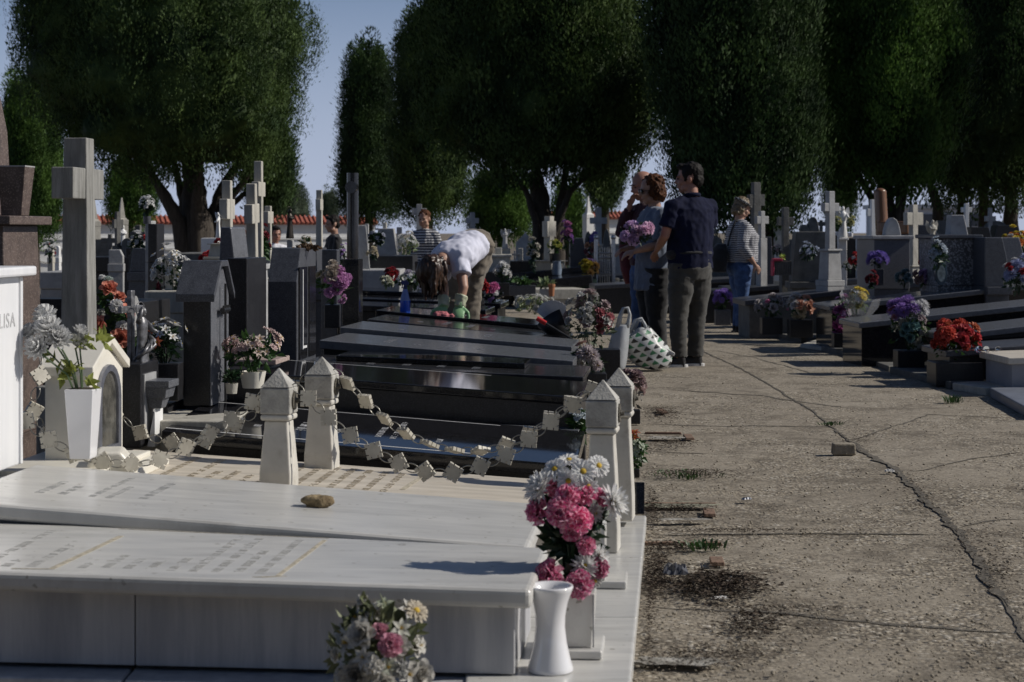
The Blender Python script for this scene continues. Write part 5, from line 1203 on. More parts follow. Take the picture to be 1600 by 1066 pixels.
# pink carnation bouquet in a tapering marble planter (each bloom where the photo shows it)
d = 4.86; p0 = at(893,1004,d); s = d/F
t = thing('flower_arrangement', 'big pink carnation and white daisy bouquet in a square marble planter', 'flowers', p0, -TH, 'flower arrangements')
mb = MB(); mb.box((0,0,.073), (.115,.115,.147), top=(1.16,1.16)); mb.build('planter', MARBLE, t, bevel=.004)
mb = MB(); mb.box((-.058,-.0665,.073), (.004,.004,.14)); mb.box((.062,-.0665,.073), (.004,.004,.14)); mb.build('corner_joint', GREYLET, t)
rg = random.Random(3)
def headsat(t, px0, py0, d, lst, zoff=0):
    s = d/F; 
    for (kind, col, x, y, dia, dy, dirv) in lst:
        me = bloom(kind, col); dv = V(dirv).normalized()
        q = dv.to_track_quat('Z', 'Y') @ Matrix.Rotation(rg.uniform(0,6.28), 3, 'Z').to_quaternion()
        inst(me, NM.get(kind, kind), t, V(((x-px0)*s, dy, (py0-y)*s)), q.to_euler(), dia*s/2*(.86 if kind == 'carnation' else 1))
K = [('daisy',WHT,868,733,44,-.02,(-.3,-.7,.7)),('daisy',WHT,912,735,44,-.03,(.1,-.8,.5)),('daisy',WHT,935,728,40,0,(.4,-.7,.5)),('daisy',WHT,888,722,40,.03,(0,-.3,.9)),('daisy',WHT,890,748,40,-.05,(-.1,-.9,.3)),('daisy',WHT,920,757,36,-.04,(.3,-.9,.2)),
     ('spider',WHT,845,763,62,-.01,(-.75,-.35,.5)),('spider',WHT,957,782,62,-.02,(.8,-.4,.35)),
     ('carnation',HOT,868,762,42,.02,(-.3,-.5,.7)),('carnation',HOT,890,772,52,-.05,(-.1,-.9,.4)),('carnation',HOT,915,772,48,-.03,(.2,-.7,.6)),('carnation',HOT,936,778,40,0,(.6,-.5,.6)),('carnation',HOT,880,795,58,-.08,(-.1,-1,.15)),('carnation',HOT,905,805,54,-.07,(.2,-1,0)),('carnation',HOT,845,800,54,-.01,(-.8,-.5,.3)),
     ('carnation',HOT,897,822,44,-.06,(0,-1,-.3)),('spider',WHT,930,800,34,-.02,(.5,-.8,.2)),('carnation',HOT,872,778,40,.0,(-.3,-.6,.6)),
     ('carnation',HOT,915,849,38,-.03,(.4,-.9,.1)),('carnation',HOT,862,894,60,-.06,(-.5,-.8,.3)),('carnation',HOT,906,905,54,-.07,(.1,-1,.1)),('carnation',HOT,934,886,42,-.01,(.8,-.5,.1)),('spider',WHT,914,882,50,-.03,(.3,-.8,.5)),('spider',WHT,936,868,40,.0,(.8,-.4,.4)),('daisy',GREYW,930,905,26,-.02,(.5,-.8,.1)),('carnation',HOT,858,772,36,.04,(-.5,0,.8)),('spider',WHT,905,790,36,.05,(.1,.5,.8))]
headsat(t, 893, 1004, d, K)
mb = MB(); leaves(mb, rg, 170, (.0,0,.28), (.085,.065,.12), .055); leaves(mb, rg, 60, (-.03,.01,.36), (.08,.06,.05), .05); leaves(mb, rg, 40, (.01,0,.18), (.06,.06,.03), .05); leaves(mb, rg, 30, (.07,0,.33), (.035,.03,.05), .045)
for (kind, col, x, y, dia, dy, dv) in K: mb.tube([(0,0,.13), ((x-893)*s*.35, dy*.4, (1004-y)*s*.6+.05), ((x-893)*s, dy, (1004-y)*s)], .003, 5, caps=False)
mb.build('foliage', DARKLEAF, t)
t_ = rowthing('planter_plinth', 'square white marble plinth under the big pink bouquet', 'plinth', 884, 4.86, .061); mb = MB(); mb.box((.01,.01,.012), (.185,.20,.024)); mb.build('plinth', MARBLE, t_, bevel=.006, seg=3)
# slim white vase in front
p = at(860,1050,4.65); t = thing('waisted_vase', 'empty waisted white ceramic vase standing on the nearest plate', 'vase', (p.x,p.y,.061))
t.scale = (1.12,1.12,1.0)
mb = MB(); k = .222/1.0
mb.lathe([(.001,0),(.052,0),(.0535,.004),(.052,.012),(.046,.035),(.038,.075),(.034,.115),(.035,.145),(.041,.18),(.0505,.208),(.0535,.217),(.052,.222),(.046,.2205),(.038,.205),(.030,.16),(.028,.1),(.001,.09)], 40); mb.build('vase_body', CERAM, t, smooth=True)
# upright white plaque on its plinth behind the bouquet
t = rowthing('marble_plaque', 'thin upright white marble plaque on a plinth behind the pink bouquet', 'plaque', 950, 5.75, .061)
mb = MB(); mb.box((-.02,.05,.012), (.16,.18,.024)); mb.build('plinth', MARBLE, t, bevel=.005)
mb = MB(); mb.prism([(-.035,.025),(-.008,.025),(-.008,.19),(-.02,.20)], -.03, .11); mb.build('panel', MARBLE, t, bevel=.003)
# faded bouquet in the bottom foreground
d = 4.12; p0 = at(590,1085,d); s = d/F
t = thing('flower_arrangement', 'faded greyish bouquet with one pink bloom at the bottom edge', 'flowers', p0, 0, 'flower arrangements')
PAST = (.66,.64,.59)
K = [('rose',PAST,570,985,44,-.05,(-.3,-.8,.4)),('rose',PAST,620,1000,44,-.06,(.1,-1,.3)),('rose',(.42,.40,.36),562,1040,44,-.09,(-.2,-1,.15)),('rose',PAST,605,1050,38,-.1,(.1,-1,.1)),('rose',PAST,655,1045,43,-.05,(.5,-.8,.2)),('rose',PAST,645,1010,36,0,(.6,-.5,.5)),('rose',PAST,590,962,33,.02,(-.1,-.5,.8)),
     ('carnation',(.66,.30,.40),614,994,46,-.09,(0,-1,.4)),('carnation',(.62,.30,.38),596,980,34,-.05,(-.2,-.8,.7)),('lily',PAST,548,1000,50,-.04,(-.8,-.6,.4)),('lily',PAST,640,955,42,-.02,(.5,-.5,.7)),('daisy',(.50,.44,.34),651,952,44,-.02,(.5,-.5,.7)),('lily',PAST,655,1003,30,-.04,(.9,-.4,.2)),('small',GREYW,540,1045,44,-.06,(-.6,-.8,.2)),('small',GREYW,575,955,44,0,(-.3,-.5,.8)),('lily',PAST,560,965,34,-.02,(-.6,-.4,.7)),('rose',PAST,530,1020,25,-.02,(-.9,-.4,.1)),('small',GREYW,630,1030,40,-.1,(.1,-1,.2)),('lily',PAST,520,1005,34,0,(-1,0,.3)),('small',PAST,590,1020,40,-.12,(0,-1,.2)),('lily',PAST,575,1012,36,-.1,(-.4,-.9,.4)),('lily',(.6,.6,.52),628,975,34,-.06,(.3,-.8,.6)),('daisy',(.6,.57,.48),585,1030,34,-.11,(-.1,-1,.2)),('lily',(.55,.58,.48),610,1025,34,-.1,(.3,-1,.1)),('lily',PAST,640,1040,38,-.08,(.6,-.8,.1)),('lily',PAST,535,990,34,0,(-.8,-.4,.5)),('small',PAST,566,935,26,-.02,(-.3,-.6,.8)),('lily',(.5,.55,.4),600,950,30,.02,(0,-.5,.8))]
headsat(t, 590, 1085, d, K)
mb = MB(); rg2 = random.Random(8); leaves(mb, rg2, 150, (0,0,.11), (.125,.09,.105), .05)
for (x, y) in ((570,922),(566,945),(552,950),(538,968)): mb.tube([(-.01,0,.05), ((x-590)*s*.6,0,(1085-y)*s*.7), ((x-590)*s, -.02, (1085-y)*s)], [.004,.0035,.0025], 5); leaves(mb, rg2, 4, ((x-590)*s,-.02,(1085-y)*s-.015), (.012,.01,.02), .034)
mb.build('foliage', mat('faded_leaf', (.10,.13,.055), .6, .4, 20, trans=.2, col2=(.22,.24,.13)), t)
# white chrysanthemums in the tapered white vase
d = 6.36; s = d/F; p0 = at(130,716,d)
t = thing('tapered_vase', 'tall square white vase tapering to its foot, before the marble shrine', 'vase', p0, -TH)
hv = 109*s; mb = MB(); tw, bw = 46*s, 33*s
def fr(z0, z1, w0, w1, cy=0): mb.hexa([V((-w0/2,-w0/2,z0)),V((w0/2,-w0/2,z0)),V((w0/2,w0/2,z0)),V((-w0/2,w0/2,z0)),V((-w1/2,-w1/2,z1)),V((w1/2,-w1/2,z1)),V((w1/2,w1/2,z1)),V((-w1/2,w1/2,z1))])
fr(0, hv, bw, tw); mb.build('vase_body', CERAM, t, bevel=.004, seg=3)
mb = MB(); fr(hv+.0008, hv+.001, tw*.8, tw*.8); mb.build('mouth', SOIL, t)
t = thing('flower_bunch', 'bunch of large white chrysanthemums in the tapered white vase', 'flowers', (p0.x,p0.y,p0.z+hv), 0, 'flower arrangements')
WM = (.80,.80,.79)
K = [('mum',WM,72,497,38,0,(-.3,-.3,.9)),('mum',WM,82,515,44,-.05,(0,-.6,.8)),('mum',WM,55,522,34,-.02,(-.6,-.4,.6)),('mum',WM,98,530,40,-.06,(.3,-.7,.6)),('mum',WM,68,543,40,-.07,(-.3,-.9,.4)),('mum',(.40,.40,.36),118,540,34,0,(.5,.3,.7)),('mum',WHT,120,522,26,.03,(.5,.2,.8))]
headsat(t, 130, 607, d, K)
mb = MB()
for (kind, col, x, y, dia, dy, dv) in K: mb.tube([(0,0,-.10), ((x-130)*s*.35, dy*.4, (607-y)*s*.35), ((x-130)*s, dy, (607-y)*s-.01)], .0035, 6)
mb.build('stem', mat('stem_green', (.05,.09,.03), .5, .2, 20), t)
mb = MB(); rg2 = random.Random(5)
for c, n, r in (((-.03,-.02,.075),9,.03),((-.07,-.01,.05),9,.03),((.03,-.02,.02),7,.022),((.0,.0,.16),8,.035),((.05,.0,.17),12,.05),((-.12,0,.10),6,.03)): leaves(mb, rg2, n, c, (r,r,r), .055)
mb.build('foliage', YELLEAF, t)
# salmon roses beside the statue
d = 7.75; s = d/F; p0 = at(190,572,d)
t = thing('flower_arrangement', 'tall spray of salmon roses and white carnations beside the silver statue', 'flowers', p0, 0, 'flower arrangements')
SAL = (.72,.26,.17)
K = [('rose',SAL,172,453,27,-.02,(.1,-.7,.7)),('carnation',(.55,.62,.57),168,441,22,.02,(-.1,-.4,.9)),('carnation',WHT,186,478,27,-.05,(.2,-.9,.4)),('rose',SAL,200,487,24,-.03,(.7,-.6,.4)),('rose',SAL,160,508,27,-.05,(-.3,-.8,.4)),('carnation',WHT,195,510,25,-.06,(.3,-.9,.2)),('rose',SAL,195,527,30,-.08,(.2,-.9,.3)),('carnation',(.5,.58,.52),174,530,22,-.05,(-.2,-.9,.2)),('rose',SAL,186,466,20,0,(.4,-.5,.7)),('carnation',(.45,.45,.42),160,492,25,-.02,(-.5,-.7,.3)),('carnation',WHT,158,435,14,.02,(-.3,-.4,.8)),('small',GREYW,205,470,18,0,(.6,-.4,.6)),('small',GREYW,178,545,20,-.06,(-.2,-1,0)),('small',GREYW,212,520,16,-.05,(.7,-.7,0))]
headsat(t, 190, 572, d, K)
mb = MB(); rg2 = random.Random(6)
for (x, y, n, r) in ((165,470,22,20),(185,495,20,18),(190,545,34,22),(210,535,16,18),(158,455,10,12),(175,515,18,20)): leaves(mb, rg2, n, ((x-190)*s,0,(572-y)*s), (r*s,r*s,r*s), .05)
mb.tube([(0,0,-.05),(-.02,0,.2),(-.06,0,.36)], .01, 5); mb.build('foliage', GREENLEAF, t)
mb = MB(); mb.box((-.0,.02,-.04), (.10,.10,.10)); mb.build('planter', BLACKR, t, bevel=.003)

# ---- arrangements in the left row
arr('lilies in orange white and blue in a dark pot between statue and headstone', 258, 625, 7.95, 60, 72, [('lily',WHT,24,5),('lily',ORG,20,3),('lily',PBLU,20,5),('lily',WHT,18,3)], ('box','black',50,58,1.0), (120,.045,DARKLEAF))
arr('pale mauve orchid spray in a low white pot before the gabled headstone', 395, 606, 8.1, 92, 74, [('small',(.64,.48,.47),20,20,(-.6,.1,.5)),('lily',(.68,.56,.50),16,8,(-.5,.0,.6)),('small',(.66,.52,.50),20,16,(.45,.4,.55)),('lily',(.70,.58,.50),16,9,(.5,.3,.6))], ('pot','cream',42,26,1.3), (150,.05,GREENLEAF))
arr('tiny bush with one white bud below the mauve orchids', 362, 615, 7.9, 34, 26, [('bud',CRM,6,2)], ('pot','pale',20,16,1.2), (60,.035,DARKLEAF), name='potted_plant', cat='plant')
arr('pink and cream bouquet in a black marble vase by the tall stele', 520, 512, 11.3, 56, 72, [('carnation',(.60,.30,.55),20,13,(.25,-.2,.75)),('rose',(.52,.45,.38),20,8,(-.1,.6,.5)),('daisy',CRM,16,5,(-.6,.4,.4))], ('box','black',24,36), (70,.05,GREENLEAF), seed=71)
arr('big white flower wreath on the pale ledge at left', 272, 470, 11.2, 70, 86, [('lily',WHT,17,26),('rose',WHT,17,8),('rose',DRED,12,4,(-.3,-.5,.4))], None, (130,.045,DARKLEAF), depth=.4)
arr('white flowers in a small vase on top of the black pillar', 230, 350, 14.0, 30, 34, [('small',WHT,11,16),('rose',WHT,8,6)], ('pot','grey',12,12), (60,.06,DARKLEAF))
arr('white and red flower wreath hung on the dark cross', 216, 396, 16.8, 32, 38, [('small',WHT,11,14),('rose',RED,8,3,(.8,.3,.2))], None, (60,.06,DARKLEAF), depth=.3)
arr('yellow flowers in a dark box before the dark cross', 206, 402, 17.5, 14, 12, [('small',YEL,9,7)], ('box','black',16,14), (20,.05,GREENLEAF))
arr('scarlet flower mass on the grave before the white seat monument', 332, 414, 13.5, 44, 20, [('rose',RED,11,22)], None, (60,.06,DARKLEAF))
arr('red and white upright bouquet left of the granite headstone', 343, 405, 13.6, 20, 34, [('rose',RED,11,7,(0,.3,.6)),('small',WHT,10,6,(0,-.6,.5))], None, (30,.06,DARKLEAF))
arr('white bouquet between the two leaning pale crosses', 377, 402, 13.8, 24, 38, [('small',WHT,10,12),('rose',WHT,9,6)], None, (50,.06,GREENLEAF))
arr('dark red leafy flowers right of the leaning cross', 410, 408, 13.0, 20, 60, [('rose',DRED,11,9)], None, (60,.07,GREENLEAF))
arr('small yellow green blossoms behind the bronze bust', 477, 388, 15.5, 20, 22, [('small',CRM,8,10)], None, (30,.05,GREENLEAF))
arr('withered brown leaves heaped on top of the blue grey stele', 480, 392, 9.6, 44, 12, [('small',(.16,.09,.04),8,10)], None, (60,.03,mat('withered_leaf', (.09,.05,.025), .8, .4, 20)))
arr('pale lilac flowers at the dark cloth of the person in black', 536, 425, 15.0, 16, 46, [('small',LIL,10,9),('small',WHT,9,6)], None, (40,.06,DARKLEAF))
arr('small white flowers at far left below the green cypress', 78, 412, 20, 16, 40, [('rose',WHT,9,7),('rose',RED,7,2)], None, (40,.06,DARKLEAF))
# foot of the left row, along the path
arr('white hydrangea and orange bouquet at the foot of the black lettered grave', 989, 746, 8.35, 44, 64, [('small',(.56,.62,.50),22,13,(.1,-.25,.7)),('lily',ORG,17,5,(-.1,.5,.4)),('small',(.5,.58,.5),18,4,(-.5,.4,.4))], ('box','black',20,14), (120,.05,GREENLEAF), seed=5)
t = rowthing('dark_plaque', 'leaning dark polished plaque with a faint pink reflection by the path', 'plaque', 1007, 7.22, .06); mb = MB(); mb.box((-.05,.0,.064), (.10,.03,.128)); mb.build('plaque_stone', BLACK, t, bevel=.003); t.rotation_euler[0] = -.25
arr('pale blue white silk flowers with broad leaves behind the near post', 905, 777, 8.1, 46, 62, [('small',(.50,.56,.60),24,7,(.1,.55,.4))], ('box','black',18,85), (46,.07,GREENLEAF), seed=6)
arr('dried dusky pink roses wrapped in grey by the path', 990, 662, 11.1, 36, 66, [('rose',(.34,.24,.25),20,8),('rose',(.42,.30,.29),18,4)], ('box','black',20,22), (34,.05,mat('grey_wrap', (.2,.2,.19), .5, .3, 20)), seed=12)
arr('white and peach daisies in a black box at the end of the grey slabs', 922, 679, 10.6, 62, 50, [('spider',(.60,.53,.54),30,5,(.3,0,.6)),('daisy',(.50,.30,.26),26,3,(-.5,.6,.35)),('spider',WHT,24,4,(-.3,-.2,.5))], ('box','black',50,97), (60,.05,DARKLEAF), seed=13)
arr('tall dusty rose and grey bouquet in a black planter beside the shopping bags', 922, 637, 12.2, 80, 98, [('rose',DUSTY,17,13),('rose',GREYW,16,12),('rose',(.42,.13,.15),18,8,(.6,-.3,.5)),('small',GREYW,18,8)], ('long','black',92,92), (220,.05,mat('grey_green_leaf', (.10,.13,.08), .6, .4, 20, trans=.2)), seed=14, depth=.6)
# white paper cone, dark open umbrella shape and red handled brush
t = thing('paper_cone', 'white pleated paper cone of wrapped flowers leaning over black tombs', 'flower wrap', at(878,520,12.4), 0)
mb = MB(); s = 12.4/F; n = 22; tip = V((8*s,0,-8*s)); rim = []
for k in range(n+1):
    a = -.3+2.5*k/n; rr = 1+.06*(k % 2); rim.append(V((-14*s+24*s*math.cos(a+.9)*rr, .09*math.sin(a*1.1)-.05, 30*s+20*s*math.sin(a+.9)*rr)))
for a, b in zip(rim, rim[1:]): mb.poly([tip, b, a])
o = mb.build('paper', mat('white_paper', (.60,.60,.61), .7, .08, 20, trans=.2), t); so_ = o.modifiers.new('thick', 'SOLIDIFY'); so_.thickness = .002
mb = MB(); mb.tube([(-16*s,.06,22*s),(-6*s,.03,6*s),(0,.0,-10*s)], [.115,.085,.06], 14); mb.build('black_lining', mat('black_film', (.01,.01,.012), .4, .2, 20), t, smooth=True)
t = thing('cleaning_brush', 'thin dark cleaning brush with a red handle lying across the black slabs', 'brush', at(868,512,12.0), 0)
s = 12/F; mb = MB(); mb.tube([(-16*s,0,7*s),(26*s,-.02,-18*s)], .008, 8); mb.build('stick', METAL, t); mb = MB(); mb.tube([(-29*s,.01,14.5*s),(-15*s,0,6.5*s)], .016, 10); mb.build('handle', mat('red_plastic', (.45,.02,.02), .4, .1, 10), t, smooth='angle')
# beyond the bending woman
arr('crimson roses just right of the bending woman', 750, 476, 16.0, 20, 32, [('rose',RED,11,14)], ('pot','black',14,10), (40,.05,DARKLEAF))
arr('candy pink and white roses in a dark pot behind the khaki trousers', 771, 488, 16.2, 34, 36, [('carnation',(.62,.16,.38),17,4,(0,.1,.5)),('small',WHT,13,8),('small',LIL,11,4,(0,-.7,.4))], ('pot','black',18,14), (50,.05,DARKLEAF))
arr('white chrysanthemum head bunch on a dark planter before the sky mirroring slabs', 785, 462, 24, 24, 32, [('rose',WHT,12,12)], ('box','black',22,20), (50,.08,DARKLEAF))
arr('wide sheaf of white and cream flowers lying behind the black tomb', 836, 492, 17.5, 66, 36, [('small',(.62,.62,.60),13,26),('small',(.55,.55,.36),12,10,(-.5,.3,.5)),('rose',WHT,13,8,(.5,-.2,.5))], None, (120,.06,PALELEAF), seed=31)
arr('red and white mixed flowers on the grave behind the spray bottle', 612, 450, 17.5, 26, 34, [('rose',RED,12,8,(0,.3,.6)),('rose',DRED,11,4)], None, (40,.05,DARKLEAF))
arr('row of low white and lilac flowers behind the wiped tomb', 648, 452, 17.2, 62, 30, [('small',WHT,13,20),('rose',(.55,.5,.6),12,6)], None, (140,.06,GREENLEAF), seed=33)
arr('white rose tuft left of the blue bottle', 604, 450, 16.6, 16, 16, [('rose',(.55,.56,.45),11,6)], None, (20,.05,PALELEAF))
arr('white bridal flowers beside the grey headstone with the wreath', 637, 402, 21, 34, 44, [('small',WHT,12,20)], None, (70,.07,PALELEAF))
arr('dark wreath with blue and white blossoms on the grey headstone', 588, 386, 20.5, 28, 30, [('small',(.4,.42,.5),10,12)], None, (80,.08,DARKLEAF), depth=.3)
arr('yellowish white roses at the dark grave right of the black column', 582, 408, 18.8, 14, 22, [('rose',CRM,9,6)], None, (20,.06,DARKLEAF))
arr('climbing pale roses on the grave left of the forked trunk', 833, 420, 29, 16, 52, [('rose',(.5,.48,.42),9,11)], None, (60,.12,DARKLEAF))
arr('yellow green plant in a black pot on a blue jar', 867, 410, 29.5, 22, 24, [('small',(.35,.36,.04),9,14)], ('pot','black',18,14,1.2), (40,.1,GREENLEAF))
arr('tall purple and pink flower stack before the dark angled headstone', 886, 398, 29.8, 22, 54, [('small',(.36,.14,.5),12,12),('rose',(.55,.2,.42),11,7,(.1,.5,.4))], None, (60,.1,DARKLEAF))
arr('blue violet and rose bouquet above the bucket of yellow flowers', 925, 405, 30.5, 30, 46, [('small',(.16,.12,.45),12,12,(.2,.5,.5)),('rose',PEACH,10,7,(0,-.1,.5)),('rose',DPINK,9,5,(-.3,-.6,.4))], None, (50,.1,DARKLEAF))
arr('yellow and orange flowers in a dark green bucket beside the railing', 919, 470, 29.8, 36, 34, [('rose',YEL,10,14,(-.4,.2,.6)),('rose',(.6,.36,.1),12,10,(.5,-.1,.5)),('small',LIL,9,4,(.2,.8,.3))], ('pot','green',28,34,1.15), (60,.1,DARKLEAF), seed=41)
arr('white grey flowers in a black pot by the left foot of the grey shirted woman', 968, 475, 28.5, 22, 22, [('rose',GREYW,9,10)], ('box','black',18,16), (50,.08,DARKLEAF))
arr('peach roses in a dark pot nearest the legs of the group', 987, 478, 28.2, 20, 18, [('rose',PEACH,11,7)], ('box','black',16,14), (20,.08,DARKLEAF))
arr('aloe like spiky plant before the terracotta pot', 853, 464, 26.5, 26, 22, [('small',(.2,.24,.18),5,2)], ('box','stone',20,12), (60,.1,PALELEAF), name='potted_plant', cat='plant')
p = at(862,463,26.4); t = thing('terracotta_pot', 'terracotta pot beside the spiky plant', 'pot', p); mb = MB(); s = 26.4/F; mb.lathe([(.001,0),(3.8*s,0),(5*s,15*s),(5.6*s,15*s),(5.6*s,19*s),(4.6*s,19*s),(.001,17*s)], 18); mb.build('pot_body', TERRA, t, smooth='angle')
arr('leafy green plants in two low grey boxes before the black slabs', 815, 462, 25.5, 42, 16, [('small',(.2,.3,.28),6,5)], ('long','grey',44,16), (90,.1,GREENLEAF), name='potted_plant', cat='plant')
p = at(870,430,29.3); t = thing('blue_jar', 'pale blue jar under the yellow green plant', 'jar', p); mb = MB(); s = 29.3/F; mb.lathe([(.001,0),(7*s,0),(8*s,8*s),(6*s,20*s),(7*s,22*s),(.001,22*s)], 18); mb.build('jar_body', POTM['bluegrey'], t, smooth='angle')
# ---- right row
arr('violet flowers in a grey planter between the navy shirted man and striped woman', 1129, 508, 22.2, 30, 32, [('spider',(.30,.18,.58),15,13)], ('box','grey',24,24), (50,.08,GREENLEAF), seed=51)
arr('white and grey bouquet in a dark planter right of the black boots', 1205, 522, 19.6, 46, 36, [('rose',(.5,.46,.46),14,12),('small',GREYW,14,12),('rose',PINK,8,3)], ('box','black',32,26), (70,.06,GREENLEAF), seed=52)
arr('white peach and cream roses in a stone planter', 1250, 527, 19.2, 46, 42, [('rose',(.62,.60,.58),18,7,(-.2,.1,.7)),('rose',(.60,.30,.20),17,6,(.4,.1,.6)),('rose',CRM,17,3,(0,-.5,.4))], ('box','black',36,28), (60,.06,GREENLEAF), seed=53)
arr('lilac and magenta flowers in a black vase behind the clear wrap', 1316, 542, 17.35, 32, 66, [('rose',(.32,.10,.26),14,8,(-.2,.2,.8)),('rose',(.34,.06,.24),14,5,(-.4,-.7,.4)),('small',LIL,13,6)], ('box','black',30,22), (60,.06,GREENLEAF), seed=54)
t = arr('yellow and white chrysanthemums wrapped in clear film', 1338, 542, 17.2, 44, 46, [('daisy',YEL,19,6,(.3,.6,.5)),('small',WHT,18,6,(0,.35,.4)),('small',(.3,.28,.08),14,6,(0,-.3,.5))], ('pot','black',16,50,2.2), (70,.06,PALELEAF), seed=55, name='flower_bunch')
mb = MB(); s = 17.8/F; n = 18; tip = [V((3*s*math.cos(6.28*k/n), 3*s*math.sin(6.28*k/n), 24*s)) for k in range(n)]; rim = [V((28*s*math.cos(6.28*k/n)*(1+.12*(k % 2))+6*s, 20*s*math.sin(6.28*k/n), (70+12*math.cos(6.28*k/n+2.5)+5*(k % 3))*s)) for k in range(n)]
for k in range(n): mb.poly([tip[k], tip[(k+1) % n], rim[(k+1) % n], rim[k]])
cf = bpy.data.materials.new('clear_film'); cf.use_nodes = True; nt_ = cf.node_tree; a_ = nt_.nodes.new('ShaderNodeBsdfTransparent'); b_ = nt_.nodes['Principled BSDF']; b_.inputs['Base Color'].default_value = (.7,.7,.72,1); b_.inputs['Roughness'].default_value = .15
m_ = nt_.nodes.new('ShaderNodeMixShader'); m_.inputs[0].default_value = .3; nt_.links.new(a_.outputs[0], m_.inputs[1]); nt_.links.new(b_.outputs[0], m_.inputs[2]); nt_.links.new(m_.outputs[0], nt_.nodes['Material Output'].inputs['Surface'])
mb.build('clear_wrap', cf, t)
arr('large purple and white daisy bouquet above teal and grey roses', 1420, 577, 15.1, 70, 92, [('spider',(.34,.20,.55),22,15,(-.35,.45,.55)),('spider',(.60,.60,.62),22,9,(.4,.6,.4)),('rose',TEAL,16,6,(-.1,-.4,.4)),('rose',(.42,.42,.36),16,9,(.1,-.5,.7)),('rose',(.45,.2,.2),13,3,(-.8,.3,.2)),('small',(.36,.28,.30),15,5,(.6,0,.3))], ('box','black',42,30), (160,.055,GREENLEAF), seed=56, depth=.7)
arr('orange red flowers in a wide black planter at the path edge', 1492, 601, 13.85, 76, 62, [('carnation',(.55,.06,.03),24,15),('rose',(.52,.04,.05),20,10),('rose',(.55,.14,.06),17,5),('rose',(.58,.16,.07),18,1,(.85,.75,.02)),('rose',(.52,.10,.07),17,1,(-.95,-.1,.02))], ('box','black',74,36), (110,.06,GREENLEAF), seed=57, depth=.6)
arr('blue and white flowers with red roses hanging at the right edge', 1592, 462, 14.8, 54, 60, [('spider',(.40,.44,.66),20,14),('small',WHT,16,5),('rose',RED,13,4)], None, (90,.06,DARKLEAF), seed=58)
arr('orange and yellow bouquet in a white vase at the right edge', 1586, 440, 18.6, 42, 58, [('rose',YEL,11,12),('rose',(.6,.2,.03),12,9),('rose',WHT,9,5)], ('pot','white',18,26,1.2), (80,.06,GREENLEAF), seed=59)
arr('violet spiky flowers in a grey pot leaning on the grey block', 1372, 446, 18.9, 32, 26, [('spider',(.20,.14,.5),17,11)], ('box','grey',16,26), (30,.06,DARKLEAF), seed=60)
arr('dark red small flowers left of the grey block', 1362, 452, 18.7, 16, 26, [('rose',DRED,10,9)], None, (30,.06,DARKLEAF))
arr('red and white roses behind the dark tomb right of the flared pedestal', 1337, 420, 20.5, 18, 22, [('rose',RED,9,8),('rose',WHT,7,4)], None, (30,.06,DARKLEAF))
arr('grey white flowers low beside the flared pedestal', 1325, 425, 20.8, 28, 18, [('small',GREYW,11,10)], None, (30,.06,DARKLEAF))
arr('pale teal round roses at the foot of the grey block', 1413, 452, 18.4, 20, 30, [('rose',(.22,.32,.34),12,9)], None, (30,.05,DARKLEAF))
arr('lilac and blush pink flowers right of the teal roses', 1444, 446, 18.4, 34, 30, [('rose',(.48,.3,.5),12,9,(.3,0,.6)),('rose',(.55,.36,.32),12,7,(-.5,-.1,.5))], None, (40,.06,GREENLEAF), seed=63)
arr('red and pink roses behind the lilac flowers', 1452, 424, 18.9, 28, 22, [('rose',RED,11,8),('rose',PINK,10,3)], None, (30,.06,GREENLEAF))
arr('white hydrangea globe on dark leaves before the speckled block', 1466, 422, 17.5, 36, 48, [('small',(.46,.52,.58),17,14,(0,.55,.8))], None, (90,.06,DARKLEAF), seed=65)
arr('blue white trailing flowers on the wide trapezoid headstone', 1262, 410, 21.5, 30, 34, [('small',(.42,.48,.6),13,13)], None, (60,.07,DARKLEAF))
arr('yellow white bouquet left of the spread wing angel', 1309, 368, 22.8, 13, 26, [('small',(.56,.55,.25),10,11)], ('pot','white',8,6), (20,.06,GREENLEAF))
arr('yellow white bouquet right of the spread wing angel', 1329, 370, 22.8, 13, 28, [('small',(.56,.55,.25),10,11)], ('pot','white',8,6), (20,.06,GREENLEAF))
arr('pale pink flowers above the rosy basket', 1214, 402, 22.5, 16, 22, [('small',(.45,.38,.38),9,9)], None, (30,.06,DARKLEAF))
t = thing('basket', 'low basket trimmed in rosy red holding pink and yellow bits', 'basket', at(1222,430,22.2), 0); s = 22.2/F
mb = MB()
for k in range(9): mb.box(((k-4)*3.2*s,0,11*s), (1.6*s,.16,22*s))
mb.box((0,.0,10*s), (27*s,.12,20*s)); mb.build('slats', DSTONE, t)
mb = MB(); mb.box((-15*s,0,11*s), (2.5*s,.18,24*s)); mb.box((-8*s,0,24*s), (14*s,.2,4*s)); mb.build('trim', mat('rosy_red', (.42,.03,.07), .6, .2, 20), t, bevel=.006)
mb = MB(); leaves(mb, random.Random(1), 30, (0,0,28*s), (5*s,.05,5*s), .05); mb.build('lime_leaves', mat('lime', (.4,.5,.1), .6, .2, 20), t)
t = thing('crystal_ornament', 'cluster of clear glass ornaments on the dark grave at right', 'ornament', at(1540,552,13.6), 0); mb = MB(); rg2 = random.Random(4); s = 13.6/F
for k in range(9):
    mb = MB(); mb.ball((rg2.uniform(-25,25)*s, rg2.uniform(-.05,.05), rg2.uniform(2,8)*s), (rg2.uniform(2,6)*s,.02,rg2.uniform(2,6)*s), 8, 6); mb.build('glass_piece', glass('clear_glass'), t, smooth=True)
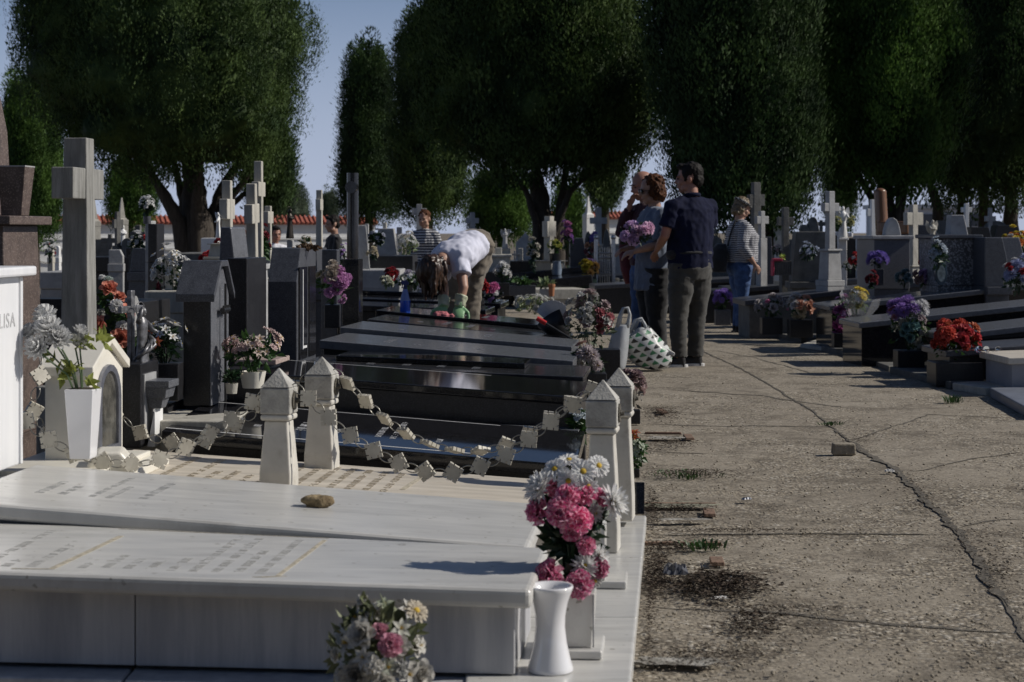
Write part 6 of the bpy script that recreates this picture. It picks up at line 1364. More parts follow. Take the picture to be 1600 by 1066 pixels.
# blue spray bottle on the wiped tomb
d = 13.15; s = d/F; p = at(633,497,d); p.z = ST[12.95](.70,.25).z + [o for o in COL.objects if o.get('label','').startswith('thick edged')][0].location.z + .001
t = thing('spray_bottle', 'blue plastic spray bottle standing on the wiped black tomb', 'bottle', p, .2)
BLU = mat('blue_liquid', (.02,.10,.62), .2, .05, 4, trans=.35); BLU2 = mat('pale_blue_plastic', (.22,.30,.62), .3, .05, 4, trans=.35); BLU3 = mat('dark_blue_plastic', (.02,.025,.13), .35, .1, 10)
mb = MB(); mb.lathe([(.001,0),(7.6*s,0),(8*s,1*s),(8*s,20*s),(7.9*s,21*s)], 24); mb.build('bottle_body', BLU, t, smooth='angle')
mb = MB(); mb.lathe([(7.9*s,21*s),(6.8*s,25*s),(3.6*s,38*s),(3.2*s,40*s),(.001,40*s)], 24); mb.build('shoulder', BLU2, t, smooth='angle')
mb = MB(); mb.lathe([(3.8*s,39*s),(3.8*s,42*s),(2.4*s,43*s),(2.4*s,46*s)], 16); mb.prism([(-6*s,46*s),(5*s,45*s),(5.5*s,49*s),(2*s,53*s),(-5*s,52*s),(-7*s,50*s)], -2.2*s, 2.2*s); mb.prism([(-4.5*s,46*s),(-3*s,46*s),(-4.5*s,40*s),(-6*s,40*s)], -1*s, 1*s); mb.build('spray_trigger', BLU3, t, bevel=.002)
# ------------------------------------------------------------------ people
SKIN = mat('skin', (.36,.20,.14), .5, .1, 14, col2=(.42,.25,.18), spec=.4)
SKIN2 = mat('ruddy_skin', (.34,.17,.12), .5, .12, 14, spec=.4)
EYE = mat('dark_eye', (.02,.015,.012), .15, .1, 5); LIP = mat('lips', (.30,.11,.09), .5, .1, 20)
def remesh(mb, name, m, parent, voxel, it=4, fold=0, ff=(9,9,4), seed=0):
    me = mb.mesh(name, m); o = bpy.data.objects.new('tmp', me); COL.objects.link(o)
    r = o.modifiers.new('r', 'REMESH'); r.mode = 'VOXEL'; r.voxel_size = voxel
    s = o.modifiers.new('s', 'SMOOTH'); s.factor = .5; s.iterations = it
    bpy.context.view_layer.update()
    e = bpy.data.meshes.new_from_object(o.evaluated_get(bpy.context.evaluated_depsgraph_get()))
    bpy.data.objects.remove(o); bpy.data.meshes.remove(me)
    e.name = name
    if not e.materials: e.materials.append(m)
    if fold:
        no = [v.normal.copy() for v in e.vertices]
        for v, n in zip(e.vertices, no):
            p = v.co; q = V((p.x*ff[0]+seed, p.y*ff[1], p.z*ff[2]+.8*noise.noise(p*5)))
            v.co = p+n*fold*(noise.noise(q)*1.1+.5*noise.noise(q*2.3))
    e.polygons.foreach_set('use_smooth', [True]*len(e.polygons))
    return inst(e, name, parent, (0,0,0))
def capsule(mb, pts, rad, n=14):
    pts = [V(p) for p in pts]; rad = rad if isinstance(rad, (list, tuple)) else [rad]*len(pts)
    mb.tube(pts, rad, n)
    for p, r in zip(pts, rad): mb.ball(p, r*.995, 12, 8)
def loft(mb, rings, n=24):
    R_ = []
    for c, rx, ry, *yw in rings:
        a = yw[0] if yw else 0
        R_.append([mb.bm.verts.new(V(c)+V((rx*math.cos(6.28319*j/n)*math.cos(a)-ry*math.sin(6.28319*j/n)*math.sin(a), rx*math.cos(6.28319*j/n)*math.sin(a)+ry*math.sin(6.28319*j/n)*math.cos(a), 0))) for j in range(n)])
    for r0, r1 in zip(R_, R_[1:]):
        for j in range(n): mb.face([r0[j], r0[(j+1) % n], r1[(j+1) % n], r1[j]])
    mb.face(list(reversed(R_[0]))); mb.face(R_[-1])
def hand(mb, w, d, nrm, k=1.0, curl=.5, side=1):
    """w wrist, d direction of the fingers, nrm back of the hand; palm, four fingers and a thumb"""
    d = V(d).normalized(); nrm = (V(nrm)-d*V(nrm).dot(d)).normalized(); sd_ = d.cross(nrm)*side; w = V(w)
    m = Matrix((sd_, d, nrm)).transposed()
    mb.ball(w+d*.045*k, (.040*k,.052*k,.016*k), 14, 10, m)
    for i, (x, l) in enumerate(((-.030,.062),(-.010,.072),(.010,.068),(.029,.053))):
        p = w+d*.082*k+sd_*x*k; c = 0; P = [p]; dd = d
        for j, f in enumerate((.45,.32,.25)):
            c += curl*(.75+.12*i); dd = d*math.cos(c)-nrm*math.sin(c); p = p+dd*l*f*k*1.1; P.append(p)
        capsule(mb, P, [.0092*k,.0088*k,.008*k,.007*k], 8)
    p = w+d*.022*k-sd_*.034*k; P = [p, p+(d*.6-sd_*.7-nrm*.2).normalized()*.032*k, p+(d*.6-sd_*.7-nrm*.2).normalized()*.032*k+(d*.85-sd_*.2-nrm*.45).normalized()*.030*k]
    capsule(mb, P, [.013*k,.011*k,.009*k], 8)
def headm(c, yaw=0, pitch=0, roll=0, k=1.0):
    return Matrix.Translation(V(c)) @ Matrix.Rotation(yaw, 4, 'Z') @ Matrix.Rotation(pitch, 4, 'X') @ Matrix.Rotation(roll, 4, 'Y') @ Matrix.Scale(k, 4)
def head(mb, M):
    R3 = M.to_3x3()
    def b(c, r, u=16, w=12): mb.ball(M @ V(c), r, u, w, R3)
    b((0,.012,.030), (.076,.096,.092), 20, 14); b((0,-.025,-.035), (.062,.072,.080), 18, 12); b((0,-.060,-.092), (.030,.026,.026)); b((0,-.078,.018), (.048,.018,.015))
    b((0,-.092,-.008), (.011,.014,.026)); b((0,-.103,-.026), (.014,.017,.013)); b((0,-.083,-.062), (.024,.014,.014))
    for s in (-1,1): b((s*.077,.012,-.012), (.010,.021,.033)); b((s*.040,-.058,-.030), (.026,.024,.026)); b((s*.048,-.02,-.075), (.022,.04,.028))
def face_parts(M, t, closed=False):
    R3 = M.to_3x3()
    for s in (-1,1):
        mb = MB(); mb.ball(M @ V((s*.031,-.086,-.0)), (.014,.008,.007 if not closed else .003), 10, 8, R3); mb.build('eye', EYE, t, smooth=True)
        mb = MB(); mb.ball(M @ V((s*.032,-.094,.022)), (.021,.007,.0045), 10, 6, R3); mb.build('eyebrow', mat('eyebrow', (.05,.03,.02), .9, .2, 50), t, smooth=True)
    mb = MB(); mb.ball(M @ V((0,-.0965,-.064)), (.022,.006,.006), 12, 6, R3); mb.build('mouth', LIP, t, smooth=True)
def short_hair(M, m, t, seed=1, vox=.007, bald=False):
    mb = MB(); R3 = M.to_3x3()
    def b(c, r): mb.ball(M @ V(c), r, 16, 10, R3)
    if bald:
        b((0,.075,-.02), (.064,.04,.04))
        for s in (-1,1): b((s*.066,.035,-.005), (.017,.045,.034))
    else:
        b((0,.022,.048), (.082,.097,.086)); b((0,.060,-.010), (.070,.058,.068)); b((0,-.055,.098), (.052,.04,.026))
        for s in (-1,1): b((s*.068,-.006,.034), (.017,.036,.045)); b((s*.072,-.022,-.002), (.007,.012,.026))
    return remesh(mb, 'hair', m, t, vox, 2, fold=.006, ff=(40,40,40), seed=seed)
def curls(M, m, t, spots, n, r, seed=2, name='hair'):
    """a mop of small locks"""
    rg = random.Random(seed); mb = MB(); R3 = M.to_3x3()
    for c, rad in spots: mb.ball(M @ V(c), rad, 14, 10, R3)
    for _ in range(n):
        c, rad = rg.choice(spots); dv = V((rg.gauss(0,1), rg.gauss(0,1), rg.gauss(0,1))).normalized()
        p = V(c)+V((dv.x*rad[0], dv.y*rad[1], dv.z*rad[2])); mb.ball(M @ p, (r*rg.uniform(.7,1.5), r*rg.uniform(.7,1.5), r*rg.uniform(.8,1.6)), 8, 6)
    return remesh(mb, name, m, t, .0065, 2, fold=.007, ff=(55,55,35), seed=seed)
def stripes(name, c1, c2, freq, duty=.5):
    m = mat(name, c1, .85, .1, 30, sheen=.2); nt = m.node_tree; N, L = nt.nodes, nt.links; b = N['Principled BSDF']
    tc = N.new('ShaderNodeTexCoord'); sp = N.new('ShaderNodeSeparateXYZ'); L.new(tc.outputs['Object'], sp.inputs[0])
    nz = N.new('ShaderNodeTexNoise'); nz.inputs['Scale'].default_value = 7; L.new(tc.outputs['Object'], nz.inputs['Vector'])
    a = N.new('ShaderNodeMath'); a.operation = 'MULTIPLY_ADD'; a.inputs[1].default_value = .02; L.new(nz.outputs['Fac'], a.inputs[0]); L.new(sp.outputs[2], a.inputs[2])
    mu = N.new('ShaderNodeMath'); mu.operation = 'MULTIPLY'; mu.inputs[1].default_value = freq; L.new(a.outputs[0], mu.inputs[0])
    fr_ = N.new('ShaderNodeMath'); fr_.operation = 'FRACT'; L.new(mu.outputs[0], fr_.inputs[0])
    gt = N.new('ShaderNodeMath'); gt.operation = 'GREATER_THAN'; gt.inputs[1].default_value = duty; L.new(fr_.outputs[0], gt.inputs[0])
    mx = N.new('ShaderNodeMix'); mx.data_type = 'RGBA'; L.new(gt.outputs[0], mx.inputs['Factor']); mx.inputs['A'].default_value = (*c1,1); mx.inputs['B'].default_value = (*c2,1)
    L.new(mx.outputs['Result'], b.inputs['Base Color']); return m
def stander(label, px, by, d, hgt, yaw, topm, trm, hairm, g=1.0, gw=1.0, arms=None, sleeve=.5, hem=.90, hyaw=0, hpitch=.1, hair='short', shoes=None, sole=None, legs=None, hands=True, bust=0, belly=0, vox=.010, skin=SKIN, wide=1.0, stance=.10, collar=None, feet=True, lean=0, z=None, fyaw=0, hemz=0):
    """an adult standing; local frame faces -Y, heights in a 1.75 m body"""
    p = at(px, by, d)
    if z is not None: p.z = z
    k = hgt/1.75; t = thing('person', label, 'person', p, yaw, 'people in the cemetery'); t.scale = (k,k,k)
    arms = arms or {1: ((.25,.03,1.15),(.24,-.05,.90)), -1: ((-.25,.03,1.15),(-.24,-.05,.90))}
    sx = .172*g; hipx = .092*gw
    ly = lambda z_: lean*(z_-.9)
    # skin: one continuous body
    mb = MB(); hc = V((0,-.03+ly(1.63),1.635)); M = headm(hc, hyaw, hpitch, 0, 1.09)
    head(mb, M); capsule(mb, [(0,.015+ly(1.42),1.40),(0,.0+ly(1.5),1.56)], [.062*g**.5,.054])
    loft(mb, [((0,0,.86),.13*gw,.09*gw),((0,0+ly(1.1),1.1),.125*g,.085*g),((0,ly(1.3),1.3),.15*g,.095*g),((0,ly(1.44),1.44),.11*g,.06*g)], 18)
    for s in (-1,1):
        el, ha = arms[s]; sh = V((s*sx,.0+ly(1.41),1.405)); el, ha = V(el), V(ha)
        capsule(mb, [(s*.10,ly(1.4),1.40), sh, sh.lerp(el, .5), el, el.lerp(ha, .4), ha], [.042,.042,.042*g**.5,.037*g**.5,.036*g**.7,.025])
        if hands:
            dv = (ha-el).normalized(); hand(mb, ha, dv, V((s*.4,-.4,.8)) if abs(dv.z) < .7 else V((s,-.2,0)), 1.0, .45, s)
        lg_ = (legs or {}).get(s) or [(s*hipx,0,.86),(s*stance,.0,.47),(s*stance*1.05,.02,.10)]
        capsule(mb, [lg_[0], lg_[1], V(lg_[2])-V((0,0,.01))], [.07,.045,.036])
    remesh(mb, 'body', skin, t, .0065 if vox < .011 else .010, 3); face_parts(M, t)
    # trousers
    mb = MB(); loft(mb, [((0,.0,.76),.14*gw,.11*gw),((0,.005,.86),.172*gw,.128*gw),((0,0,.97),.162*gw,.118*gw),((0,-.01*belly,1.04),.152*gw,.112*gw)])
    for s in (-1,1):
        lg = (legs or {}).get(s) or [(s*hipx,.0,.84),(s*stance*1.0,-.012,.47),(s*stance*1.05,.02,.10)]
        q0, q1, q2 = [V(a) for a in lg]
        mb.tube([q0+V((0,0,.06)), q0, q0.lerp(q1,.5), q1, q1.lerp(q2,.35), q2+V((0,0,.03+hemz)), q2-V((0,0,.035-hemz))], [.088*gw*wide,.098*gw,.086*gw*wide,.068*wide*gw**.5,.068*wide,.060*wide,.064*wide], 18)
    remesh(mb, 'trousers', trm, t, vox, 2, fold=.009, ff=(7,7,15), seed=px)
    # top
    mb = MB(); b = bust; be = belly
    loft(mb, [((0,-.02*be,hem),.178*gw*(1+.05*be),.128*gw*(1+.2*be)),((0,-.025*be+ly(1.0),hem+.12),.172*max(g,gw)*(1+.04*be),.122*g*(1+.25*be)),((0,-.02*be-.01*b+ly(1.15),1.15),.168*g*(1+.05*be),.118*g*(1+.2*be)),((0,-.035*b+ly(1.27),1.27),.188*g,.125*g*(1+.25*b)),((0,-.01*b+ly(1.37),1.37),.186*g,.115*g),((0,ly(1.43),1.43),.135*g,.088*g),((0,.005+ly(1.475),1.478),.072*g**.5,.068)])
    for s in (-1,1):
        el, ha = arms[s]; sh = V((s*sx,.0+ly(1.41),1.402)); el, ha = V(el), V(ha); pr = [V((s*.08,ly(1.4),1.405)), sh-V((0,0,.012))]; rd = [.070*g**.5,.066*g**.5]
        if sleeve <= 1: pr += [sh.lerp(el, sleeve*.6), sh.lerp(el, sleeve)]; rd += [.066*g**.7,.067*g**.7]
        else: pr += [sh.lerp(el, .6), el, el.lerp(ha, (sleeve-1)*.6), el.lerp(ha, sleeve-1)]; rd += [.058*g,.050*g,.048*g,.040*g]
        mb.tube(pr, rd, 16); mb.ball(sh-V((0,0,.012)), .064*g**.5, 12, 8)
        if sleeve > 1: mb.ball(el, .05*g, 12, 8)
    remesh(mb, 'top', topm, t, vox, 2, fold=.014, ff=(12,12,9), seed=px*.7)
    # shoes
    if feet:
        for s in (-1,1):
            q = V(((legs or {}).get(s) or [0,0,(s*stance*1.05,.02,.10)])[2]); mb = MB(); RF = Matrix.Rotation(fyaw, 3, 'Z'); fo = lambda y, z_: V((q.x,q.y,0))+RF @ V((0,y,z_))
            mb.ball(fo(-.06,.055), (.046,.125,.045), 14, 10, RF); mb.ball(fo(.01,.08), (.042,.055,.065), 12, 8); mb.box(fo(-.05,.03), (.078,.20,.03), rz=fyaw)
            sh = remesh(mb, 'shoe', shoes or BLACKR, t, .008, 3)
            mb = MB(); 
            n = 18; mb.prism([(0,0)]*0 or [(.001,.001),(.002,.001),(.001,.002)], 0, .0001) if False else None
            pts = [V((q.x,q.y,0))+RF @ V((.052*math.cos(6.283*j/n), -.055+.135*math.sin(6.283*j/n), 0)) for j in range(n)]
            A = [mb.bm.verts.new(p_+V((0,0,.001))) for p_ in pts]; B = [mb.bm.verts.new(p_+V((0,0,.036))) for p_ in pts]
            mb.face(list(reversed(A))); mb.face(B)
            for j in range(n): mb.face([A[j], A[(j+1) % n], B[(j+1) % n], B[j]])
            mb.build('sole', sole or BLACKR, sh, bevel=.004)
    if hair == 'short': short_hair(M, hairm, t, px)
    elif hair == 'bald': short_hair(M, hairm, t, px, bald=True)
    elif hair == 'curly': curls(M, hairm, t, [((0,.035,.055),(.098,.095,.082)),((.055,.03,-.02),(.055,.07,.075)),((-.055,.03,-.02),(.055,.07,.075)),((0,.075,-.03),(.08,.05,.085))], 420, .0105, px)
    elif hair == 'updo': curls(M, hairm, t, [((0,.022,.045),(.083,.098,.085)),((0,.085,.05),(.05,.045,.05))], 30, .012, px)
    elif hair == 'bob': curls(M, hairm, t, [((0,.025,.045),(.086,.096,.086)),((.062,.035,-.03),(.03,.06,.075)),((-.062,.035,-.03),(.03,.06,.075)),((0,.075,-.045),(.07,.04,.08))], 50, .012, px)
    return t, M
NAVY = mat('navy_pique_cotton', (.005,.007,.026), .9, .2, 18, spec=.2, bump=.12, bscale=220)
GREYBL = mat('grey_blue_cotton', (.115,.14,.195), .85, .15, 14, sheen=.2, bump=.1, bscale=160)
CHARC = mat('charcoal_cloth', (.036,.034,.030), .85, .2, 16, sheen=.2, bump=.15, bscale=150)
BLKCL = mat('black_cloth', (.010,.010,.012), .9, .3, 16, sheen=.2)
JEANS = mat('blue_denim', (.035,.075,.19), .85, .3, 14, col2=(.06,.12,.27), bump=.12, bscale=260)
MAROON = mat('maroon_knit', (.045,.012,.020), .9, .25, 16, sheen=.1, bump=.2, bscale=150)
KHAKI = mat('khaki_cotton', (.155,.13,.10), .85, .16, 14, sheen=.15, bump=.12, bscale=180)
WHITET = mat('white_cotton', (.64,.65,.76), .85, .05, 10, trans=.08)
HBLACK = mat('near_black_hair', (.010,.008,.007), .7, .4, 30, stretch=(6,6,1), spec=.2); HAUB = mat('auburn_hair', (.04,.014,.006), .75, .5, 30, col2=(.12,.042,.014), spec=.2); HBRN = mat('dark_brown_hair', (.016,.008,.005), .42, .5, 26, stretch=(7,7,1), col2=(.06,.026,.011))
HGREY = mat('grey_stubble_hair', (.16,.15,.14), .8, .3, 60); HBLOND = mat('dark_blond_hair', (.10,.07,.035), .5, .4, 30, col2=(.22,.16,.09))
SHOEB = mat('black_mesh_shoe', (.014,.014,.016), .7, .3, 60); SOLEW = mat('white_rubber', (.55,.55,.54), .6, .08, 20)
# man in the navy polo
YM = math.radians(-146)
t, M = stander('dark haired man in a navy polo and charcoal trousers seen from behind', 1080, 575, 15.9, 1.80, YM, NAVY, CHARC, HBLACK, g=1.20, gw=1.16,
    arms={1: ((.275,-.02,1.14),(.20,-.22,1.02)), -1: ((-.255,-.07,1.15),(-.235,-.34,1.165))}, sleeve=.72, hem=.86, hyaw=.75, hpitch=.05, shoes=SHOEB, sole=SOLEW, wide=1.12, fyaw=.85, hemz=.035, belly=.6, skin=SKIN2,
    legs={1: [(.10,0,.84),(.125,-.02,.47),(.135,.0,.10)], -1: [(-.09,0,.84),(-.085,-.03,.47),(-.075,-.03,.10)]})
mb = MB(); mb.tube([(.06*math.cos(6.283*j/20), .008+.062*math.sin(6.283*j/20), 1.487+.008*math.sin(6.283*j/20)) for j in range(20)], .019, 8, closed=True); mb.build('collar', NAVY, t, smooth=True)
mb = MB(); mb.tube([(.066*math.cos(6.283*j/20), .008+.068*math.sin(6.283*j/20), 1.475+.008*math.sin(6.283*j/20)) for j in range(20)], .0045, 6, closed=True)
mb.build('collar_trim', mat('pale_trim', (.35,.36,.40), .8, .1, 20), t, smooth=True)
mb = MB(); mb.tube([(.193*math.cos(6.283*j/24), -.012+.152*math.sin(6.283*j/24), .985+.012*math.sin(6.283*j/24)) for j in range(24)], .014, 8, closed=True)
mb.ball((.19,-.03,.975), (.04,.07,.05), 12, 8); mb.build('waist_pack', BLKCL, t, smooth=True)
# woman with auburn curls
t, M = stander('woman with auburn curls in a grey blue shirt facing left', 1022, 569, 16.35, 1.70, math.radians(-75), GREYBL, BLKCL, HAUB, g=1.18, gw=1.22,
    arms={1: ((.235,-.02,1.13),(.14,-.24,1.06)), -1: ((-.235,-.02,1.13),(-.10,-.26,1.08))}, sleeve=.9, hem=.70, hyaw=-.05, hpitch=.18, hair='curly', bust=.5, belly=.5, wide=1.25)
mb = MB(); R3 = M.to_3x3()
for s_ in (-1,1): mb.ball(M @ V((s_*.034,-.098,.0)), (.026,.008,.019), 12, 8, R3); mb.tube([M @ V((s_*.055,-.09,.004)), M @ V((s_*.082,.0,.0))], .003, 6)
mb.build('sunglasses', mat('black_glasses', (.01,.01,.01), .1, .1, 5), t, smooth=True)
# bald man behind her
t, M = stander('bald man in a maroon pullover holding a hand to his mouth', 1008, 565, 16.95, 1.78, math.radians(-62), MAROON, JEANS, HGREY, g=1.0,
    arms={1: ((.24,-.03,1.14),(.20,-.10,.92)), -1: ((-.17,-.17,1.20),(-.02,-.150,1.455))}, sleeve=1.85, hem=.90, hyaw=-.10, hpitch=.22, hair='bald', skin=SKIN2)
mb = MB(); mb.tube([(-.26,-.05,1.22),(-.30,-.02,1.05),(-.31,.02,.86),(-.29,.03,.72)], [.04,.075,.085,.06], 14); mb.build('carried_jacket', mat('dark_red_jacket', (.10,.012,.022), .8, .3, 12, bump=.2, bscale=40), t, smooth=True)
# bouquet held by the man in navy
arr('bunch of pink and lilac carnations held in front of the auburn woman', 992, 384, 15.7, 56, 42, [('carnation',(.66,.46,.72),24,5,(-.40,-.05,.55)),('carnation',(.80,.50,.66),23,4,(.45,.35,.45)),('carnation',(.62,.40,.66),18,2)], None, (150,.055,DARKLEAF), seed=91, name='flower_bunch', depth=.8)
# woman in stripes facing right
ST1 = stripes('navy_white_stripes', (.012,.014,.028), (.50,.50,.52), 42, .56)
t, M = stander('woman in a navy striped top and blue jeans with a patterned headband, looking down', 1156, 521, 21.2, 1.59, math.radians(100), ST1, JEANS, HBLOND, g=1.36, gw=1.30,
    arms={1: ((.30,.05,1.13),(.25,-.10,.90)), -1: ((-.31,.06,1.13),(-.25,-.13,.89))}, sleeve=1.55, hem=.93, hyaw=.05, hpitch=.42, hair='bob', bust=1.0, belly=1.1, shoes=BLKCL, wide=.98, stance=.06, hemz=.03)
mb = MB(); R3 = M.to_3x3(); mb.tube([M @ V((.089*math.cos(6.283*j/22), .012+.108*math.sin(6.283*j/22), .062+.012*math.sin(6.283*j/22))) for j in range(22)], .017, 8, closed=True)
mb.build('headband', mat('patterned_headband', (.02,.02,.022), .8, .1, 45, col2=(.45,.44,.42), ramp=(.5,.56)), t, smooth=True)
mb = MB(); loft(mb, [((-.06,.30,.80),.09,.10),((-.06,.31,.95),.15,.12),((-.06,.29,1.10),.13,.10),((-.06,.27,1.17),.08,.06)]); o = remesh(mb, 'shoulder_bag', BLKCL, t, .012, 4, fold=.012)
mb = MB(); mb.tube([(-.12,.2,1.14),(-.15,.17,1.3),(-.10,.09,1.47),(-.02,-.10,1.40),(.06,-.165,1.25)], .012, 6); mb.build('bag_strap', BLKCL, t)
# woman in stripes in the middle distance
ST2 = stripes('wide_navy_stripes', (.02,.022,.04), (.50,.50,.50), 24, .55)
t, M = stander('distant woman in a striped pullover and white trousers with her hair up', 664, 500, 23.0, 1.46, math.radians(-18), ST2, WHITET, HAUB, g=1.02, gw=1.05, sleeve=1.7, hair='updo', hpitch=.15, bust=.4, vox=.012,
    arms={1: ((.25,.0,1.16),(.16,-.16,.98)), -1: ((-.25,.0,1.16),(-.19,-.14,.95))}, z=0)
mb = MB(); loft(mb, [((.10,-.17,.72),.10,.05),((.10,-.18,.88),.12,.06),((.10,-.17,1.0),.08,.04)]); remesh(mb, 'handbag', BLKCL, t, .014, 3)
WHITE2 = mat('white_tshirt', (.62,.62,.66), .85, .06, 10)
stander('distant man in a white tee shirt among the left crosses', 430, 480, 26, 1.50, math.radians(25), WHITE2, JEANS, HBLACK, sleeve=.6, vox=.014, hands=True, z=-.24, skin=SKIN2)
stander('distant woman in dark red with tied back hair between the left crosses', 383, 480, 25, 1.48, math.radians(-60), mat('dark_red_floral', (.10,.015,.025), .85, .4, 18, col2=(.28,.06,.07), ramp=(.55,.65)), BLKCL, HAUB, sleeve=1.8, hair='updo', vox=.014, z=-.28, skin=SKIN2)
stander('distant person in black with folded arms before the tall black column', 522, 480, 24, 1.50, math.radians(-65), BLKCL, BLKCL, HBLACK, sleeve=.8, vox=.014, z=-.10, arms={1: ((.22,-.06,1.12),(.02,-.24,1.14)), -1: ((-.22,-.06,1.12),(.05,-.22,1.10))})
# woman bending over the black tomb
d = 13.75; s = d/F; bx, by = 738, 603-.22/ s*0
z0 = .24; p = V(((738-HX)*s, d, z0)); 
t = thing('person', 'woman bending over a black tomb in a white tee shirt, khaki trousers and green gloves', 'person', p, 0, 'people in the cemetery')
def Q(px, py, dy=0): return V(((px-738)*s, dy, H-(py-HY)*s-z0))
slz = ST[12.95](.6,.3).z+par.location.z*0
hipL, hipR = Q(722,398,-.02), Q(742,396,.08); neck = Q(694,404,-.42); chest = Q(712,398,-.28); waist = Q(735,384,-.06); hd = Q(680,424,-.50)
shN, shF = Q(722,416,-.42), Q(690,420,-.28)
elN, elF = Q(727,446,-.50), Q(697,450,-.42); wrN, wrF = Q(721,472,-.52), Q(697,474,-.50); hnN, hnF = Q(718,486,-.54), Q(694,487,-.53)
mb = MB(); Mh = headm(hd, math.radians(-35), math.radians(95), 0, 1.0)
head(mb, Mh); capsule(mb, [neck.lerp(chest,.3), neck, neck.lerp(hd,.6)], [.06,.052,.05])
capsule(mb, [waist, chest, neck.lerp(chest,.4)], [.09,.095,.07])
for a, b_, c, h_, sg in ((shN, elN, wrN, hnN, 1), (shF, elF, wrF, hnF, -1)): capsule(mb, [neck.lerp(chest,.4), a, a.lerp(b_,.5), b_, b_.lerp(c,.45), c], [.05,.048,.042,.036,.034,.026])
kN, kF = Q(736,455,.10), Q(712,458,0); fN, fF = V((Q(733,0).x,.10,.05)), V((Q(706,0).x,-.02,.05))
for a, b_, c in ((hipR, kN, fN), (hipL, kF, fF)): capsule(mb, [waist, a, b_, c], [.08,.08,.05,.04])
remesh(mb, 'body', SKIN, t, .0065, 3); face_parts(Mh, t)
def tilt_loft(mb, rings, n=22):
    """rings: centre, axis direction, side vector, rx, ry"""
    R_ = []
    for c, ax, sd_, rx, ry in rings:
        ax = V(ax).normalized(); u = (V(sd_)-ax*V(sd_).dot(ax)).normalized(); w_ = ax.cross(u)
        R_.append([mb.bm.verts.new(V(c)+u*rx*math.cos(6.28319*j/n)+w_*ry*math.sin(6.28319*j/n)) for j in range(n)])
    for r0, r1 in zip(R_, R_[1:]):
        for j in range(n): mb.face([r0[j], r0[(j+1) % n], r1[(j+1) % n], r1[j]])
    mb.face(list(reversed(R_[0]))); mb.face(R_[-1])
ax = (neck-waist).normalized(); sdv = V((.55,-.8,0))
mb = MB()
tilt_loft(mb, [(waist-ax*.02+V((0,0,.0)), ax, sdv, .165,.125), (waist.lerp(chest,.35), ax, sdv, .165,.13), (waist.lerp(chest,.75)-V((0,0,.02)), ax, sdv, .175,.14), (chest.lerp(neck,.25)-V((0,0,.01)), ax, sdv, .185,.125), (chest.lerp(neck,.7), ax, sdv, .15,.09), (neck-ax*.01, ax, sdv, .075,.065)])
for a, b_ in ((shN, elN), (shF, elF)):
    mb.ball(a, .072, 12, 8); mb.tube([a.lerp(chest,.4), a, a.lerp(b_,.28), a.lerp(b_,.42)], [.085,.075,.075,.078], 16)
remesh(mb, 'tee_shirt', WHITET, t, .009, 3, fold=.013, ff=(11,11,7), seed=4)
mb = MB(); tilt_loft(mb, [(waist+V((-.02,0,.0)), ax, sdv, .150,.120), (waist-ax*.10+V((0,0,-.02)), ax, sdv, .172,.135), (hipR.lerp(hipL,.5)+V((.03,.06,-.06)), (0,0,1), sdv, .175,.150), (hipR.lerp(hipL,.5)+V((.0,.04,-.16)), (0,0,1), sdv, .15,.12)])
for a, b_, c in ((hipR, kN, fN), (hipL, kF, fF)): mb.tube([a+V((.01,.02,.02)), a.lerp(b_,.35), a.lerp(b_,.7), b_, b_.lerp(c,.4), c+V((0,0,.02))], [.105,.104,.092,.080,.076,.072], 18); mb.ball(a+V((.01,.02,.02)), .11, 12, 8)
remesh(mb, 'trousers', KHAKI, t, .009, 3, fold=.012, ff=(10,10,16), seed=9)
R3 = Mh.to_3x3(); hm = MB(); rg = random.Random(3)
for c, r in (((0,.02,.04),(.092,.108,.095)),((0,.07,-.02),(.085,.06,.09)),((.06,.0,.0),(.035,.085,.08)),((-.06,.0,.0),(.035,.085,.08))): hm.ball(Mh @ V(c), r, 16, 10, R3)
for _ in range(70):                                                # locks falling towards the ground
    a = rg.uniform(0, 6.283); q = Mh @ V((.085*math.cos(a), .03+.085*math.sin(a)*.9, rg.uniform(-.05,.09))); L_ = rg.uniform(.06,.17)
    out = V((rg.uniform(-.02,.02), rg.uniform(-.02,.02), 0)); hm.tube([q+V((0,0,.03)), q+out-V((0,0,L_*.5)), q+out*1.3-V((0,0,L_))], [.022,.018,.007], 6)
remesh(hm, 'hair', HBRN, t, .007, 2, fold=.006, ff=(60,60,14), seed=2)
GLOVE = mat('green_rubber_glove', (.22,.40,.20), .4, .12, 14, coat=.15); CUFF = mat('pale_glove_cuff', (.45,.47,.33), .5, .15, 14)
for nm, a, c, h_, sg in (('near', elN, wrN, hnN, 1), ('far', elF, wrF, hnF, -1)):
    dv = (h_-c).normalized(); mb = MB(); up = (a-c).normalized()
    mb.tube([c+up*.075, c+up*.02, c-up*.01], [.049,.043,.040], 14); gl = remesh(mb, 'glove_cuff', CUFF, t, .007, 2, fold=.007, ff=(20,20,30))
    mb = MB(); mb.tube([c+up*.02, c-up*.015], [.040,.037], 12); hand(mb, c-up*.01, (dv+V((.15*sg if nm == 'near' else -.1,-.35,-.05))).normalized(), V((0,-.8,.6)), 1.18, .22, sg); remesh(mb, 'glove', GLOVE, t, .0055, 2)
pc = at(690,492,13.2); mb = MB(); mb.ball((0,0,.02), (.065,.05,.026), 16, 10); mb.ball((.05,-.01,.012), (.05,.04,.018), 14, 8)
o = remesh(mb, 'cleaning_cloth', mat('pink_cloth', (.42,.13,.15), .9, .2, 25, bump=.3, bscale=80), None, .006, 2, fold=.012, ff=(30,30,30)); o.location = (pc.x, pc.y, pc.z-.02); tag(o, 'crumpled pink cleaning cloth under the green glove on the black tomb', 'cloth')

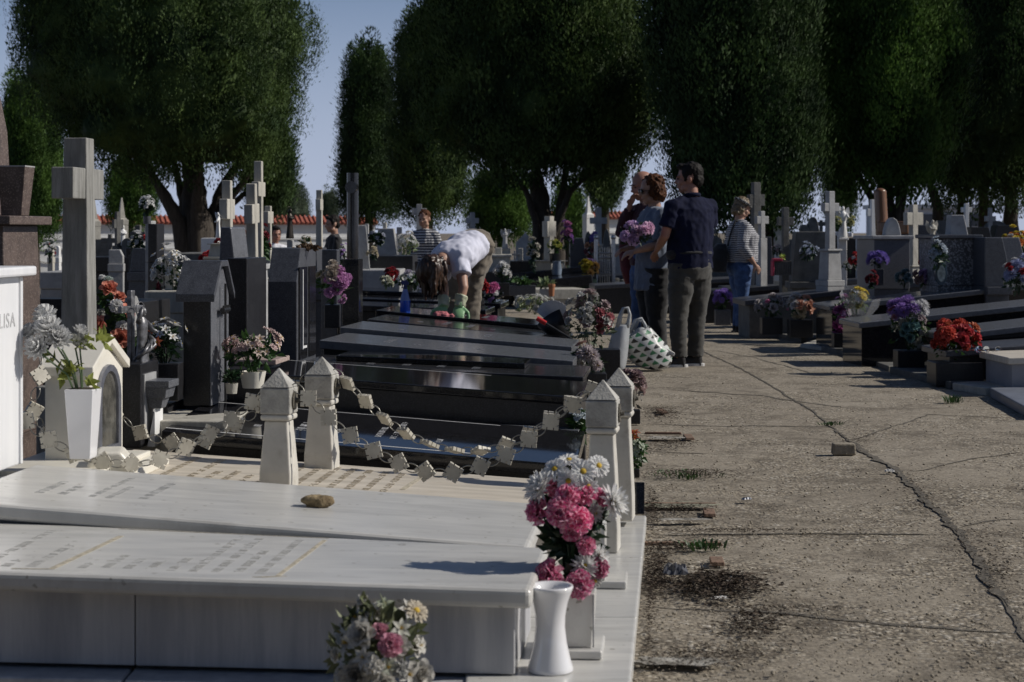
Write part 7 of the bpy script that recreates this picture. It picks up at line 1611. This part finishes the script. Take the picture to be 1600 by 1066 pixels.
# ------------------------------------------------------------------ shopping bags beside the group
PLAST = mat('white_translucent_plastic', (.52,.54,.56), .35, .1, 9, trans=.35, bump=.3, bscale=14)
def pattern_bag():
    m = mat('triangle_print_plastic', (.60,.61,.60), .38, .05, 6, trans=.12); nt = m.node_tree; N, L = nt.nodes, nt.links; b = N['Principled BSDF']
    tc = N.new('ShaderNodeTexCoord'); mp = N.new('ShaderNodeMapping'); mp.inputs['Rotation'].default_value = (math.radians(90), 0, 0) if False else (0, math.radians(-32), 0); mp.inputs['Scale'].default_value = (16, 1, 16)
    L.new(tc.outputs['Object'], mp.inputs['Vector']); sp = N.new('ShaderNodeSeparateXYZ'); L.new(mp.outputs[0], sp.inputs[0])
    def M_(op, a, c=None):
        n = N.new('ShaderNodeMath'); n.operation = op
        for i, x in enumerate((a, c)):
            if x is None: continue
            if isinstance(x, (int, float)): n.inputs[i].default_value = x
            else: L.new(x, n.inputs[i])
        return n.outputs[0]
    fx, fz = M_('FRACT', sp.outputs[0]), M_('FRACT', sp.outputs[2]); tri = M_('LESS_THAN', fx, M_('MULTIPLY', fz, .9)); edge = M_('GREATER_THAN', M_('FRACT', M_('MULTIPLY', sp.outputs[0], 1.0)), .08)
    par_ = M_('FRACT', M_('MULTIPLY', M_('ADD', M_('FLOOR', sp.outputs[0]), M_('FLOOR', sp.outputs[2])), .5)); isg = M_('GREATER_THAN', par_, .25)
    half = M_('GREATER_THAN', fz, .34); msk = M_('MULTIPLY', M_('MULTIPLY', tri, edge), half)
    cx = N.new('ShaderNodeMix'); cx.data_type = 'RGBA'; L.new(isg, cx.inputs['Factor']); cx.inputs['A'].default_value = (.02,.022,.022,1); cx.inputs['B'].default_value = (.05,.20,.10,1)
    c2 = N.new('ShaderNodeMix'); c2.data_type = 'RGBA'; L.new(msk, c2.inputs['Factor']); c2.inputs['A'].default_value = (.60,.61,.60,1); L.new(cx.outputs['Result'], c2.inputs['B'])
    L.new(c2.outputs['Result'], b.inputs['Base Color']); return m
d = 15.4; s = d/F; t = thing('shopping_bag', 'bulging white shopping bag printed with green and black triangles, lying on the path', 'bag', V(((1008-HX)*s, d, 0)))
def B(px, py, dy=0): return V(((px-1008)*s, dy, (580-py)*s))
mb = MB(); axs = [B(992,520), B(1004,543), B(1020,556), B(1040,563), B(1050,565)]; rr = [.135,.165,.16,.115,.04]
R_ = []
for i, (c, r) in enumerate(zip(axs, rr)):
    tg = (axs[min(i+1,4)]-axs[max(i-1,0)]).normalized(); u = V((0,1,0)); w_ = tg.cross(u).normalized()
    R_.append([mb.bm.verts.new(c+(u*math.cos(6.283*j/28)*r*.95+w_*math.sin(6.283*j/28)*r)*(1+.26*noise.noise((i*.9+j*.35, j*.5, 1))+.09*noise.noise((i*3, j*1.7, 5)))) for j in range(28)])
for r0, r1 in zip(R_, R_[1:]):
    for j in range(28): mb.face([r0[j], r0[(j+1) % 28], r1[(j+1) % 28], r1[j]])
mb.face(R_[-1])
for v_ in mb.bm.verts: v_.co.z = max(v_.co.z, .006+.012*abs(noise.noise(v_.co*9)))
o = mb.build('sack', pattern_bag(), t, smooth=True); sb = o.modifiers.new('sub', 'SUBSURF'); sb.levels = 1; sb.render_levels = 2; so_ = o.modifiers.new('thick', 'SOLIDIFY'); so_.thickness = .002
mb = MB(); mb.tube([B(984,520,-.02),B(992,500,-.03),B(1002,497,-.02),B(1008,508,0),B(1012,525,.0)], [.02,.014,.012,.014,.02], 8); mb.tube([B(990,518,.05),B(998,502,.06),B(1006,503,.06),B(1014,520,.05)], [.02,.012,.012,.02], 8); mb.build('handle', PLAST, t, smooth=True)
mb = MB(); mb.ball(B(999,530,-.0), (.07,.07,.11), 14, 10, Matrix.Rotation(.3, 3, 'Y')); mb.build('contents', PLAST, t, smooth=True)
mb = MB(); mb.hexa([B(1022,540,-.06),B(1052,556,-.06),B(1052,556,.06),B(1022,540,.06),B(1025,535,-.06),B(1054,551,-.06),B(1054,551,.06),B(1025,535,.06)]); mb.build('paper_packet', PAPER, t, bevel=.005)
d = 15.2; s = d/F; t = thing('carrier_bag', 'translucent white plastic carrier bag standing beside the planter with its handles up', 'bag', V(((968-HX)*s, d, 0)))
def B(px, py, dy=0): return V(((px-968)*s, dy, (584-py)*s))
mb = MB(); R_ = []
for i, (c, rx, ry) in enumerate(((B(962,583),.07,.09),(B(963,570),.09,.11),(B(966,545),.085,.10),(B(970,520),.075,.08),(B(974,508),.06,.05))):
    R_.append([mb.bm.verts.new(c+V((rx*math.cos(6.283*j/24), ry*math.sin(6.283*j/24), 0))*(1+.16*noise.noise((i*.9, j*.7, 4)))) for j in range(24)])
for r0, r1 in zip(R_, R_[1:]):
    for j in range(24): mb.face([r0[j], r0[(j+1) % 24], r1[(j+1) % 24], r1[j]])
mb.face(list(reversed(R_[0]))); o = mb.build('sack', PLAST, t, smooth=True); sb = o.modifiers.new('sub', 'SUBSURF'); sb.levels = 1; sb.render_levels = 2; so_ = o.modifiers.new('thick', 'SOLIDIFY'); so_.thickness = .0015
mb = MB()
for dy in (-.03,.03): mb.tube([B(966,512,dy),B(969,495,dy),B(974,483,dy),B(981,482,dy),B(984,492,dy),B(982,505,dy),B(979,512,dy)], [.022,.016,.012,.012,.012,.016,.02], 8)
mb.build('handle', PLAST, t, smooth=True)
